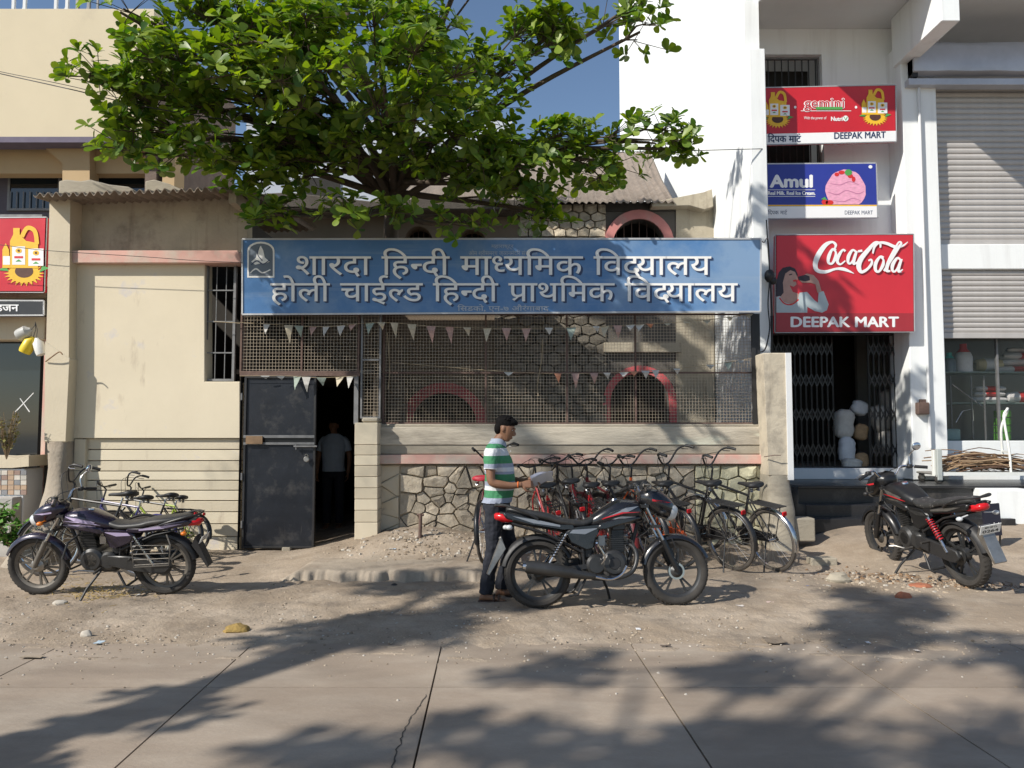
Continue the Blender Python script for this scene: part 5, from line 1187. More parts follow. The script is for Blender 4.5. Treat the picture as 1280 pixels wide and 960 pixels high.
    b.tube([(.36, 0, .92), (.32, 0, .74)], .032, 10); P('frame', b, blackp)
    # engine
    b = MB(); b.lathe([(0, -.13), (.09, -.13), (.115, -.11), (.12, -.05), (.12, .05), (.115, .11), (.09, .135), (0, .135)], (.06, 0, .38), 'y', 24); b.lathe([(0, -.12), (.07, -.12), (.09, -.10), (.09, .10), (.07, .125), (0, .125)], (-.10, 0, .37), 'y', 20); b.bx(-.14, .10, -.09, .09, .27, .46)
    en = P('engine', b, exh, sm=35)
    b = MB()
    for i in range(9):
        z = .50 + i * .020; s_ = .085 - .010 * abs(i - 4) / 4; x = .10 + i * .004
        b.bx(x - s_, x + s_, -.075, .075, z, z + .007)
    P('cooling_fin', b, exh, en, None, kind='stuff')
    b = MB(); b.bx(.05, .17, -.055, .055, .47, .72); b.bx(.06, .18, -.07, .07, .68, .74); P('cylinder', b, exh, en, bevel=.008)
    b = MB(); b.lathe([(0, .135), (.06, .135), (.07, .128), (.07, .12)], (.06, 0, .38), 'y', 20); P('engine_cover', b, dusty if not dk else blackp, en); b = MB(); b.lathe([(0, -.135), (.05, -.135), (.06, -.125)], (.06, 0, .38), 'y', 20); P('engine_cover', b, dusty if not dk else blackp, en)
    b = MB(); b.tube([(.02, 0, .60), (-.10, 0, .60)], .03, 10); b.bx(-.06, 0, -.03, .06, .54, .64); P('carburettor', b, alu, en)
    b = MB(); b.bx(-.21, -.12, -.08, .08, .42, .62); P('air_box', b, blackp, bevel=.02)
    # exhaust
    b = MB(); b.tube(cr([(.17, -.02, .56), (.25, -.06, .52), (.27, -.09, .42), (.22, -.11, .31), (.10, -.13, .26), (-.06, -.14, .265), (-.16, -.145, .28)], 6), .020, 10); P('exhaust_header', b, exh)
    b = MB(); b.tube([(-.12, -.145, .272), (-.22, -.15, .285), (-.34, -.155, .31), (-.50, -.16, .335), (-.68, -.165, .36), (-.74, -.165, .368)], [.026, .036, .050, .056, .058, .050], 16); ex = P('muffler', b, exh)
    b = MB(); b.tube([(-.735, -.165, .367), (-.765, -.165, .371)], [.034, .028], 12); P('muffler_tip', b, chrome, ex)
    b = MB(); b.tube(cr([(-.13, -.21, .272), (.0, -.215, .25), (.10, -.21, .29), (.15, -.20, .36)], 4), .012, 8); P('kick_guard', b, chrome)
    # swing arm, chain case, shocks
    for sy in (-.09, .09):
        b = MB(); b.bar((-.17, sy, .36), (-.66, sy, .30), .022, .04); P('swing_arm', b, blackp)
        b = MB(); b.tube([(-.37, sy * 1.45, .68), (-.56, sy * 1.45, .33)], .014, 8); sh = P('shock_absorber', b, chrome)
        b = MB(); A, B = Vector((-.38, sy * 1.45, .66)), Vector((-.50, sy * 1.45, .44)); dd = (B - A); pts = []
        u1 = Vector((0, 1, 0)); u2 = dd.normalized().cross(u1)
        for i in range(90): a = i / 90 * 9 * 2 * math.pi; pts.append(A + dd * i / 90 + (u1 * math.cos(a) + u2 * math.sin(a)) * .027)
        b.tube(pts, .006, 5); P('spring', b, accent if paint is blackm and accent2 is whitepr else (platew if paint is blackm else blackp), sh, fix=False)
    b = MB(); xzplate(b, [(-.10, .33), (-.10, .43), (-.30, .42), (-.58, .38), (-.68, .36), (-.71, .30), (-.66, .25), (-.55, .245), (-.30, .28)], .095, .035); P('chain_case', b, blackp if not guard else exh, bevel=.008)
    # tank
    b = MB(); body(b, secs_smooth([(.36, .83, .05, .05), (.33, .84, .10, .09), (.25, .85, .135, .115), (.12, .85, .145, .12), (.0, .835, .135, .105), (-.10, .81, .105, .085), (-.16, .795, .07, .05)]), 20, 0, 2.5); tk = P('fuel_tank', b, paint, sm=60)
    b = MB(); b.lathe([(0, .008), (.03, .006), (.034, -.01)], (.10, 0, .972), 'z', 16); P('filler_cap', b, chrome, tk)
    for sy in (-1, 1):
        b = MB()
        def onp(x, z):   # stripe follows the flank
            hw = .148 - .9 * abs(x - .13) ** 2 * 1.0 - .55 * (z - .85) ** 2 * 9 * .5
            return (x, sy * (max(.06, hw) + .004), z)
        for pts in ([(.30, .90), (.18, .885), (.04, .86), (-.06, .82), (.04, .83), (.20, .85)], [(.27, .80), (.14, .805), (.0, .80), (-.08, .785), (.02, .775), (.18, .775)]):
            P3 = [Vector(onp(*p)) for p in pts]; b.add(P3 + [p + Vector((0, -sy * .02, 0)) for p in P3], [tuple(range(6))] + [(i, (i + 1) % 6, 6 + (i + 1) % 6, 6 + i) for i in range(6)], 0)
        P3 = [Vector(onp(*p)) for p in [(.32, .845), (.14, .845), (-.02, .825), (-.09, .80), (.0, .815), (.15, .832)]]
        b.add([p + Vector((0, sy * .003, 0)) for p in P3], [tuple(range(6))], 1)
        P('tank_stripe', b, [accent2 if accent2 is not whitepr else alu, accent], tk, None)
        b = MB(); xzplate(b, [(.33, .80), (.22, .75), (.10, .72), (-.02, .70), (-.10, .72), (-.06, .78), (.1, .79)], sy * .10, sy * .045); P('tank_shroud', b, paint, bevel=.012)
    # seat
    b = MB(); body(b, secs_smooth([(-.07, .835, .05, .03), (-.11, .825, .095, .045), (-.25, .805, .12, .05), (-.42, .82, .13, .05), (-.52, .85, .13, .05), (-.70, .87, .12, .045), (-.84, .885, .085, .04), (-.89, .885, .05, .025)]), 16, 0, 3); P('seat', b, seatm, sm=60)
    # side panels and tail
    for sy in (-1, 1):
        b = MB(); xzplate(b, [(-.04, .76), (-.30, .76), (-.38, .70), (-.33, .58), (-.20, .50), (-.12, .52), (-.10, .62)], sy * .095, sy * .035); sp_ = P('side_panel', b, paint, bevel=.012)
        b = MB(); P3 = [(-.08, .73), (-.31, .73), (-.34, .69), (-.20, .685)]; b.prism([(x, sy * .133, z) for x, z in P3], (0, sy * .002, 0)); P('panel_stripe', b, accent2 if accent2 is not whitepr else exh, sp_, None)
        b = MB(); xzplate(b, [(-.30, .80), (-.28, .74), (-.45, .72), (-.68, .75), (-.90, .80), (-.94, .86), (-.86, .865), (-.6, .82), (-.45, .79)], sy * .085, sy * .04); tc_ = P('tail_cowl', b, paint, bevel=.012)
        b = MB(); b.prism([(x, sy * .128, z) for x, z in [(-.42, .775), (-.42, .755), (-.66, .775), (-.85, .83), (-.62, .81)]], (0, sy * .002, 0)); P('tail_stripe', b, accent2 if accent2 is not whitepr else alu, tc_, None)
    b = MB(); body(b, [(-.60, .78, .09, .05), (-.90, .82, .075, .05), (-.95, .83, .06, .04)], 12); P('tail_core', b, blackp)
    b = MB(); body(b, [(-.84, .81, .088, .04), (-.92, .815, .08, .048), (-.985, .825, .055, .035), (-1.0, .828, .03, .02)], 14); P('tail_lamp', b, lampred, sm=60)
    b = MB(); b.tube(cr([(-.62, -.13, .82), (-.72, -.155, .87), (-.88, -.14, .92), (-.97, -.08, .93), (-.985, 0, .93), (-.97, .08, .93), (-.88, .14, .92), (-.72, .155, .87), (-.62, .13, .82)], 4), .013, 8); P('grab_rail', b, blackp if paint is blackm else exh)
    # headlamp fairing
    b = MB(); body(b, secs_smooth([(.33, .98, .07, .05), (.40, .97, .125, .10), (.50, .93, .14, .13), (.58, .89, .125, .115), (.64, .86, .085, .08), (.66, .85, .05, .05)]), 18, 0, 2.6); fa = P('headlamp_fairing', b, paint, sm=60)
    b = MB(); rg = [ring_sup(Vector((.60 + dx, 0, .845 - dx * .3)), Vector((0, 1, 0)), Vector((.35, 0, 1)).normalized(), hw, hh, 18, 2.8) for dx, hw, hh in ((0, .118, .085), (.035, .11, .078), (.06, .085, .06), (.075, .03, .02))]; b.loft(rg); P('headlamp', b, lens if paint is not blackm else alu, fa, sm=60)
    b = MB(); rg = []
    for i in range(6):
        tt = i / 5; rg.append([Vector((.60 - .20 * tt - .02 * abs(y) * 8, y * (1 - .25 * tt), .96 + .13 * tt - abs(y) * .3)) for y in (-.11, -.06, 0, .06, .11)] + [Vector((.592 - .20 * tt - .02 * abs(y) * 8, y * (1 - .25 * tt), .955 + .13 * tt - abs(y) * .3)) for y in (.11, .06, 0, -.06, -.11)])
    b.loft(rg); P('visor', b, blackm, fa, sm=50)
    for sy in (-1, 1):
        b = MB(); P3 = [Vector((x, sy * yy, z)) for x, yy, z in ((.42, .138, .965), (.50, .145, .95), (.60, .123, .93), (.50, .147, .93), (.42, .138, .945))]; b.add(P3, [tuple(range(5))]); P('fairing_stripe', b, accent if dk else accent2, fa, None)
    b = MB(); b.box((.44, 0, 1.02), (.10, .20, .06), 0, Matrix.Rotation(R(25), 3, 'Y')); P('instrument_cluster', b, blackp, bevel=.015)
    # bars
    hb = cr([(.27, -.37, 1.04), (.30, -.30, 1.06), (.36, -.16, 1.08), (.37, -.08, 1.00), (.37, .08, 1.00), (.36, .16, 1.08), (.30, .30, 1.06), (.27, .37, 1.04)], 4)
    b = MB(); b.tube(hb, .011, 8); P('handlebar', b, chrome)
    for sy in (-1, 1):
        b = MB(); b.tube([(.255, sy * .385, 1.035), (.30, sy * .27, 1.062)], .018, 10); P('grip', b, blackp)
        b = MB(); b.tube([(.325, sy * .25, 1.065), (.37, sy * .30, 1.06), (.345, sy * .38, 1.03)], [.008, .006, .005], 6); P('lever', b, alu)
        b = MB(); b.box((.325, sy * .235, 1.07), (.05, .05, .045)); P('switch_gear', b, blackp, bevel=.008)
        b = MB(); b.ell((.50, sy * .20, .84), (.030, .028, .025), 12, 8); b.tube([(.49, sy * .10, .85), (.50, sy * .19, .845)], .008, 6, 0); ind = P('indicator', b, orange if not dk else blackp)
        b = MB(); b.ell((-.88, sy * .18, .72), (.030, .028, .025), 12, 8); b.tube([(-.86, sy * .08, .74), (-.87, sy * .17, .725)], .008, 6, 0); P('indicator', b, orange if not dk else lens)
        b = MB(); b.tube([(-.03, sy * .12, .30), (-.03, sy * .25, .29)], .013, 8); P('foot_peg', b, rubber); b = MB(); b.tube([(-.32, sy * .11, .40), (-.36, sy * .24, .41)], .012, 8); P('foot_peg', b, rubber)
        if mirror in ('B', 'L' if sy > 0 else 'R'):
            b = MB(); b.tube(cr([(.32, sy * .24, 1.08), (.34, sy * .26, 1.18), (.30, sy * .31, 1.25)], 4), .006, 6); mo = P('mirror', b, chrome)
            b = MB(); b.ell((.28, sy * .32, 1.28), (.018, .052, .046), 16, 8, 0, Matrix.Rotation(R(-12), 3, 'Y')); P('mirror_head', b, M('mirror glass', (.55, .6, .68), .08, .9, var=0), mo, sm=60)
    for sy in (-.07, .05):
        b = MB(); b.tube(cr([(.33, sy * 3, 1.07), (.47, sy * 1.6, 1.04), (.50, sy, .93), (.42, sy, .70), (.30, sy * .5, .60)], 5), .005, 5); P('control_cable', b, blackp)
    # stands, levers, chain, plate
    b = MB(); b.tube([(-.02, .10, .27), (.06, .22, .13), (.10, .30, .01)], .012, 8); b.box((.10, .31, .01), (.07, .045, .012)); P('side_stand', b, blackp)
    b = MB(); b.tube([(-.20, -.12, .26), (-.28, -.14, .12), (-.36, -.15, .11)], .012, 8); b.tube([(-.20, .12, .26), (-.28, .14, .12), (-.36, .15, .11)], .012, 8); b.tube([(-.28, -.14, .12), (-.28, .14, .12)], .012, 8); P('centre_stand', b, blackp)
    b = MB(); b.tube(cr([(-.06, -.15, .38), (-.04, -.19, .44), (-.10, -.20, .56), (-.12, -.25, .58)], 4), .010, 8); P('kick_lever', b, chrome if paint is not blackm else exh)
    b = MB(); b.tube([(.02, .15, .28), (.15, .19, .30), (.18, .24, .30)], .008, 6); P('gear_lever', b, alu)
    if guard:
        b = MB()
        for k in range(5): b.tube([(-.40, .215, .36 + .055 * k), (-.74, .215, .38 + .05 * k)], .005, 5)
        b.tube([(-.38, .21, .62), (-.40, .215, .34), (-.74, .215, .36), (-.76, .21, .58), (-.70, .15, .70)], .008, 6); P('leg_guard', b, dusty)
    b = MB(); b.tube([(.20, -.05, .66), (.24, -.20, .60), (.27, -.24, .44), (.22, -.20, .32), (.19, 0, .32), (.22, .20, .32), (.27, .24, .44), (.24, .20, .60), (.20, .05, .66)], .011, 8) if guard else b.tube([(.24, -.06, .58), (.26, -.08, .5)], .01, 6); P('crash_bar', b, blackp)
    if plate:
        Rm = Matrix.Rotation(R(-22), 3, 'Y'); c = Vector((-1.01, .0, .60)); b = MB(); b.box(c, (.006, .20, .105), 0, Rm); pl_ = P('number_plate', b, platew, t, None, bevel=.004)
        b = MB()
        for txt, zz, hh, ww in plate:
            v, f = glyph_mesh(txt, .02); xa_, xb_ = min(p[0] for p in v), max(p[0] for p in v); sc_ = ww / (xb_ - xa_)
            b.add([c + Rm @ Vector((-.005, -((p[0] - xa_) * sc_ - ww / 2), zz + p[1] * hh)) for p in v], f)
        P('plate_number', b, blackm, pl_, None, fix=False)
    return t

purple = M('metallic purple paint', (.017, .012, .028), .3, .2, var=.2, scale=6, coat=.6, c2=(.075, .06, .065), thr=(.55, .85), s2=5)
lilac = M('lilac decal', (.45, .38, .55), .35, var=.1); redline = M('red decal', (.50, .02, .03), .35, var=.05); greydec = M('silver grey decal', (.26, .28, .31), .35, .3, var=.1)
glossb = M('gloss black paint', (.012, .012, .014), .25, var=.25, scale=7, coat=.5, c2=(.06, .055, .05), thr=(.6, .9), s2=5)
def bike_place(rear, front_dir, gz_=True): pass
# purple motorcycle: we see its left flank, heading towards -X
Yb = 7.62; xr_b, xf_b = X(230, 705, Yb), X(56, 708, Yb); mid = (xr_b + xf_b) / 2
motorcycle('dusty purple motorcycle leaning on its side stand in front of the grooved cream wall', (mid - .03, Yb - .10, gz(mid, Yb) + .01), R(181), R(-8), (purple, lilac, lilac), plate=[('MH 20', .01, .034, .11), ('4407', -.035, .04, .13)], guard=True, mirror='R', spokes=6, scale=.955, dk=False, warp=(.68, .76, .80, .92))
# black motorcycle with red lines beside the man
Yb = 7.0; xr_b, xf_b = X(672, 722, Yb), X(843, 715, Yb); mid = (xr_b + xf_b) / 2
motorcycle('glossy black motorcycle with red and grey tank stripes, beside the man in the striped shirt', (mid, Yb - .02, gz(mid, Yb) + .01), R(5), R(-7), (glossb, redline, greydec), mirror='N', spokes=5)
# black motorcycle seen from behind its tail
xr_b, yr_b, xf_b, yf_b = X(1211, 700, 7.8), 7.8, X(1112, 680, 9.1), 9.1
yaw = math.atan2(yf_b - yr_b, xf_b - xr_b); mx, my = (xr_b + xf_b) / 2, (yr_b + yf_b) / 2
seatp = M('patterned seat cover', (.03, .03, .03), .6, var=.2, scale=10, c2=(.30, .28, .26), thr=(.60, .63), s2=26, stretch=(1, 1, .3))
motorcycle('black motorcycle with patterned seat and white rear plate parked before the shop steps', (mx, my, gz(mx, my) + .012), yaw, R(-9), (blackm, redline, whitepr), plate=[('MH 20 CL', .016, .026, .12), ('0264', -.035, .045, .155)], mirror='R', spokes=5, seatm=seatp, scale=1.08, warp=(.76, .86, .90, .95))

# ================================================================== bicycles
spokeM = M('spoke steel', (.45, .44, .42), .4, .8, var=.1); tyreb = M('bicycle tyre', (.075, .065, .055), .9, var=.3, scale=10)
def bicycle(label, loc, yaw, paint, lean=0, pitch=0, scale=1.0, steer=0, rack=True, style='diamond', saddle=None, barstyle='flat', fenders=None, chain=True, tyre=None):
    t = thing('bicycle', label, 'bicycle', loc, (lean, -pitch, yaw), 'bicycles parked along the walls', scale)
    def P(name, mb, m, par=t, sm=40, **k): return mb.build(name, m, par, smooth=sm, **k)
    fenders = fenders or paint; Rr = .325; rc, fc = Vector((-.50, 0, .34)), Vector((.56, 0, .34)); hd = Vector((.40, 0, .80)); hu = Vector((.36, 0, 1.02)); bb_ = Vector((-.06, 0, .30)); st = Vector((-.20, 0, .78))
    S_ = Matrix.Rotation(steer, 3, 'Z')
    def F_(p): return hd + S_ @ (Vector(p) - hd) if steer else Vector(p)
    for c, fr in ((rc, 0), (fc, 1)):
        def T(mb):
            if fr and steer: mb.v = [F_(p) for p in mb.v]
            return mb
        b = MB(); b.lathe([(.300, -.012), (.290, -.010), (.290, .010), (.300, .012), (.306, .008), (.306, -.008)], c, 'y', 36, 0, True); w = P('wheel', T(b), chrome)
        b = MB(); b.lathe([(.303, -.012), (.318, -.019), (.332, -.014), (.338, 0), (.332, .014), (.318, .019), (.303, .012)], c, 'y', 36, 0, True); P('tyre', T(b), tyre or tyreb, w)
        b = MB()
        for k in range(28):
            a = 2 * math.pi * k / 28; s_ = -.03 if k % 2 else .03; a2 = a + (.5 if k % 4 < 2 else -.5)
            b.tube([c + Vector((.018 * math.cos(a2), s_, .018 * math.sin(a2))), c + Vector((.295 * math.cos(a), 0, .295 * math.sin(a)))], .0016, 3, caps=False)
        P('spokes', T(b), spokeM, w, None, fix=False, kind='stuff')
        b = MB(); b.tube([c + Vector((0, -.05, 0)), c + Vector((0, .05, 0))], .018, 10); P('hub', T(b), chrome, w)
        b = MB(); rg = []
        a0, a1 = (-5, 150) if not fr else (20, 165)
        if not fr: a0, a1 = 30, 190
        for i in range(15):
            a = R(a0 + (a1 - a0) * i / 14); u = Vector((math.cos(a), 0, math.sin(a))); cc = c + u * .352
            rg.append([cc + Vector((0, y, 0)) + u * h for y, h in ((-.028, -.012), (-.015, .004), (0, .007), (.015, .004), (.028, -.012))] + [cc + Vector((0, y, 0)) + u * (h - .003) for y, h in ((.026, -.012), (.014, .003), (0, .005), (-.014, .003), (-.026, -.012))])
        b.loft(rg); P('front_mudguard' if fr else 'rear_mudguard', T(b), fenders)
    b = MB(); rad = .0145
    if style == 'diamond': b.tube([st, hd + Vector((0, 0, .06))], rad, 8)
    elif style == 'step': b.tube(cr([st - Vector((-.04, 0, .22)), (.10, 0, .46), (.28, 0, .62), tuple(hd)], 4), rad, 8)
    b.tube([bb_, hd - Vector((0, 0, .02))], rad * 1.15, 8); b.tube([bb_, st], rad, 8)
    for sy in (-.05, .05):
        b.tube([bb_ + Vector((0, sy * .5, 0)), rc + Vector((0, sy, 0))], .009, 6); b.tube([st + Vector((0, sy * .3, -.04)), rc + Vector((0, sy, 0))], .008, 6)
    b.tube([hd - Vector((0, 0, .04)), hd + Vector((-.02, 0, .10))], .019, 10); P('frame', b, paint)
    b = MB()
    for sy in (-.045, .045): b.tube([F_(fc + Vector((0, sy, 0))), F_(fc + Vector((-.08, sy, .30))), F_(hd + Vector((.01, sy * .6, -.06)))], .010, 6)
    P('fork', b, paint)
    b = MB(); b.tube([F_(hd), F_(hu), F_(hu + Vector((.03, 0, .03)))], .012, 8)
    z_ = hu.z + .04
    if barstyle == 'flat': pts = [(.20, -.28, z_ + .06), (.30, -.25, z_ + .07), (.39, -.18, z_ + .05), (.40, -.08, z_ + .0), (.40, .08, z_ + .0), (.39, .18, z_ + .05), (.30, .25, z_ + .07), (.20, .28, z_ + .06)]
    elif barstyle == 'high': pts = [(.20, -.29, z_ + .14), (.30, -.27, z_ + .16), (.37, -.20, z_ + .12), (.40, -.07, z_ + .0), (.40, .07, z_ + .0), (.37, .20, z_ + .12), (.30, .27, z_ + .16), (.20, .29, z_ + .14)]
    else: pts = [(.36, -.30, z_ + .05), (.39, -.15, z_ + .02), (.40, 0, z_), (.39, .15, z_ + .02), (.36, .30, z_ + .05)]
    H = [F_(p) for p in cr(pts, 4)]; b.tube(H, .011, 8); P('handlebar', b, blackp if paint is not chrome else chrome)
    for k in (1, -1):
        e = H[:5] if k == 1 else H[-5:]; b = MB(); b.tube(e, .017, 8); P('grip', b, blackp)
        q = H[6] if k == 1 else H[-7]; q2 = H[2] if k == 1 else H[-3]; b = MB(); b.tube([q + Vector((.02, 0, -.015)), (q + q2) / 2 + Vector((.045, 0, -.03)), q2 + Vector((.03, 0, -.035))], .005, 5); P('brake_lever', b, chrome)
    b = MB(); b.tube(cr([tuple(H[8]), tuple(H[len(H) // 2] + Vector((.09, .03, .08))), tuple(hd + Vector((.05, .02, .0))), tuple(hd + Vector((.06, 0, -.15)))], 5), .0035, 5); b.tube(cr([tuple(H[-9]), tuple(H[len(H) // 2] + Vector((.08, -.03, .06))), tuple(hd + Vector((-.05, .0, -.04))), (.0, .0, .5)], 5), .0035, 5); P('brake_cable', b, blackp)
    sd = saddle or blackp; sz = .90
    b = MB(); b.tube([st, (-.225, 0, sz - .03)], .012, 8); P('seat_post', b, chrome)
    b = MB(); body(b, secs_smooth([(-.06, sz + .0, .018, .014), (-.10, sz + .005, .028, .018), (-.18, sz + .005, .045, .022), (-.26, sz + .012, .095, .03), (-.33, sz + .018, .105, .036), (-.37, sz + .018, .07, .026)]), 12, 0, 2.5); sa = P('saddle', b, sd, sm=60)
    b = MB()
    for sy in (-.05, .05):
        b = MB(); b.tube([(-.30 + .02 * math.cos(a) , sy + .02 * math.sin(a), sz - .015 - .045 * i / 24) for i in range(25) for a in [i * 1.3]], .004, 4)
        P('saddle_spring', b, chrome, sa, None, fix=False)
    if rack:
        b = MB(); zr = .72
        for y in (-.06, -.03, 0, .03, .06): b.tube([(-.26, y, zr + .01), (-.66, y, zr)], .0055, 5)
        for x in (-.30, -.48, -.65): b.tube([(x, -.075, zr), (x, .075, zr)], .006, 5)
        for sy in (-.075, .075): b.tube([(-.26, sy, zr + .01), (-.66, sy, zr)], .007, 6); b.tube([(-.58, sy, zr), (-.50, sy * .8, .34)], .006, 5)
        P('carrier', b, blackp if paint is not chrome else chrome)
        b = MB(); b.box((-.70, 0, .66), (.02, .06, .045)); P('reflector', b, lampred, bevel=.005)
    b = MB(); b.lathe([(.075, -.004), (.09, -.004), (.09, .004), (.075, .004)], bb_ + Vector((0, -.06, 0)), 'y', 24, 0, True); b.tube([bb_ + Vector((0, -.075, 0)), bb_ + Vector((.10, -.08, -.13))], .009, 6); b.tube([bb_ + Vector((0, .075, 0)), bb_ + Vector((-.10, .08, .13))], .009, 6)
    b.tube([bb_ + Vector((0, -.09, 0)), bb_ + Vector((0, .09, 0))], .014, 8)
    for k in range(5): a = k * 1.257; b.bar(bb_ + Vector((0, -.06, 0)), bb_ + Vector((.08 * math.cos(a), -.06, .08 * math.sin(a))), .004, .01)
    ck = P('crank', b, chrome)
    b = MB(); b.box(bb_ + Vector((.10, -.125, -.13)), (.085, .09, .022)); P('pedal', b, blackp, ck, None, bevel=.004); b = MB(); b.box(bb_ + Vector((-.10, .125, .13)), (.085, .09, .022)); P('pedal', b, blackp, ck, None, bevel=.004)
    if chain:
        b = MB(); xzplate(b, [(.05, .32), (.0, .40), (-.10, .405), (-.30, .385), (-.50, .39), (-.54, .34), (-.50, .30), (-.30, .29), (-.05, .22), (.03, .24)], -.075, .012); P('chain_case', b, paint, bevel=.003)
    b = MB(); b.tube([rc + Vector((.02, .06, 0)), rc + Vector((-.06, .20, -.33))], .009, 6); P('side_stand', b, blackp)
    return t
def bike_at(label, px, Y, yawdeg, paint, **k):
    """rear wheel of the bicycle at pixel column px and depth Y"""
    s_ = k.get('scale', 1.0); y_ = R(yawdeg); rx = X(px, 690, Y); ox, oy = rx + .50 * s_ * math.cos(y_), Y + .50 * s_ * math.sin(y_)
    zr = gz(rx, Y); fx, fy = rx + 1.06 * s_ * math.cos(y_), Y + 1.06 * s_ * math.sin(y_); zf_ = gz(fx, fy)
    pt = k.pop('pitch', math.atan2(zf_ - zr, 1.06 * s_))
    return bicycle(label, (ox, oy, (zr + zf_) / 2 - .005 + .50 * s_ * math.sin(pt) * 0), y_, paint, pitch=pt, **k)
bred = M('bicycle red paint', (.50, .025, .03), .35, var=.15, scale=8, coat=.3); bblack = M('bicycle black paint', (.015, .015, .016), .35, var=.3, scale=8, c2=(.07, .06, .05), thr=(.6, .85), s2=8)
borange = M('bicycle orange paint', (.75, .13, .03), .35, var=.1, coat=.3); bmar = M('bicycle maroon paint', (.16, .02, .025), .4, var=.2); bblue = M('bicycle violet paint', (.04, .035, .13), .35, var=.15); bgreen = M('bicycle lime paint', (.28, .38, .03), .4, var=.1); bwhite = M('bicycle white paint', (.6, .6, .58), .35, var=.1)
redsad = M('red saddle vinyl', (.50, .03, .05), .5, var=.1)
L_ = R(-7)
bike_at('black roadster bicycle with wire carrier parked nearest the end pier', 966, 8.72, 118, bblack, lean=L_, scale=1.04, barstyle='high', saddle=blackp, steer=.35, fenders=chrome)
bike_at('black bicycle with long curved frame, second from the end pier', 915, 8.75, 122, bblack, lean=R(-8), scale=1.06, barstyle='high', style='diamond', steer=.25)
bike_at('bright orange step-through bicycle third from the end pier', 852, 8.95, 116, borange, lean=L_, scale=1.02, style='step', steer=.2, barstyle='high', rack=True, fenders=bblack)
bike_at('black bicycle squeezed between the orange one and the red and white one', 818, 8.95, 112, bblack, lean=L_, scale=1.02, steer=.3, barstyle='flat')
bike_at('maroon bicycle in the middle of the row behind the black motorcycle tank', 782, 8.95, 108, bmar, lean=L_, scale=1.02, steer=.1, barstyle='high')
bike_at('red bicycle with white fork in the middle of the row behind the motorcycle', 756, 8.95, 104, bred, lean=L_, scale=1.0, steer=-.1, fenders=bwhite, style='step')
bike_at('small black bicycle behind the papers in the man\'s hands', 730, 9.0, 100, bblack, lean=L_, scale=1.04, steer=.2, barstyle='flat')
bike_at('red bicycle just behind the papers, with chrome mudguards', 703, 8.95, 100, bred, lean=R(-9), scale=1.0, steer=.2, fenders=chrome, style='step')
bike_at('red saddled bicycle standing behind the striped shirt man at the wall', 606, 8.8, 82, bmar, lean=R(-4), scale=1.02, steer=.6, saddle=redsad, rack=False, fenders=bblack, barstyle='high')
# behind the purple motorcycle
bike_at('dark bicycle with upright bars standing between the purple motorcycle and the flared post', 176, 8.4, 176, bblack, lean=R(6), scale=.98, steer=.25, rack=False, barstyle='high')
bike_at('violet bicycle with black saddle leaning at the grooved wall behind the purple motorcycle', 190, 9.05, 168, bblue, lean=R(8), scale=.86, steer=.3, rack=False, barstyle='straight')
bike_at('black bicycle leaning on the grooved wall with a round saddle back', 222, 9.3, 170, bblack, lean=R(9), scale=.86, steer=.4, rack=True, barstyle='high')
bike_at('lime green bicycle closest to the grooved wall', 235, 9.55, 172, bgreen, lean=R(9), scale=.80, steer=.3, rack=True, barstyle='straight', fenders=bblack)
# ================================================================== people
skin = M('brown skin', (.23, .115, .065), .55, var=.08, scale=20); hairM = M('black hair', (.006, .005, .005), .8, spec=.15, var=.3, scale=60, bump=.003, bscale=120)
def stripes(name, bands, base):
    m = bpy.data.materials.new(name); m.use_nodes = True; nt = m.node_tree; b = nt.nodes['Principled BSDF']; b.inputs['Roughness'].default_value = .85
    tc = nt.nodes.new('ShaderNodeTexCoord'); sx = nt.nodes.new('ShaderNodeSeparateXYZ'); nt.links.new(tc.outputs['Object'], sx.inputs[0])
    mr = nt.nodes.new('ShaderNodeMapRange'); mr.inputs[1].default_value = .8; mr.inputs[2].default_value = 1.6; nt.links.new(sx.outputs[2], mr.inputs[0])
    rp = nt.nodes.new('ShaderNodeValToRGB'); rp.color_ramp.interpolation = 'CONSTANT'; el = rp.color_ramp.elements; el[0].position = 0; el[0].color = (*base, 1); el.remove(el[1])
    for z, c in bands: e = el.new((z - .8) / .8); e.color = (*c, 1)
    nt.links.new(mr.outputs[0], rp.inputs[0]); nt.links.new(rp.outputs[0], b.inputs['Base Color'])
    n = nt.nodes.new('ShaderNodeTexNoise'); n.inputs['Scale'].default_value = 14; bp = nt.nodes.new('ShaderNodeBump'); bp.inputs['Distance'].default_value = .02; bp.inputs['Strength'].default_value = .6; nt.links.new(tc.outputs['Object'], n.inputs['Vector']); nt.links.new(n.outputs[0], bp.inputs['Height']); nt.links.new(bp.outputs[0], b.inputs['Normal'])
    return m
GRN, WHT, BLU = (.05, .22, .10), (.60, .61, .62), (.30, .33, .41)
shirtM = stripes('striped polo cloth', [(.90, BLU), (.955, GRN), (1.022, WHT), (1.065, BLU), (1.105, GRN), (1.172, BLU), (1.20, WHT), (1.235, BLU), (1.275, GRN), (1.345, WHT), (1.415, GRN), (1.455, BLU)], WHT)
trouM = M('navy trousers', (.012, .014, .022), .85, var=.2, scale=6, bump=.004, bscale=14)
def remesh(o, vox=.006, sm=3, crease=0):
    m = o.modifiers.new('remesh', 'REMESH'); m.mode = 'VOXEL'; m.voxel_size = vox; m.use_smooth_shade = True
    s_ = o.modifiers.new('smooth', 'SMOOTH'); s_.factor = .5; s_.iterations = sm
    if crease:
        tx = bpy.data.textures.new('folds', 'CLOUDS'); tx.noise_scale = .11; tx.noise_depth = 2; dm = o.modifiers.new('folds', 'DISPLACE'); dm.texture = tx; dm.strength = crease; dm.mid_level = .5
    return o
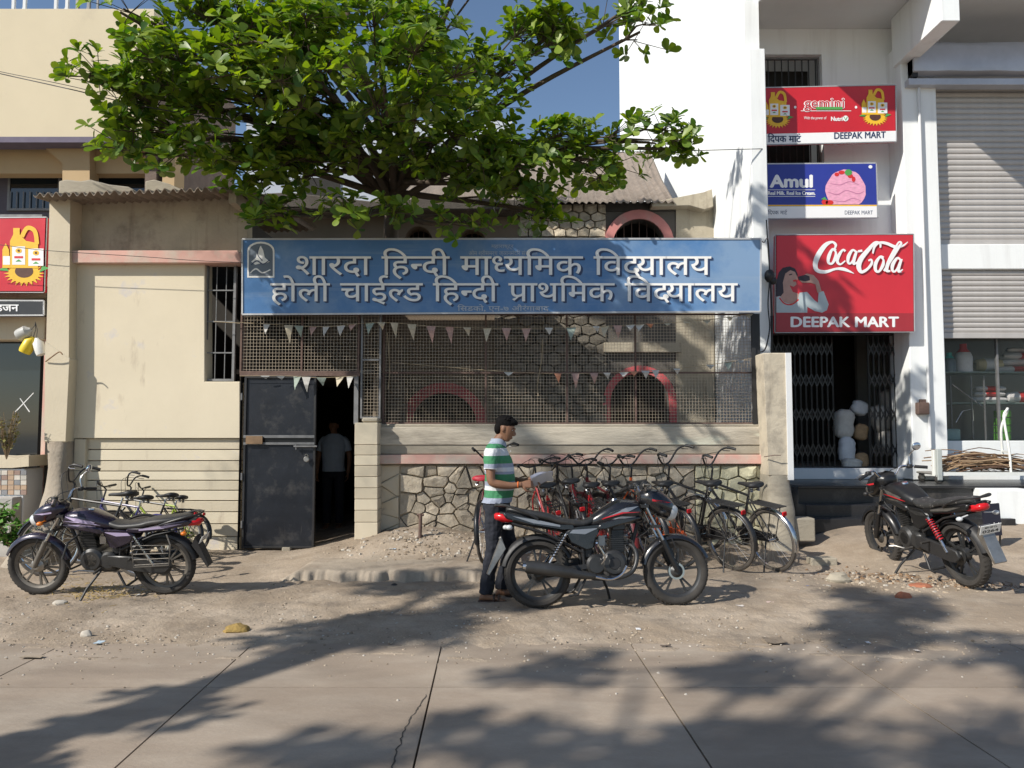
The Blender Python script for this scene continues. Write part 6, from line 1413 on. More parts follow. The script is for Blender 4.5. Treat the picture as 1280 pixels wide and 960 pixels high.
def chain(mb, pts, n=12, flat=1.0):
    mb.tube(cr([tuple(p) + (0,) if 0 else tuple(p[:3]) + (p[3],) for p in pts], 4) and [q[:3] for q in cr(pts, 4)], [max(.002, q[3]) for q in cr(pts, 4)], n, flat=flat)
def hand(mb, wrist, dirv, palmn, curl=.9, s=1.0, side=1):
    """palm, four unequal fingers bent at the knuckles and a thumb from the side of the palm"""
    d = Vector(dirv).normalized(); nrm = Vector(palmn).normalized(); nrm = (nrm - d * nrm.dot(d)).normalized(); lat = d.cross(nrm) * side; w = Vector(wrist)
    rg = []
    for t, hw, hh in ((-.01, .022, .018), (.02, .030, .017), (.055, .040, .016), (.085, .041, .013), (.092, .036, .010)):
        rg.append(ring_sup(w + d * t * s, lat, nrm, hw * s, hh * s, 12, 2.6))
    mb.loft(rg)
    for k, (o, L) in enumerate(((-.030, .068), (-.010, .078), (.010, .073), (.029, .058))):
        p = w + (d * .085 + lat * o) * s; dd = d; pts = [(*(p - d * .02 * s), .0095 * s), (*p, .0095 * s)]
        for j, fr in enumerate((.45, .32, .23)):
            a = curl * (.75, 1.0, .7)[j] * (1 + .08 * k); dd = (dd * math.cos(a) + nrm * math.sin(a)).normalized()
            p = p + dd * L * fr * s; pts.append((*p, (.0088, .008, .0065)[j] * s))
            cross = nrm; nrm_l = nrm
            # rotate the bend axis with the finger
            nrm_j = (nrm * math.cos(a) - d * math.sin(a))
        mb.tube([q[:3] for q in pts], [q[3] for q in pts], 8)
    p = w + (d * .02 - lat * .028) * s
    a1 = (d * .55 - lat * .75 + nrm * .35).normalized(); a2 = (d * .85 - lat * .1 + nrm * .6).normalized()
    q = p + a1 * .040 * s; q2 = q + a2 * .032 * s; q3 = q2 + a2 * .022 * s
    mb.tube([p, q, q2, q3], [.013 * s, .011 * s, .0095 * s, .007 * s], 8)
def head(mb, c, fw, up, s=1.0):
    """c = centre of the head; face looks along fw"""
    fw = Vector(fw).normalized(); up = Vector(up).normalized(); up = (up - fw * up.dot(fw)).normalized(); lt = up.cross(fw)
    def q(a, b_, c_): return Vector(c) + (fw * a + lt * b_ + up * c_) * s
    Rm = Matrix((fw, lt, up)).transposed()
    mb.ell(q(-.012, 0, .025), (.094 * s, .074 * s, .088 * s), 18, 12, 0, Rm)
    rg = [ring_sup(q(x, 0, z), fw, lt, a * s, b_ * s, 16, 2.3) for x, z, a, b_ in ((.0, .03, .088, .072), (.008, -.01, .083, .068), (.018, -.045, .070, .060), (.030, -.08, .052, .046), (.040, -.103, .034, .034), (.045, -.112, .015, .02))]
    mb.loft(rg)
    mb.tube([q(.086, 0, .012), q(.104, 0, -.014), q(.108, 0, -.028)], [.008 * s, .012 * s, .014 * s], 8)          # nose
    mb.ell(q(.100, 0, -.034), (.012 * s, .016 * s, .008 * s), 8, 6, 0, Rm)
    mb.ell(q(.088, 0, -.060), (.010 * s, .024 * s, .006 * s), 8, 6, 0, Rm); mb.ell(q(.085, 0, -.070), (.010 * s, .020 * s, .006 * s), 8, 6, 0, Rm)   # lips
    mb.tube([q(.078, -.035, .03), q(.090, 0, .027), q(.078, .035, .03)], .008 * s, 8)                                # brow
    for sd in (-1, 1): mb.ell(q(-.005, sd * .075, -.006), (.018 * s, .008 * s, .030 * s), 10, 8, 0, Rm)                # ears
    return q
def hair(root, c, fw, up, s=1.0):
    fw = Vector(fw).normalized(); up = Vector(up).normalized(); up = (up - fw * up.dot(fw)).normalized(); lt = up.cross(fw); Rm = Matrix((fw, lt, up)).transposed()
    def q(a, b_, c_): return Vector(c) + (fw * a + lt * b_ + up * c_) * s
    b = MB(); b.ell(q(-.022, 0, .052), (.098 * s, .080 * s, .076 * s), 18, 12, 0, Rm); b.ell(q(-.055, 0, .0), (.055 * s, .073 * s, .080 * s), 14, 10, 0, Rm); b.ell(q(.050, 0, .085), (.052 * s, .06 * s, .030 * s), 12, 8, 0, Rm)
    rr = random.Random(4)
    for i in range(46):
        a, e = rr.uniform(-2.6, 2.6), rr.uniform(.5, 1.5); dv = (fw * math.cos(a) * math.cos(e) + lt * math.sin(a) * math.cos(e) + up * math.sin(e)); p = q(-.015, 0, .045) + Vector((dv.x * .088, dv.y * .088, dv.z * .075)) * s
        b.tube([p, p + (dv * .014 + fw * .012) * s], [.010 * s, .003], 5)
    o = b.build('hair', hairM, root, world=True); remesh(o, .005, 1); return o
def sandal(root, ankle, fw, mat):
    fw = Vector(fw).normalized(); lt = Vector((-fw.y, fw.x, 0)); g0 = Vector((ankle[0], ankle[1], ankle[2]))
    def q(a, b_, c_): return g0 + fw * a + lt * b_ + Vector((0, 0, c_))
    b = MB(); out = [(-.07, -.03), (-.03, -.036), (.06, -.034), (.13, -.046), (.18, -.038), (.20, 0), (.18, .034), (.13, .042), (.06, .034), (-.03, .036), (-.07, .03)]
    b.prism([q(x, y, 0) for x, y in out], (0, 0, .016)); s_ = b.build('sandal', mat, root, world=True, bevel=.004)
    b = MB()
    for x in (.08, .125): b.tube(cr([tuple(q(x, -.042, .016)), tuple(q(x, -.03, .058)), tuple(q(x, 0, .070)), tuple(q(x, .03, .058)), tuple(q(x, .042, .016))], 4), .009, 6)
    b.build('strap', mat, s_, world=True); return s_
def torso_rings(mb, secs, off=0.0):
    mb.loft([ring_sup(Vector((x, y, z)), Vector((1, 0, 0)), Vector((0, 1, 0)), hd_ + off, hw + off, 20, 2.3) for x, y, z, hd_, hw in secs])

# ---- man with papers; local frame: he looks along +x
mY = 7.3; mx = X(622, 600, mY); mz = gz(mx, mY)
man = thing('person', 'man in green and white striped polo shirt reading papers beside the black motorcycle', 'man', (mx, mY, mz), (0, 0, R(-4)))
ROOT[man.name] = Matrix.Identity(4)
TOR = [(-.01, 0, .86, .112, .160), (.005, 0, .95, .125, .160), (.025, 0, 1.06, .130, .160), (.02, 0, 1.18, .128, .170), (.0, 0, 1.30, .124, .185), (-.015, 0, 1.38, .100, .175), (-.02, 0, 1.43, .080, .135), (-.01, 0, 1.47, .055, .070)]
b = MB(); torso_rings(b, TOR, -.012)
hc = Vector((.075, -.01, 1.595)); hf, hu_ = (math.cos(R(-16)) * math.cos(R(-8)), math.sin(R(-8)), math.sin(R(-20))), (.22, 0, 1)
chain(b, [(-.02, 0, 1.42, .062), (.01, 0, 1.48, .056), (.045, 0, 1.53, .054), (.06, 0, 1.57, .055)])
head(b, hc, hf, hu_, .98)
# near arm (right) and far arm (left)
chain(b, [(-.03, -.165, 1.38, .052), (-.045, -.205, 1.30, .048), (-.045, -.225, 1.20, .042), (-.03, -.235, 1.11, .040), (.05, -.225, 1.085, .038), (.15, -.205, 1.075, .031), (.235, -.19, 1.085, .026)])
chain(b, [(-.02, .165, 1.38, .052), (-.01, .205, 1.30, .048), (.02, .225, 1.20, .042), (.06, .225, 1.13, .038), (.16, .16, 1.10, .033), (.24, .08, 1.10, .028), (.30, .03, 1.115, .025)])
hand(b, (.235, -.19, 1.085), (1, .10, .06), (.1, .85, -.4), 1.05, 1.0, 1)
hand(b, (.30, .03, 1.115), (1, -.45, .05), (-.1, -.8, -.5), .95, 1.0, -1)
# legs and feet
hipN, hipF = (-.02, -.085, .88), (.0, .085, .88)
chain(b, [(*hipN, .085), (-.03, -.095, .68, .068), (-.035, -.10, .47, .052), (-.07, -.10, .28, .045), (-.10, -.10, .10, .036), (-.10, -.10, .05, .034)])
chain(b, [(*hipF, .085), (.06, .10, .68, .068), (.10, .11, .48, .052), (.06, .12, .28, .045), (.03, .125, .10, .036), (.03, .125, .05, .034)])
for (fx_, fy_) in ((-.10, -.10), (.03, .125)):
    b.loft([ring_sup(Vector((fx_ + dx, fy_, .016 + hh)), Vector((0, 1, 0)), Vector((0, 0, 1)), hw, hh, 10, 2.4) for dx, hw, hh in ((-.06, .018, .018), (-.04, .030, .030), (.0, .032, .036), (.06, .034, .028), (.11, .040, .018), (.14, .038, .013))])
    for k in range(5): b.tube([(fx_ + .12, fy_ - .030 + .015 * k, .024), (fx_ + .185 - .010 * abs(k - 1.5), fy_ - .034 + .017 * k, .020)], [.010, .007], 6)
bo = b.build('body', skin, man); remesh(bo, .005, 2)
ROOT[bo.name] = Matrix.Identity(4)
# shirt
b = MB(); torso_rings(b, [(-.012, 0, .905, .128, .172)] + [s_ for s_ in TOR[1:]], .010)
chain(b, [(-.02, -.13, 1.40, .070), (-.035, -.18, 1.36, .066), (-.045, -.205, 1.30, .064), (-.047, -.225, 1.215, .063)]); chain(b, [(-.02, .13, 1.40, .070), (-.01, .18, 1.36, .066), (.0, .205, 1.30, .064), (.015, .225, 1.22, .063)])
so_ = b.build('polo_shirt', shirtM, man); remesh(so_, .006, 3, .028)
b = MB(); rg = []
for (zz, xx, r1, r2) in ((1.455, -.012, .074, .088), (1.475, .0, .070, .080), (1.505, .006, .066, .072), (1.49, .010, .074, .082), (1.455, -.004, .086, .102)): rg.append([Vector((xx + r1 * math.cos(a), r2 * math.sin(a), zz - .035 * max(0, math.cos(a)) ** 3)) for a in [2 * math.pi * j / 20 for j in range(20)]])
b.loft(rg, 0, False); b.build('collar', M('collar cloth', (.34, .38, .45), .85, var=.05), so_, smooth=60)
b = MB()
for zz in (1.43, 1.385): b.ell((.118 - (1.43 - zz) * -.15, -.02, zz), (.005, .006, .006), 8, 6)
b.build('shirt_button', whites, so_)
# trousers
b = MB(); torso_rings(b, [(-.012, 0, .80, .10, .14), (-.012, 0, .86, .118, .165), (-.010, 0, .93, .120, .162), (-.008, 0, .945, .118, .160)], .003)
chain(b, [(-.02, -.085, .88, .095), (-.03, -.095, .70, .084), (-.035, -.10, .48, .072), (-.07, -.10, .28, .066), (-.095, -.10, .12, .064), (-.10, -.10, .075, .063)]); chain(b, [(.0, .085, .88, .095), (.06, .10, .70, .084), (.10, .11, .48, .072), (.07, .12, .28, .066), (.035, .125, .12, .064), (.03, .125, .075, .063)])
tr = b.build('trousers', trouM, man); remesh(tr, .007, 2, .036)
hair(man, hc, hf, hu_, .98)
ROOT[man.name] = Matrix.Identity(4)
sm_ = M('sandal brown', (.06, .035, .025), .7, var=.2)
sandal(man, (-.10, -.10, 0), (1, -.05, 0), sm_); sandal(man, (.03, .125, 0), (1, .1, 0), sm_)
b = MB(); b.lathe([(.030, -.006), (.033, 0), (.030, .006)], (.205, -.197, 1.082), 'x', 14); b.build('wrist_thread', M('saffron thread', (.7, .15, .03), .8), man, smooth=60)
# face details
fwv = Vector(hf).normalized(); upv = Vector(hu_).normalized(); upv = (upv - fwv * upv.dot(fwv)).normalized(); ltv = upv.cross(fwv)
for sd in (-1, 1):
    p = hc + (fwv * .077 + ltv * sd * .033 + upv * .010) * .98; b = MB(); b.ell(p - fwv * .004, (.009, .010, .006), 10, 8); eo = b.build('eye', whitepr, bo)
    b = MB(); b.ell(p + fwv * .002, (.006, .006, .006), 8, 6); b.build('pupil', hairM, man); b = MB(); b.tube([p + upv * .019 - ltv * sd * .014 + fwv * .006, p + upv * .023 + fwv * .006, p + upv * .018 + ltv * sd * .018], [.003, .004, .002], 5); b.build('eyebrow', hairM, man)
# papers held in both hands
q = Matrix.Translation((mx, mY, mz)) @ Matrix.Rotation(R(-4), 4, 'Z')
r = thing('papers', 'folded white papers held in the hands of the striped shirt man', 'papers', tuple(q @ Vector((.42, -.09, 1.13))), (0, 0, R(-4)))
for k, (dz, tlt, a) in enumerate(((0, .0, .0), (.006, .06, .12), (.012, -.05, -.10))):
    b = MB(); n = 6; v = []
    for i in range(n + 1):
        t_ = i / n - .5
        for j in (-.5, .5): v.append(Matrix.Rotation(a, 3, 'Z') @ Vector((t_ * .20, j * .15, dz + .05 * t_ + .10 * j * -.9 + .012 * math.sin(t_ * 5 + k) + tlt * j * .1)))
    b.add(v, [(2 * i, 2 * i + 1, 2 * i + 3, 2 * i + 2) for i in range(n)]); b.add([p + Vector((0, 0, .0015)) for p in v], [(2 * i, 2 * i + 1, 2 * i + 3, 2 * i + 2) for i in range(n)]); b.build('sheet', M('paper bluish white', (.66, .68, .76), .8, var=.05), r, smooth=40, fix=False)
# ---- person in the doorway
pY = 12.3; px_ = X(417, 580, pY); pz = .03
kid = thing('person', 'person in pale blue shirt standing in the dark school doorway', 'person', (px_, pY, pz), (0, 0, R(-90)))
ROOT[kid.name] = Matrix.Identity(4); s_ = 1.02
T2 = [(x * s_, y * s_, z * s_, a * s_, c_ * s_) for x, y, z, a, c_ in TOR]
b = MB(); torso_rings(b, T2, -.012); chain(b, [(-.02, 0, 1.44, .058), (.0, 0, 1.50, .052), (.015, 0, 1.56, .052)]); head(b, (.03, 0, 1.62), (1, 0, -.05), (0, 0, 1), 1.0)
for sd in (-1, 1):
    chain(b, [(-.02, sd * .17, 1.39, .052), (-.02, sd * .22, 1.28, .046), (-.02, sd * .245, 1.12, .038), (.03, sd * .25, .98, .032), (.07, sd * .245, .88, .026)]); hand(b, (.07, sd * .245, .88), (.2, 0, -1), (.3, -sd, 0), .5, 1, sd)
    chain(b, [(-.01, sd * .09, .88, .085), (.0, sd * .10, .48, .052), (-.02, sd * .10, .10, .036), (-.02, sd * .10, .05, .034)])
    b.loft([ring_sup(Vector((dx, sd * .10, .01 + hh)), Vector((0, 1, 0)), Vector((0, 0, 1)), hw, hh, 10, 2.4) for dx, hw, hh in ((-.08, .02, .018), (-.04, .032, .034), (.06, .036, .028), (.13, .042, .018), (.17, .034, .012))])
bo2 = b.build('body', skin, kid); remesh(bo2, .007, 2)
b = MB(); torso_rings(b, [(-.012, 0, .90, .128, .175)] + T2[1:], .012)
for sd in (-1, 1): chain(b, [(-.02, sd * .13, 1.41, .070), (-.02, sd * .19, 1.35, .066), (-.02, sd * .225, 1.22, .062)])
remesh(b.build('shirt', M('pale blue shirt', (.42, .50, .60), .85, var=.08, scale=6, bump=.004, bscale=12), kid), .007, 3)
b = MB(); torso_rings(b, [(-.012, 0, .80, .10, .14), (-.012, 0, .86, .118, .165), (-.01, 0, .94, .12, .162)], .004)
for sd in (-1, 1): chain(b, [(-.01, sd * .09, .88, .095), (.0, sd * .10, .48, .075), (-.02, sd * .10, .09, .066)])
remesh(b.build('trousers', trouM, kid), .008, 2)
hair(kid, (.03, 0, 1.62), (1, 0, -.05), (0, 0, 1), 1.0)

# ================================================================== the tree behind the sign
def leafmat(name, c, c2):
    m = bpy.data.materials.new(name); m.use_nodes = True; nt = m.node_tree; b = nt.nodes['Principled BSDF']; L = nt.links.new
    at_ = nt.nodes.new('ShaderNodeAttribute'); at_.attribute_name = 'tint'
    mx_ = nt.nodes.new('ShaderNodeMix'); mx_.data_type = 'RGBA'; mx_.inputs[6].default_value = (*c, 1); mx_.inputs[7].default_value = (*c2, 1); L(at_.outputs['Fac'], mx_.inputs[0])
    L(mx_.outputs[2], b.inputs['Base Color']); b.inputs['Roughness'].default_value = .42; b.inputs['Specular IOR Level'].default_value = .45
    tr_ = nt.nodes.new('ShaderNodeBsdfTranslucent'); hs = nt.nodes.new('ShaderNodeHueSaturation'); hs.inputs['Value'].default_value = 1.9; hs.inputs['Saturation'].default_value = 1.15; L(mx_.outputs[2], hs.inputs['Color']); L(hs.outputs[0], tr_.inputs['Color'])
    ms = nt.nodes.new('ShaderNodeMixShader'); ms.inputs[0].default_value = .34; L(b.outputs[0], ms.inputs[1]); L(tr_.outputs[0], ms.inputs[2]); L(ms.outputs[0], nt.nodes['Material Output'].inputs['Surface'])
    return m
leafM = leafmat('almond leaf', (.06, .13, .02), (.28, .36, .05))
barkM = M('grey brown bark', (.095, .072, .052), .95, var=.25, scale=10, bump=.01, bscale=30)
def leaf_geo(L, w):
    """obovate leaf along +x, folded on the midrib and drooping at the tip"""
    st_ = ((0, .06), (.25, .45), (.55, .85), (.78, 1.0), (.93, .7), (1.0, 0)); v = []; f = []
    for t, k in st_: v += [(t * L, -w * k, .16 * w * k - .10 * L * t * t), (t * L, 0, -.10 * L * t * t), (t * L, w * k, .16 * w * k - .10 * L * t * t)]
    for i in range(len(st_) - 1): f += [(3 * i, 3 * i + 1, 3 * i + 4, 3 * i + 3), (3 * i + 1, 3 * i + 2, 3 * i + 5, 3 * i + 4)]
    return [Vector(p) for p in v], f
def leaf_mesh(name, L, w, tint):
    v, f = leaf_geo(L, w); me = bpy.data.meshes.new(name); me.from_pydata([tuple(p) for p in v], [], f); me.materials.append(leafM); me.polygons.foreach_set('use_smooth', [True] * len(f))
    a = me.attributes.new('tint', 'FLOAT', 'FACE'); a.data.foreach_set('value', [tint] * len(f)); return me
def make_tree(name, label, base, trunk_pts, blobs, leafL=.155, seed=3, single=0, inview=True, leaves=8, twig=.16):
    rs = random.Random(seed); t = thing(name, label, 'tree', base); inv = Vector(base)
    wood = MB(); tp = cr(trunk_pts, 6); wood.tube([Vector(p[:3]) for p in tp], [p[3] for p in tp], 12); wood.build('trunk', barkM, t, world=True, smooth=60)
    fork = Vector(tp[-1][:3]); LV, LF, LT = [], [], []; singles = []; gv, gf = leaf_geo(1, .27)
    br = MB()
    allm = []
    for (c, rad, n, bend) in blobs:
        c = Vector(c); start = Vector(tp[int(len(tp) * rs.uniform(.72, .99))][:3]); mid = start.lerp(c, .5) + Vector((0, 0, bend))
        limb = cr([tuple(start) + (.055,), tuple(mid) + (.038,), tuple(c) + (.016,)], 6); br.tube([Vector(p[:3]) for p in limb], [p[3] for p in limb], 7)
        ns = max(2, n // 12)
        for k in range(ns):
            while True:
                u = Vector([rs.uniform(-1, 1) for _ in range(3)])
                if u.length < 1: break
            sc_ = c + Vector((u.x * rad[0], u.y * rad[1], u.z * rad[2])); lp = Vector(limb[rs.randrange(len(limb) // 3, len(limb))][:3])
            m_ = lp.lerp(sc_, .55) + Vector((0, 0, .06)); br.tube([lp, m_, sc_], [.017, .012, .008], 5)
            for q_ in range(n // ns):
                dv = Vector((rs.gauss(0, 1), rs.gauss(0, 1), rs.gauss(.25, .8))).normalized(); rp = sc_ + Vector((dv.x * .30, dv.y * .26, dv.z * .22)) * rs.uniform(.35, 1.35)
                br.tube([sc_.lerp(lp, .1), rp - dv * .02], [.006, .004], 4, caps=False); ax_ = (dv * .6 + Vector((0, -.15, .75)) + Vector([rs.uniform(-.3, .3) for _ in range(3)])).normalized()
                s1 = ax_.orthogonal().normalized(); s2 = ax_.cross(s1); ph = rs.uniform(0, 6.28)
                nl = leaves + rs.randrange(-2, 3)
                for j in range(nl):
                    a = ph + j * 2.4 + rs.uniform(-.3, .3); el_ = rs.uniform(.05, .95); L = leafL * rs.choice((.45, .7, .9, 1.0, 1.15)) * rs.uniform(.85, 1.1) * (1 - .25 * el_)
                    d = ((s1 * math.cos(a) + s2 * math.sin(a)) * math.cos(el_) + ax_ * math.sin(el_)).normalized(); side = d.cross(ax_).normalized(); nn = side.cross(d)
                    rotm = Matrix((d, side * -1, nn)).transposed() if 0 else Matrix((d, side, d.cross(side))).transposed()
                    if nn.dot(d.cross(side)) < 0: rotm = Matrix((d, side * -1, d.cross(side * -1))).transposed()
                    p0 = rp + ax_ * rs.uniform(-.03, .03); tint = min(1, max(0, rs.gauss(.40, .28)))
                    allm.append((p0, rotm, L, tint))
    if single:
        allm.sort(key=lambda a: a[0].y + 0.0 * a[0].x); near = allm[:single * 4]; rs.shuffle(near); sing = near[:single]; sid = set(id(x) for x in sing); rest = [x for x in allm if id(x) not in sid]
        lm = [leaf_mesh('leaf', 1, .27, tt) for tt in (.1, .35, .6, .85)]
        for (p0, rm, L, tint) in sing:
            o = bpy.data.objects.new('leaf', lm[min(3, int(tint * 4))]); col.objects.link(o); o.parent = t; o.matrix_local = Matrix.Translation(p0 - inv) @ rm.to_4x4() @ Matrix.Scale(L, 4)
    else: rest = allm
    V_ = []; F_ = []; T_ = []
    for (p0, rm, L, tint) in rest:
        k = len(V_); V_ += [tuple(p0 - inv + rm @ (g_ * L)) for g_ in gv]; F_ += [tuple(i + k for i in q_) for q_ in gf]; T_ += [tint] * len(gf)
    me = bpy.data.meshes.new('foliage'); me.from_pydata(V_, [], F_); me.materials.append(leafM); me.polygons.foreach_set('use_smooth', [True] * len(F_)); a_ = me.attributes.new('tint', 'FLOAT', 'FACE'); a_.data.foreach_set('value', T_)
    o = bpy.data.objects.new('foliage', me); col.objects.link(o); o.parent = t; o['kind'] = 'stuff'
    br.build('branches', barkM, t, world=True, smooth=60, fix=False)['kind'] = 'stuff'
    return t
def blob(px, py, rx, ry, Y, ry_, n, bend=.2):
    c = at(px, py, Y); k = Y / FPX; return (tuple(c), (rx * k, ry_, ry * k), n, bend)
tb = at(492, 690, 10.9); tb.z = 0
TP = [(tb.x + .05, 10.95, 0, .17), (tb.x + .02, 10.9, 1.5, .14), (tb.x - .02, 10.85, 3.2, .12), (X(489, 300, 10.8), 10.8, Z(300, 10.8), .105), (X(492, 240, 10.7), 10.7, Z(240, 10.7), .10), (X(505, 215, 10.6), 10.55, Z(212, 10.6), .085)]
bl = [blob(300, 90, 110, 70, 8.9, .8, 120), blob(195, 95, 66, 45, 8.6, .6, 66), blob(215, 175, 75, 32, 8.7, .6, 52), blob(142, 112, 30, 20, 8.5, .3, 18), blob(160, 192, 34, 6, 8.6, .3, 10), blob(112, 92, 12, 12, 8.5, .15, 5),
      blob(420, 60, 130, 70, 9.0, 1.0, 140), blob(420, 165, 120, 50, 9.2, 1.0, 120), blob(550, 60, 90, 70, 9.4, 1.0, 90), blob(555, 165, 100, 50, 9.6, .9, 100), blob(660, 200, 100, 42, 9.6, .7, 95), blob(745, 200, 60, 42, 9.6, .6, 44),
      blob(812, 178, 44, 16, 9.5, .3, 22), blob(855, 186, 8, 8, 9.4, .2, 5), blob(690, 42, 88, 30, 9.2, .6, 52), blob(640, 95, 50, 22, 9.3, .5, 16), blob(770, 20, 32, 18, 9.0, .4, 14), blob(800, 40, 14, 9, 8.9, .2, 6),
      blob(440, 270, 125, 8, 9.2, .2, 26, -.1), blob(345, 268, 28, 8, 9.1, .2, 9, -.1), blob(565, 280, 40, 7, 9.3, .2, 9, -.1), blob(370, 212, 90, 14, 9.8, .5, 30, 0), blob(590, 230, 50, 20, 9.9, .4, 30, 0), blob(670, 262, 60, 16, 10.2, .3, 24, 0),
      blob(450, -90, 300, 80, 9.2, 1.6, 170, .4), blob(250, 10, 70, 20, 8.6, .5, 26), blob(150, 15, 45, 8, 8.6, .3, 10), blob(350, 60, 120, 50, 7.9, .5, 60), blob(480, 110, 110, 60, 8.0, .5, 60), blob(160, -130, 130, 60, 9.0, 1.0, 34, .5), blob(330, -230, 180, 70, 9.6, 1.4, 45, .6), blob(620, -110, 110, 60, 9.6, 1.0, 30, .5), blob(330, 200, 90, 28, 9.4, .6, 60)]
make_tree('almond_tree', 'broad leafy green tree spreading over the blue school sign', (tb.x + .05, 10.95, 0), TP, [(c_, r_, int(n_ * 1.65), b_) for c_, r_, n_, b_ in bl], .18, 3, single=300)

# trees across the road, out of the picture: they throw the long shadow bands
def offblobs(c, R_, n, k, seed):
    rs = random.Random(seed); out = []
    for i in range(k):
        a = rs.uniform(0, 6.28); e = rs.uniform(-.5, .9); q_ = Vector((math.cos(a) * math.cos(e), math.sin(a) * math.cos(e), math.sin(e) * .6)) * R_ * rs.uniform(.45, 1); out.append((tuple(Vector(c) + q_), (R_ * .28, R_ * .28, R_ * .20), n, .2))
    return out
make_tree('shade_tree', 'tall spreading tree standing across the road behind the viewer', (-6.6, -2.6, 0), [(-6.6, -2.6, 0, .28), (-6.4, -2.3, 2.5, .24), (-6.1, -1.9, 4.6, .2), (-5.9, -1.5, 5.6, .15)], offblobs((-5.6, -1.0, 7.2), 2.7, 34, 15, 5), .24, 9, leaves=7)
def palm(label, base, trunk, nf, L, seed):
    rs = random.Random(seed); t = thing('palm_tree', label, 'palm', base); b = MB(); tp = cr(trunk, 8); b.tube([Vector(p[:3]) for p in tp], [p[3] for p in tp], 12); b.build('trunk', barkM, t, world=True, smooth=60); top = Vector(tp[-1][:3])
    for i in range(nf):
        a = 2 * math.pi * i / nf + rs.uniform(-.2, .2); e = rs.uniform(-.3, 1.0); h = Vector((math.cos(a), math.sin(a), 0)); b = MB(); sp_ = [top + h * L * t_ * math.cos(e * (1 - t_)) + Vector((0, 0, L * (t_ * math.sin(e) * .9 - .75 * t_ * t_))) for t_ in [j / 12 for j in range(13)]]
        b.tube(sp_, [.025 - .0017 * j for j in range(13)], 5)
        for j in range(1, 13):
            for m_ in (0, .5):
                p = sp_[j - 1].lerp(sp_[j], 1 - m_); d = (sp_[j] - sp_[j - 1]).normalized(); sd = d.cross(Vector((0, 0, 1))).normalized(); ll = L * .26 * math.sin(math.pi * min(.98, (j - m_ + 1) / 14)) + .1
                for s_ in (-1, 1):
                    tip = p + (sd * s_ * .85 + d * .45 - Vector((0, 0, .35))) * ll; w = d * .022; b.add([p - w, p + w, tip], [(0, 1, 2)])
        b.build('frond', M('palm frond green', (.06, .13, .025), .5), t, world=True, fix=False)
    return t
make_tree('shade_tree', 'slim leaning tree rooted across the road behind the viewer', (-4.6, 1.0, 0), [(-4.6, 1.0, 0, .12), (-5.3, 1.25, 2, .10), (-6.4, 1.65, 4.2, .09), (-7.4, 2.1, 6.0, .08)], offblobs((-7.9, 2.3, 6.9), 1.3, 24, 6, 6) + [((-5.2, 1.3, 1.9), (.25, .25, .3), 14, 0), ((-5.8, 1.5, 3.0), (.3, .3, .35), 24, 0), ((-6.5, 1.6, 4.3), (.35, .35, .35), 24, 0), ((-6.9, 2.1, 5.0), (.4, .4, .35), 24, 0)], .22, 12, leaves=7)
palm('taller slender palm rooted beside the leaning one behind the viewer', (-5.1, .8, 0), [(-5.0, .8, 0, .15), (-6.2, 1.75, 4, .12), (-8.3, 3.4, 9.6, .10)], 17, 3.0, 8)

# ================================================================== small plants, rubble, litter
def small_plant(name, label, c, h, n, seed, col1, spread=.18, lw=.05):
    rs = random.Random(seed); t = thing(name, label, 'plant', tuple(c)); b = MB(); lf = MB()
    for i in range(n):
        a = rs.uniform(0, 6.28); top = Vector((math.cos(a) * spread * rs.uniform(.2, 1), math.sin(a) * spread * rs.uniform(.2, 1), h * rs.uniform(.5, 1))); b.tube([(0, 0, 0), top * .5 + Vector((0, 0, .05)), top], [.006, .004, .002], 5)
        for j in range(9):
            p = top * rs.uniform(.35, 1); d = Vector((rs.gauss(0, 1), rs.gauss(0, 1), rs.gauss(.2, .5))).normalized(); s1 = d.cross(Vector((0, 0, 1))).normalized() * lw * .35; L = lw * rs.uniform(.7, 1.4)
            lf.add([p, p + d * L * .5 + s1, p + d * L, p + d * L * .5 - s1], [(0, 1, 2, 3)])
    b.build('stem', stm[1], t, fix=False); lf.build('foliage', col1, t, fix=False); return t
weedg = M('weed green', (.10, .24, .03), .6, var=.3, scale=20); dryg = M('dry shrub', (.22, .20, .06), .8, var=.3, scale=20)
small_plant('weed_plant', 'leafy green weed at the foot of the flared post, nearer the road', at(14, 688, 9.0) * 1, .34, 34, 3, weedg, .26, .09)
small_plant('weed_plant', 'green weed growing against the mosaic planter step', at(-6, 672, 9.15), .42, 30, 4, weedg, .26, .09)
small_plant('dry_shrub', 'thin yellowish shrub growing in the mosaic planter', at(8, 574, 9.65), .62, 26, 5, dryg, .16, .05)
def rock(label, px, py, rx, rz, mat, Y=None, name='rock', cat='rock', seed=1, group='loose stones on the verge'):
    p = gnd(px, py); p.z = gz(p.x, p.y); k = p.y / FPX; b = MB(); rs = random.Random(seed); b.ell((0, 0, 0), (rx * k, rx * k * .8, rz * k), 12, 8); b.v = [v * (1 + .35 * noise.noise(v * 22 + Vector((seed, 0, 0)))) for v in b.v]; b.v = [v + p + Vector((0, 0, rz * k * .55)) for v in b.v]
    return tag(b.build(name, mat, None, smooth=30), label, cat, group)
dung = M('dried dung', (.30, .20, .06), .95, var=.35, scale=25, bump=.01, bscale=50)
rock('ochre lump of dried dung on the verge beside the concrete road', 296, 790, 17, 6, dung, name='dung_lump', cat='dung', seed=2, group=None)
rock('pale round stone near the road edge below the purple motorcycle', 108, 797, 7, 6, peb[2], seed=3)
rock('whitish stone under the side stand of the purple motorcycle', 75, 756, 8, 4, peb[2], seed=4)
rock('grey cement lump on the dark debris patch before the end pier', 1048, 728, 14, 8, concrete, seed=6)
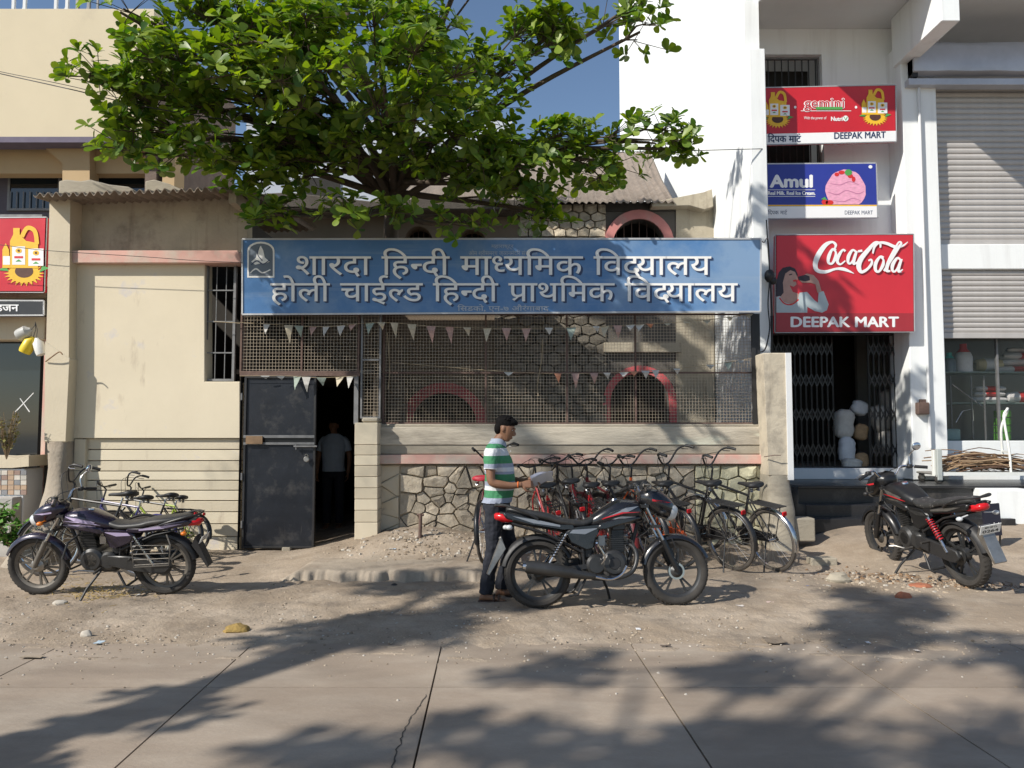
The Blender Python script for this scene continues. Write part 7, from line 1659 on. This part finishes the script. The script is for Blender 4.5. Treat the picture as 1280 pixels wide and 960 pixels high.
rock('reddish brick fragment lying alone on the soil before the shop', 1151, 734, 14, 3, M('brick red', (.35, .13, .07), .9, var=.2, scale=20), seed=8, name='brick_fragment', cat='brick piece', group='brick pieces on the soil before the shop')
rock('dark red brick fragment closer to the road on the debris trail', 1129, 748, 10, 5, M('brick red', (.35, .13, .07), .9), seed=9, name='brick_fragment', cat='brick piece', group='brick pieces on the soil before the shop')
rock('small black stone between the doorway and the man', 493, 733, 4, 2.5, blackp, seed=10)
rock('dark hollow stone leaning at the rubble heap by the red saddled bicycle', 572, 684, 7, 6, mortarD, seed=12)
rock('brown stone on the rubble heap beside the dark hollow one', 567, 672, 8, 5, stoneM, seed=13)
r = thing('concrete_block', 'small weathered concrete block standing on the slope by the shop steps', 'block', tuple(at(1008, 674, 9.75)))
b = MB(); A, B = at(994, 672, 9.75), at(1019, 648, 9.75); b.bx(A.x, B.x, 9.75, 10.0, A.z - .05, B.z); b.build('block_body', concrete, r, world=True, bevel=.015, seg=2)
b = MB(); p = gnd(1019, 710); b.bx(p.x - .06, p.x + .24, p.y - .05, p.y + .12, gz(p.x, p.y) - .02, gz(p.x, p.y) + .09); tag(b.build('kerb_stone', concrete, None, bevel=.012, seg=2), 'low broken kerb stone beside the foot of the end pier', 'stone')
b = MB(); p = at(525, 672, 9.5); z_ = gz(p.x, 9.5); b.tube([(p.x, 9.5, z_ - .02), (p.x + .005, 9.5, z_ + .30)], .022, 10); b.tube([(p.x - .04, 9.5, z_ + .285), (p.x + .045, 9.5, z_ + .285)], .016, 8); tag(b.build('iron_stub', ironr, None, smooth=40), 'rusty iron pipe stub sticking out of the rubble heap', 'pipe stub')
# debris patch
b = MB(); rs = random.Random(5)
for i in range(420):
    t_ = rs.random(); x = 3.55 + 1.5 * t_ + rs.gauss(0, .16); y = 8.55 - .75 * t_ + rs.gauss(0, .13); z = gz(x, y) + .01
    if rs.random() < .6: pebble(b, (x, y, z), rs.uniform(.006, .028), rs.choice((0, 1, 2)))
    else: a = rs.uniform(0, 6.28); l = rs.uniform(.02, .09); b.bar((x, y, z), (x + l * math.cos(a), y + l * math.sin(a), z + rs.uniform(0, .02)), .006, .004, 1)
tag(b.build('debris', [M('char debris', (.06, .05, .045), .95), stm[0], peb[0]], None, fix=False), 'dark twigs and rubble trailing from the end pier over the soil', 'debris', kind='stuff')
litter = [('scrap of bluish plastic near the pale round stone', 124, 805, 9, .6, (.45, .55, .62)), ('flat pale stick lying at the road edge', 40, 823, 26, .15, (.33, .27, .2)), ('white scrap of paper below the purple motorcycle rear wheel', 172, 745, 5, .5, (.7, .7, .68)), ('tiny white scrap on the road edge before the black motorcycle', 798, 788, 6, .5, (.75, .75, .75)), ('crumpled pale wrapper below the front wheel of the black motorcycle', 925, 759, 9, .4, (.65, .6, .55)), ('pinkish wrapper beside the crumpled pale one', 962, 754, 9, .4, (.6, .45, .4)), ('dark flat cardboard piece at the road edge', 968, 803, 24, .45, (.2, .16, .12)), ('thin bent twig on the road before the black motorcycle', 832, 809, 13, .12, (.12, .09, .07)), ('blue bottle cap scrap near the rubble debris', 1011, 734, 4, .6, (.08, .15, .4)), ('faint blue scrap on the concrete apron', 491, 705, 8, .4, (.45, .55, .65)), ('white scrap in front of the shop debris trail', 1085, 805, 5, .6, (.7, .7, .7)), ('pale crumpled bag below the brick fragment', 1146, 815, 6, .5, (.5, .45, .4))]
for (lab, px, py, w, asp, c) in litter:
    p = gnd(px, py); z_ = max(gz(p.x, p.y), 0) + .012; k = w * p.y / FPX / 2 * 1.0; b = MB(); v = []; rs = random.Random(px)
    for i in range(4):
        for j in range(4): v.append((p.x + (i / 1.5 - 1) * k, p.y + (j / 1.5 - 1) * k * asp * 2.5, z_ + rs.uniform(0, .35) * k * asp))
    b.add(v, [(4 * i + j, 4 * i + j + 1, 4 * i + j + 5, 4 * i + j + 4) for i in range(3) for j in range(3)]); v2 = [(x, y, z - .002) for x, y, z in v]; b.add(v2, [(4 * i + j, 4 * i + j + 4, 4 * i + j + 5, 4 * i + j + 1) for i in range(3) for j in range(3)])
    tag(b.build('litter_scrap', M('scrap %d' % px, c, .7, var=.15, scale=20), None, fix=False), lab, 'litter', 'litter on the ground')
# straw patch
b = MB(); rs = random.Random(8)
for i in range(260):
    px, py = rs.gauss(125, 32), rs.gauss(742, 7)
    p = gnd(px, py); z = gz(p.x, p.y) + .015; a = rs.uniform(0, 6.28); l = rs.uniform(.02, .08); b.bar((p.x, p.y, z), (p.x + l * math.cos(a), p.y + l * math.sin(a), z + rs.uniform(0, .02)), .004, .003)
tag(b.build('straw', M('straw', (.42, .30, .10), .9, var=.3, scale=30), None, fix=False), 'scattered dry straw under the purple motorcycle', 'straw', kind='stuff')
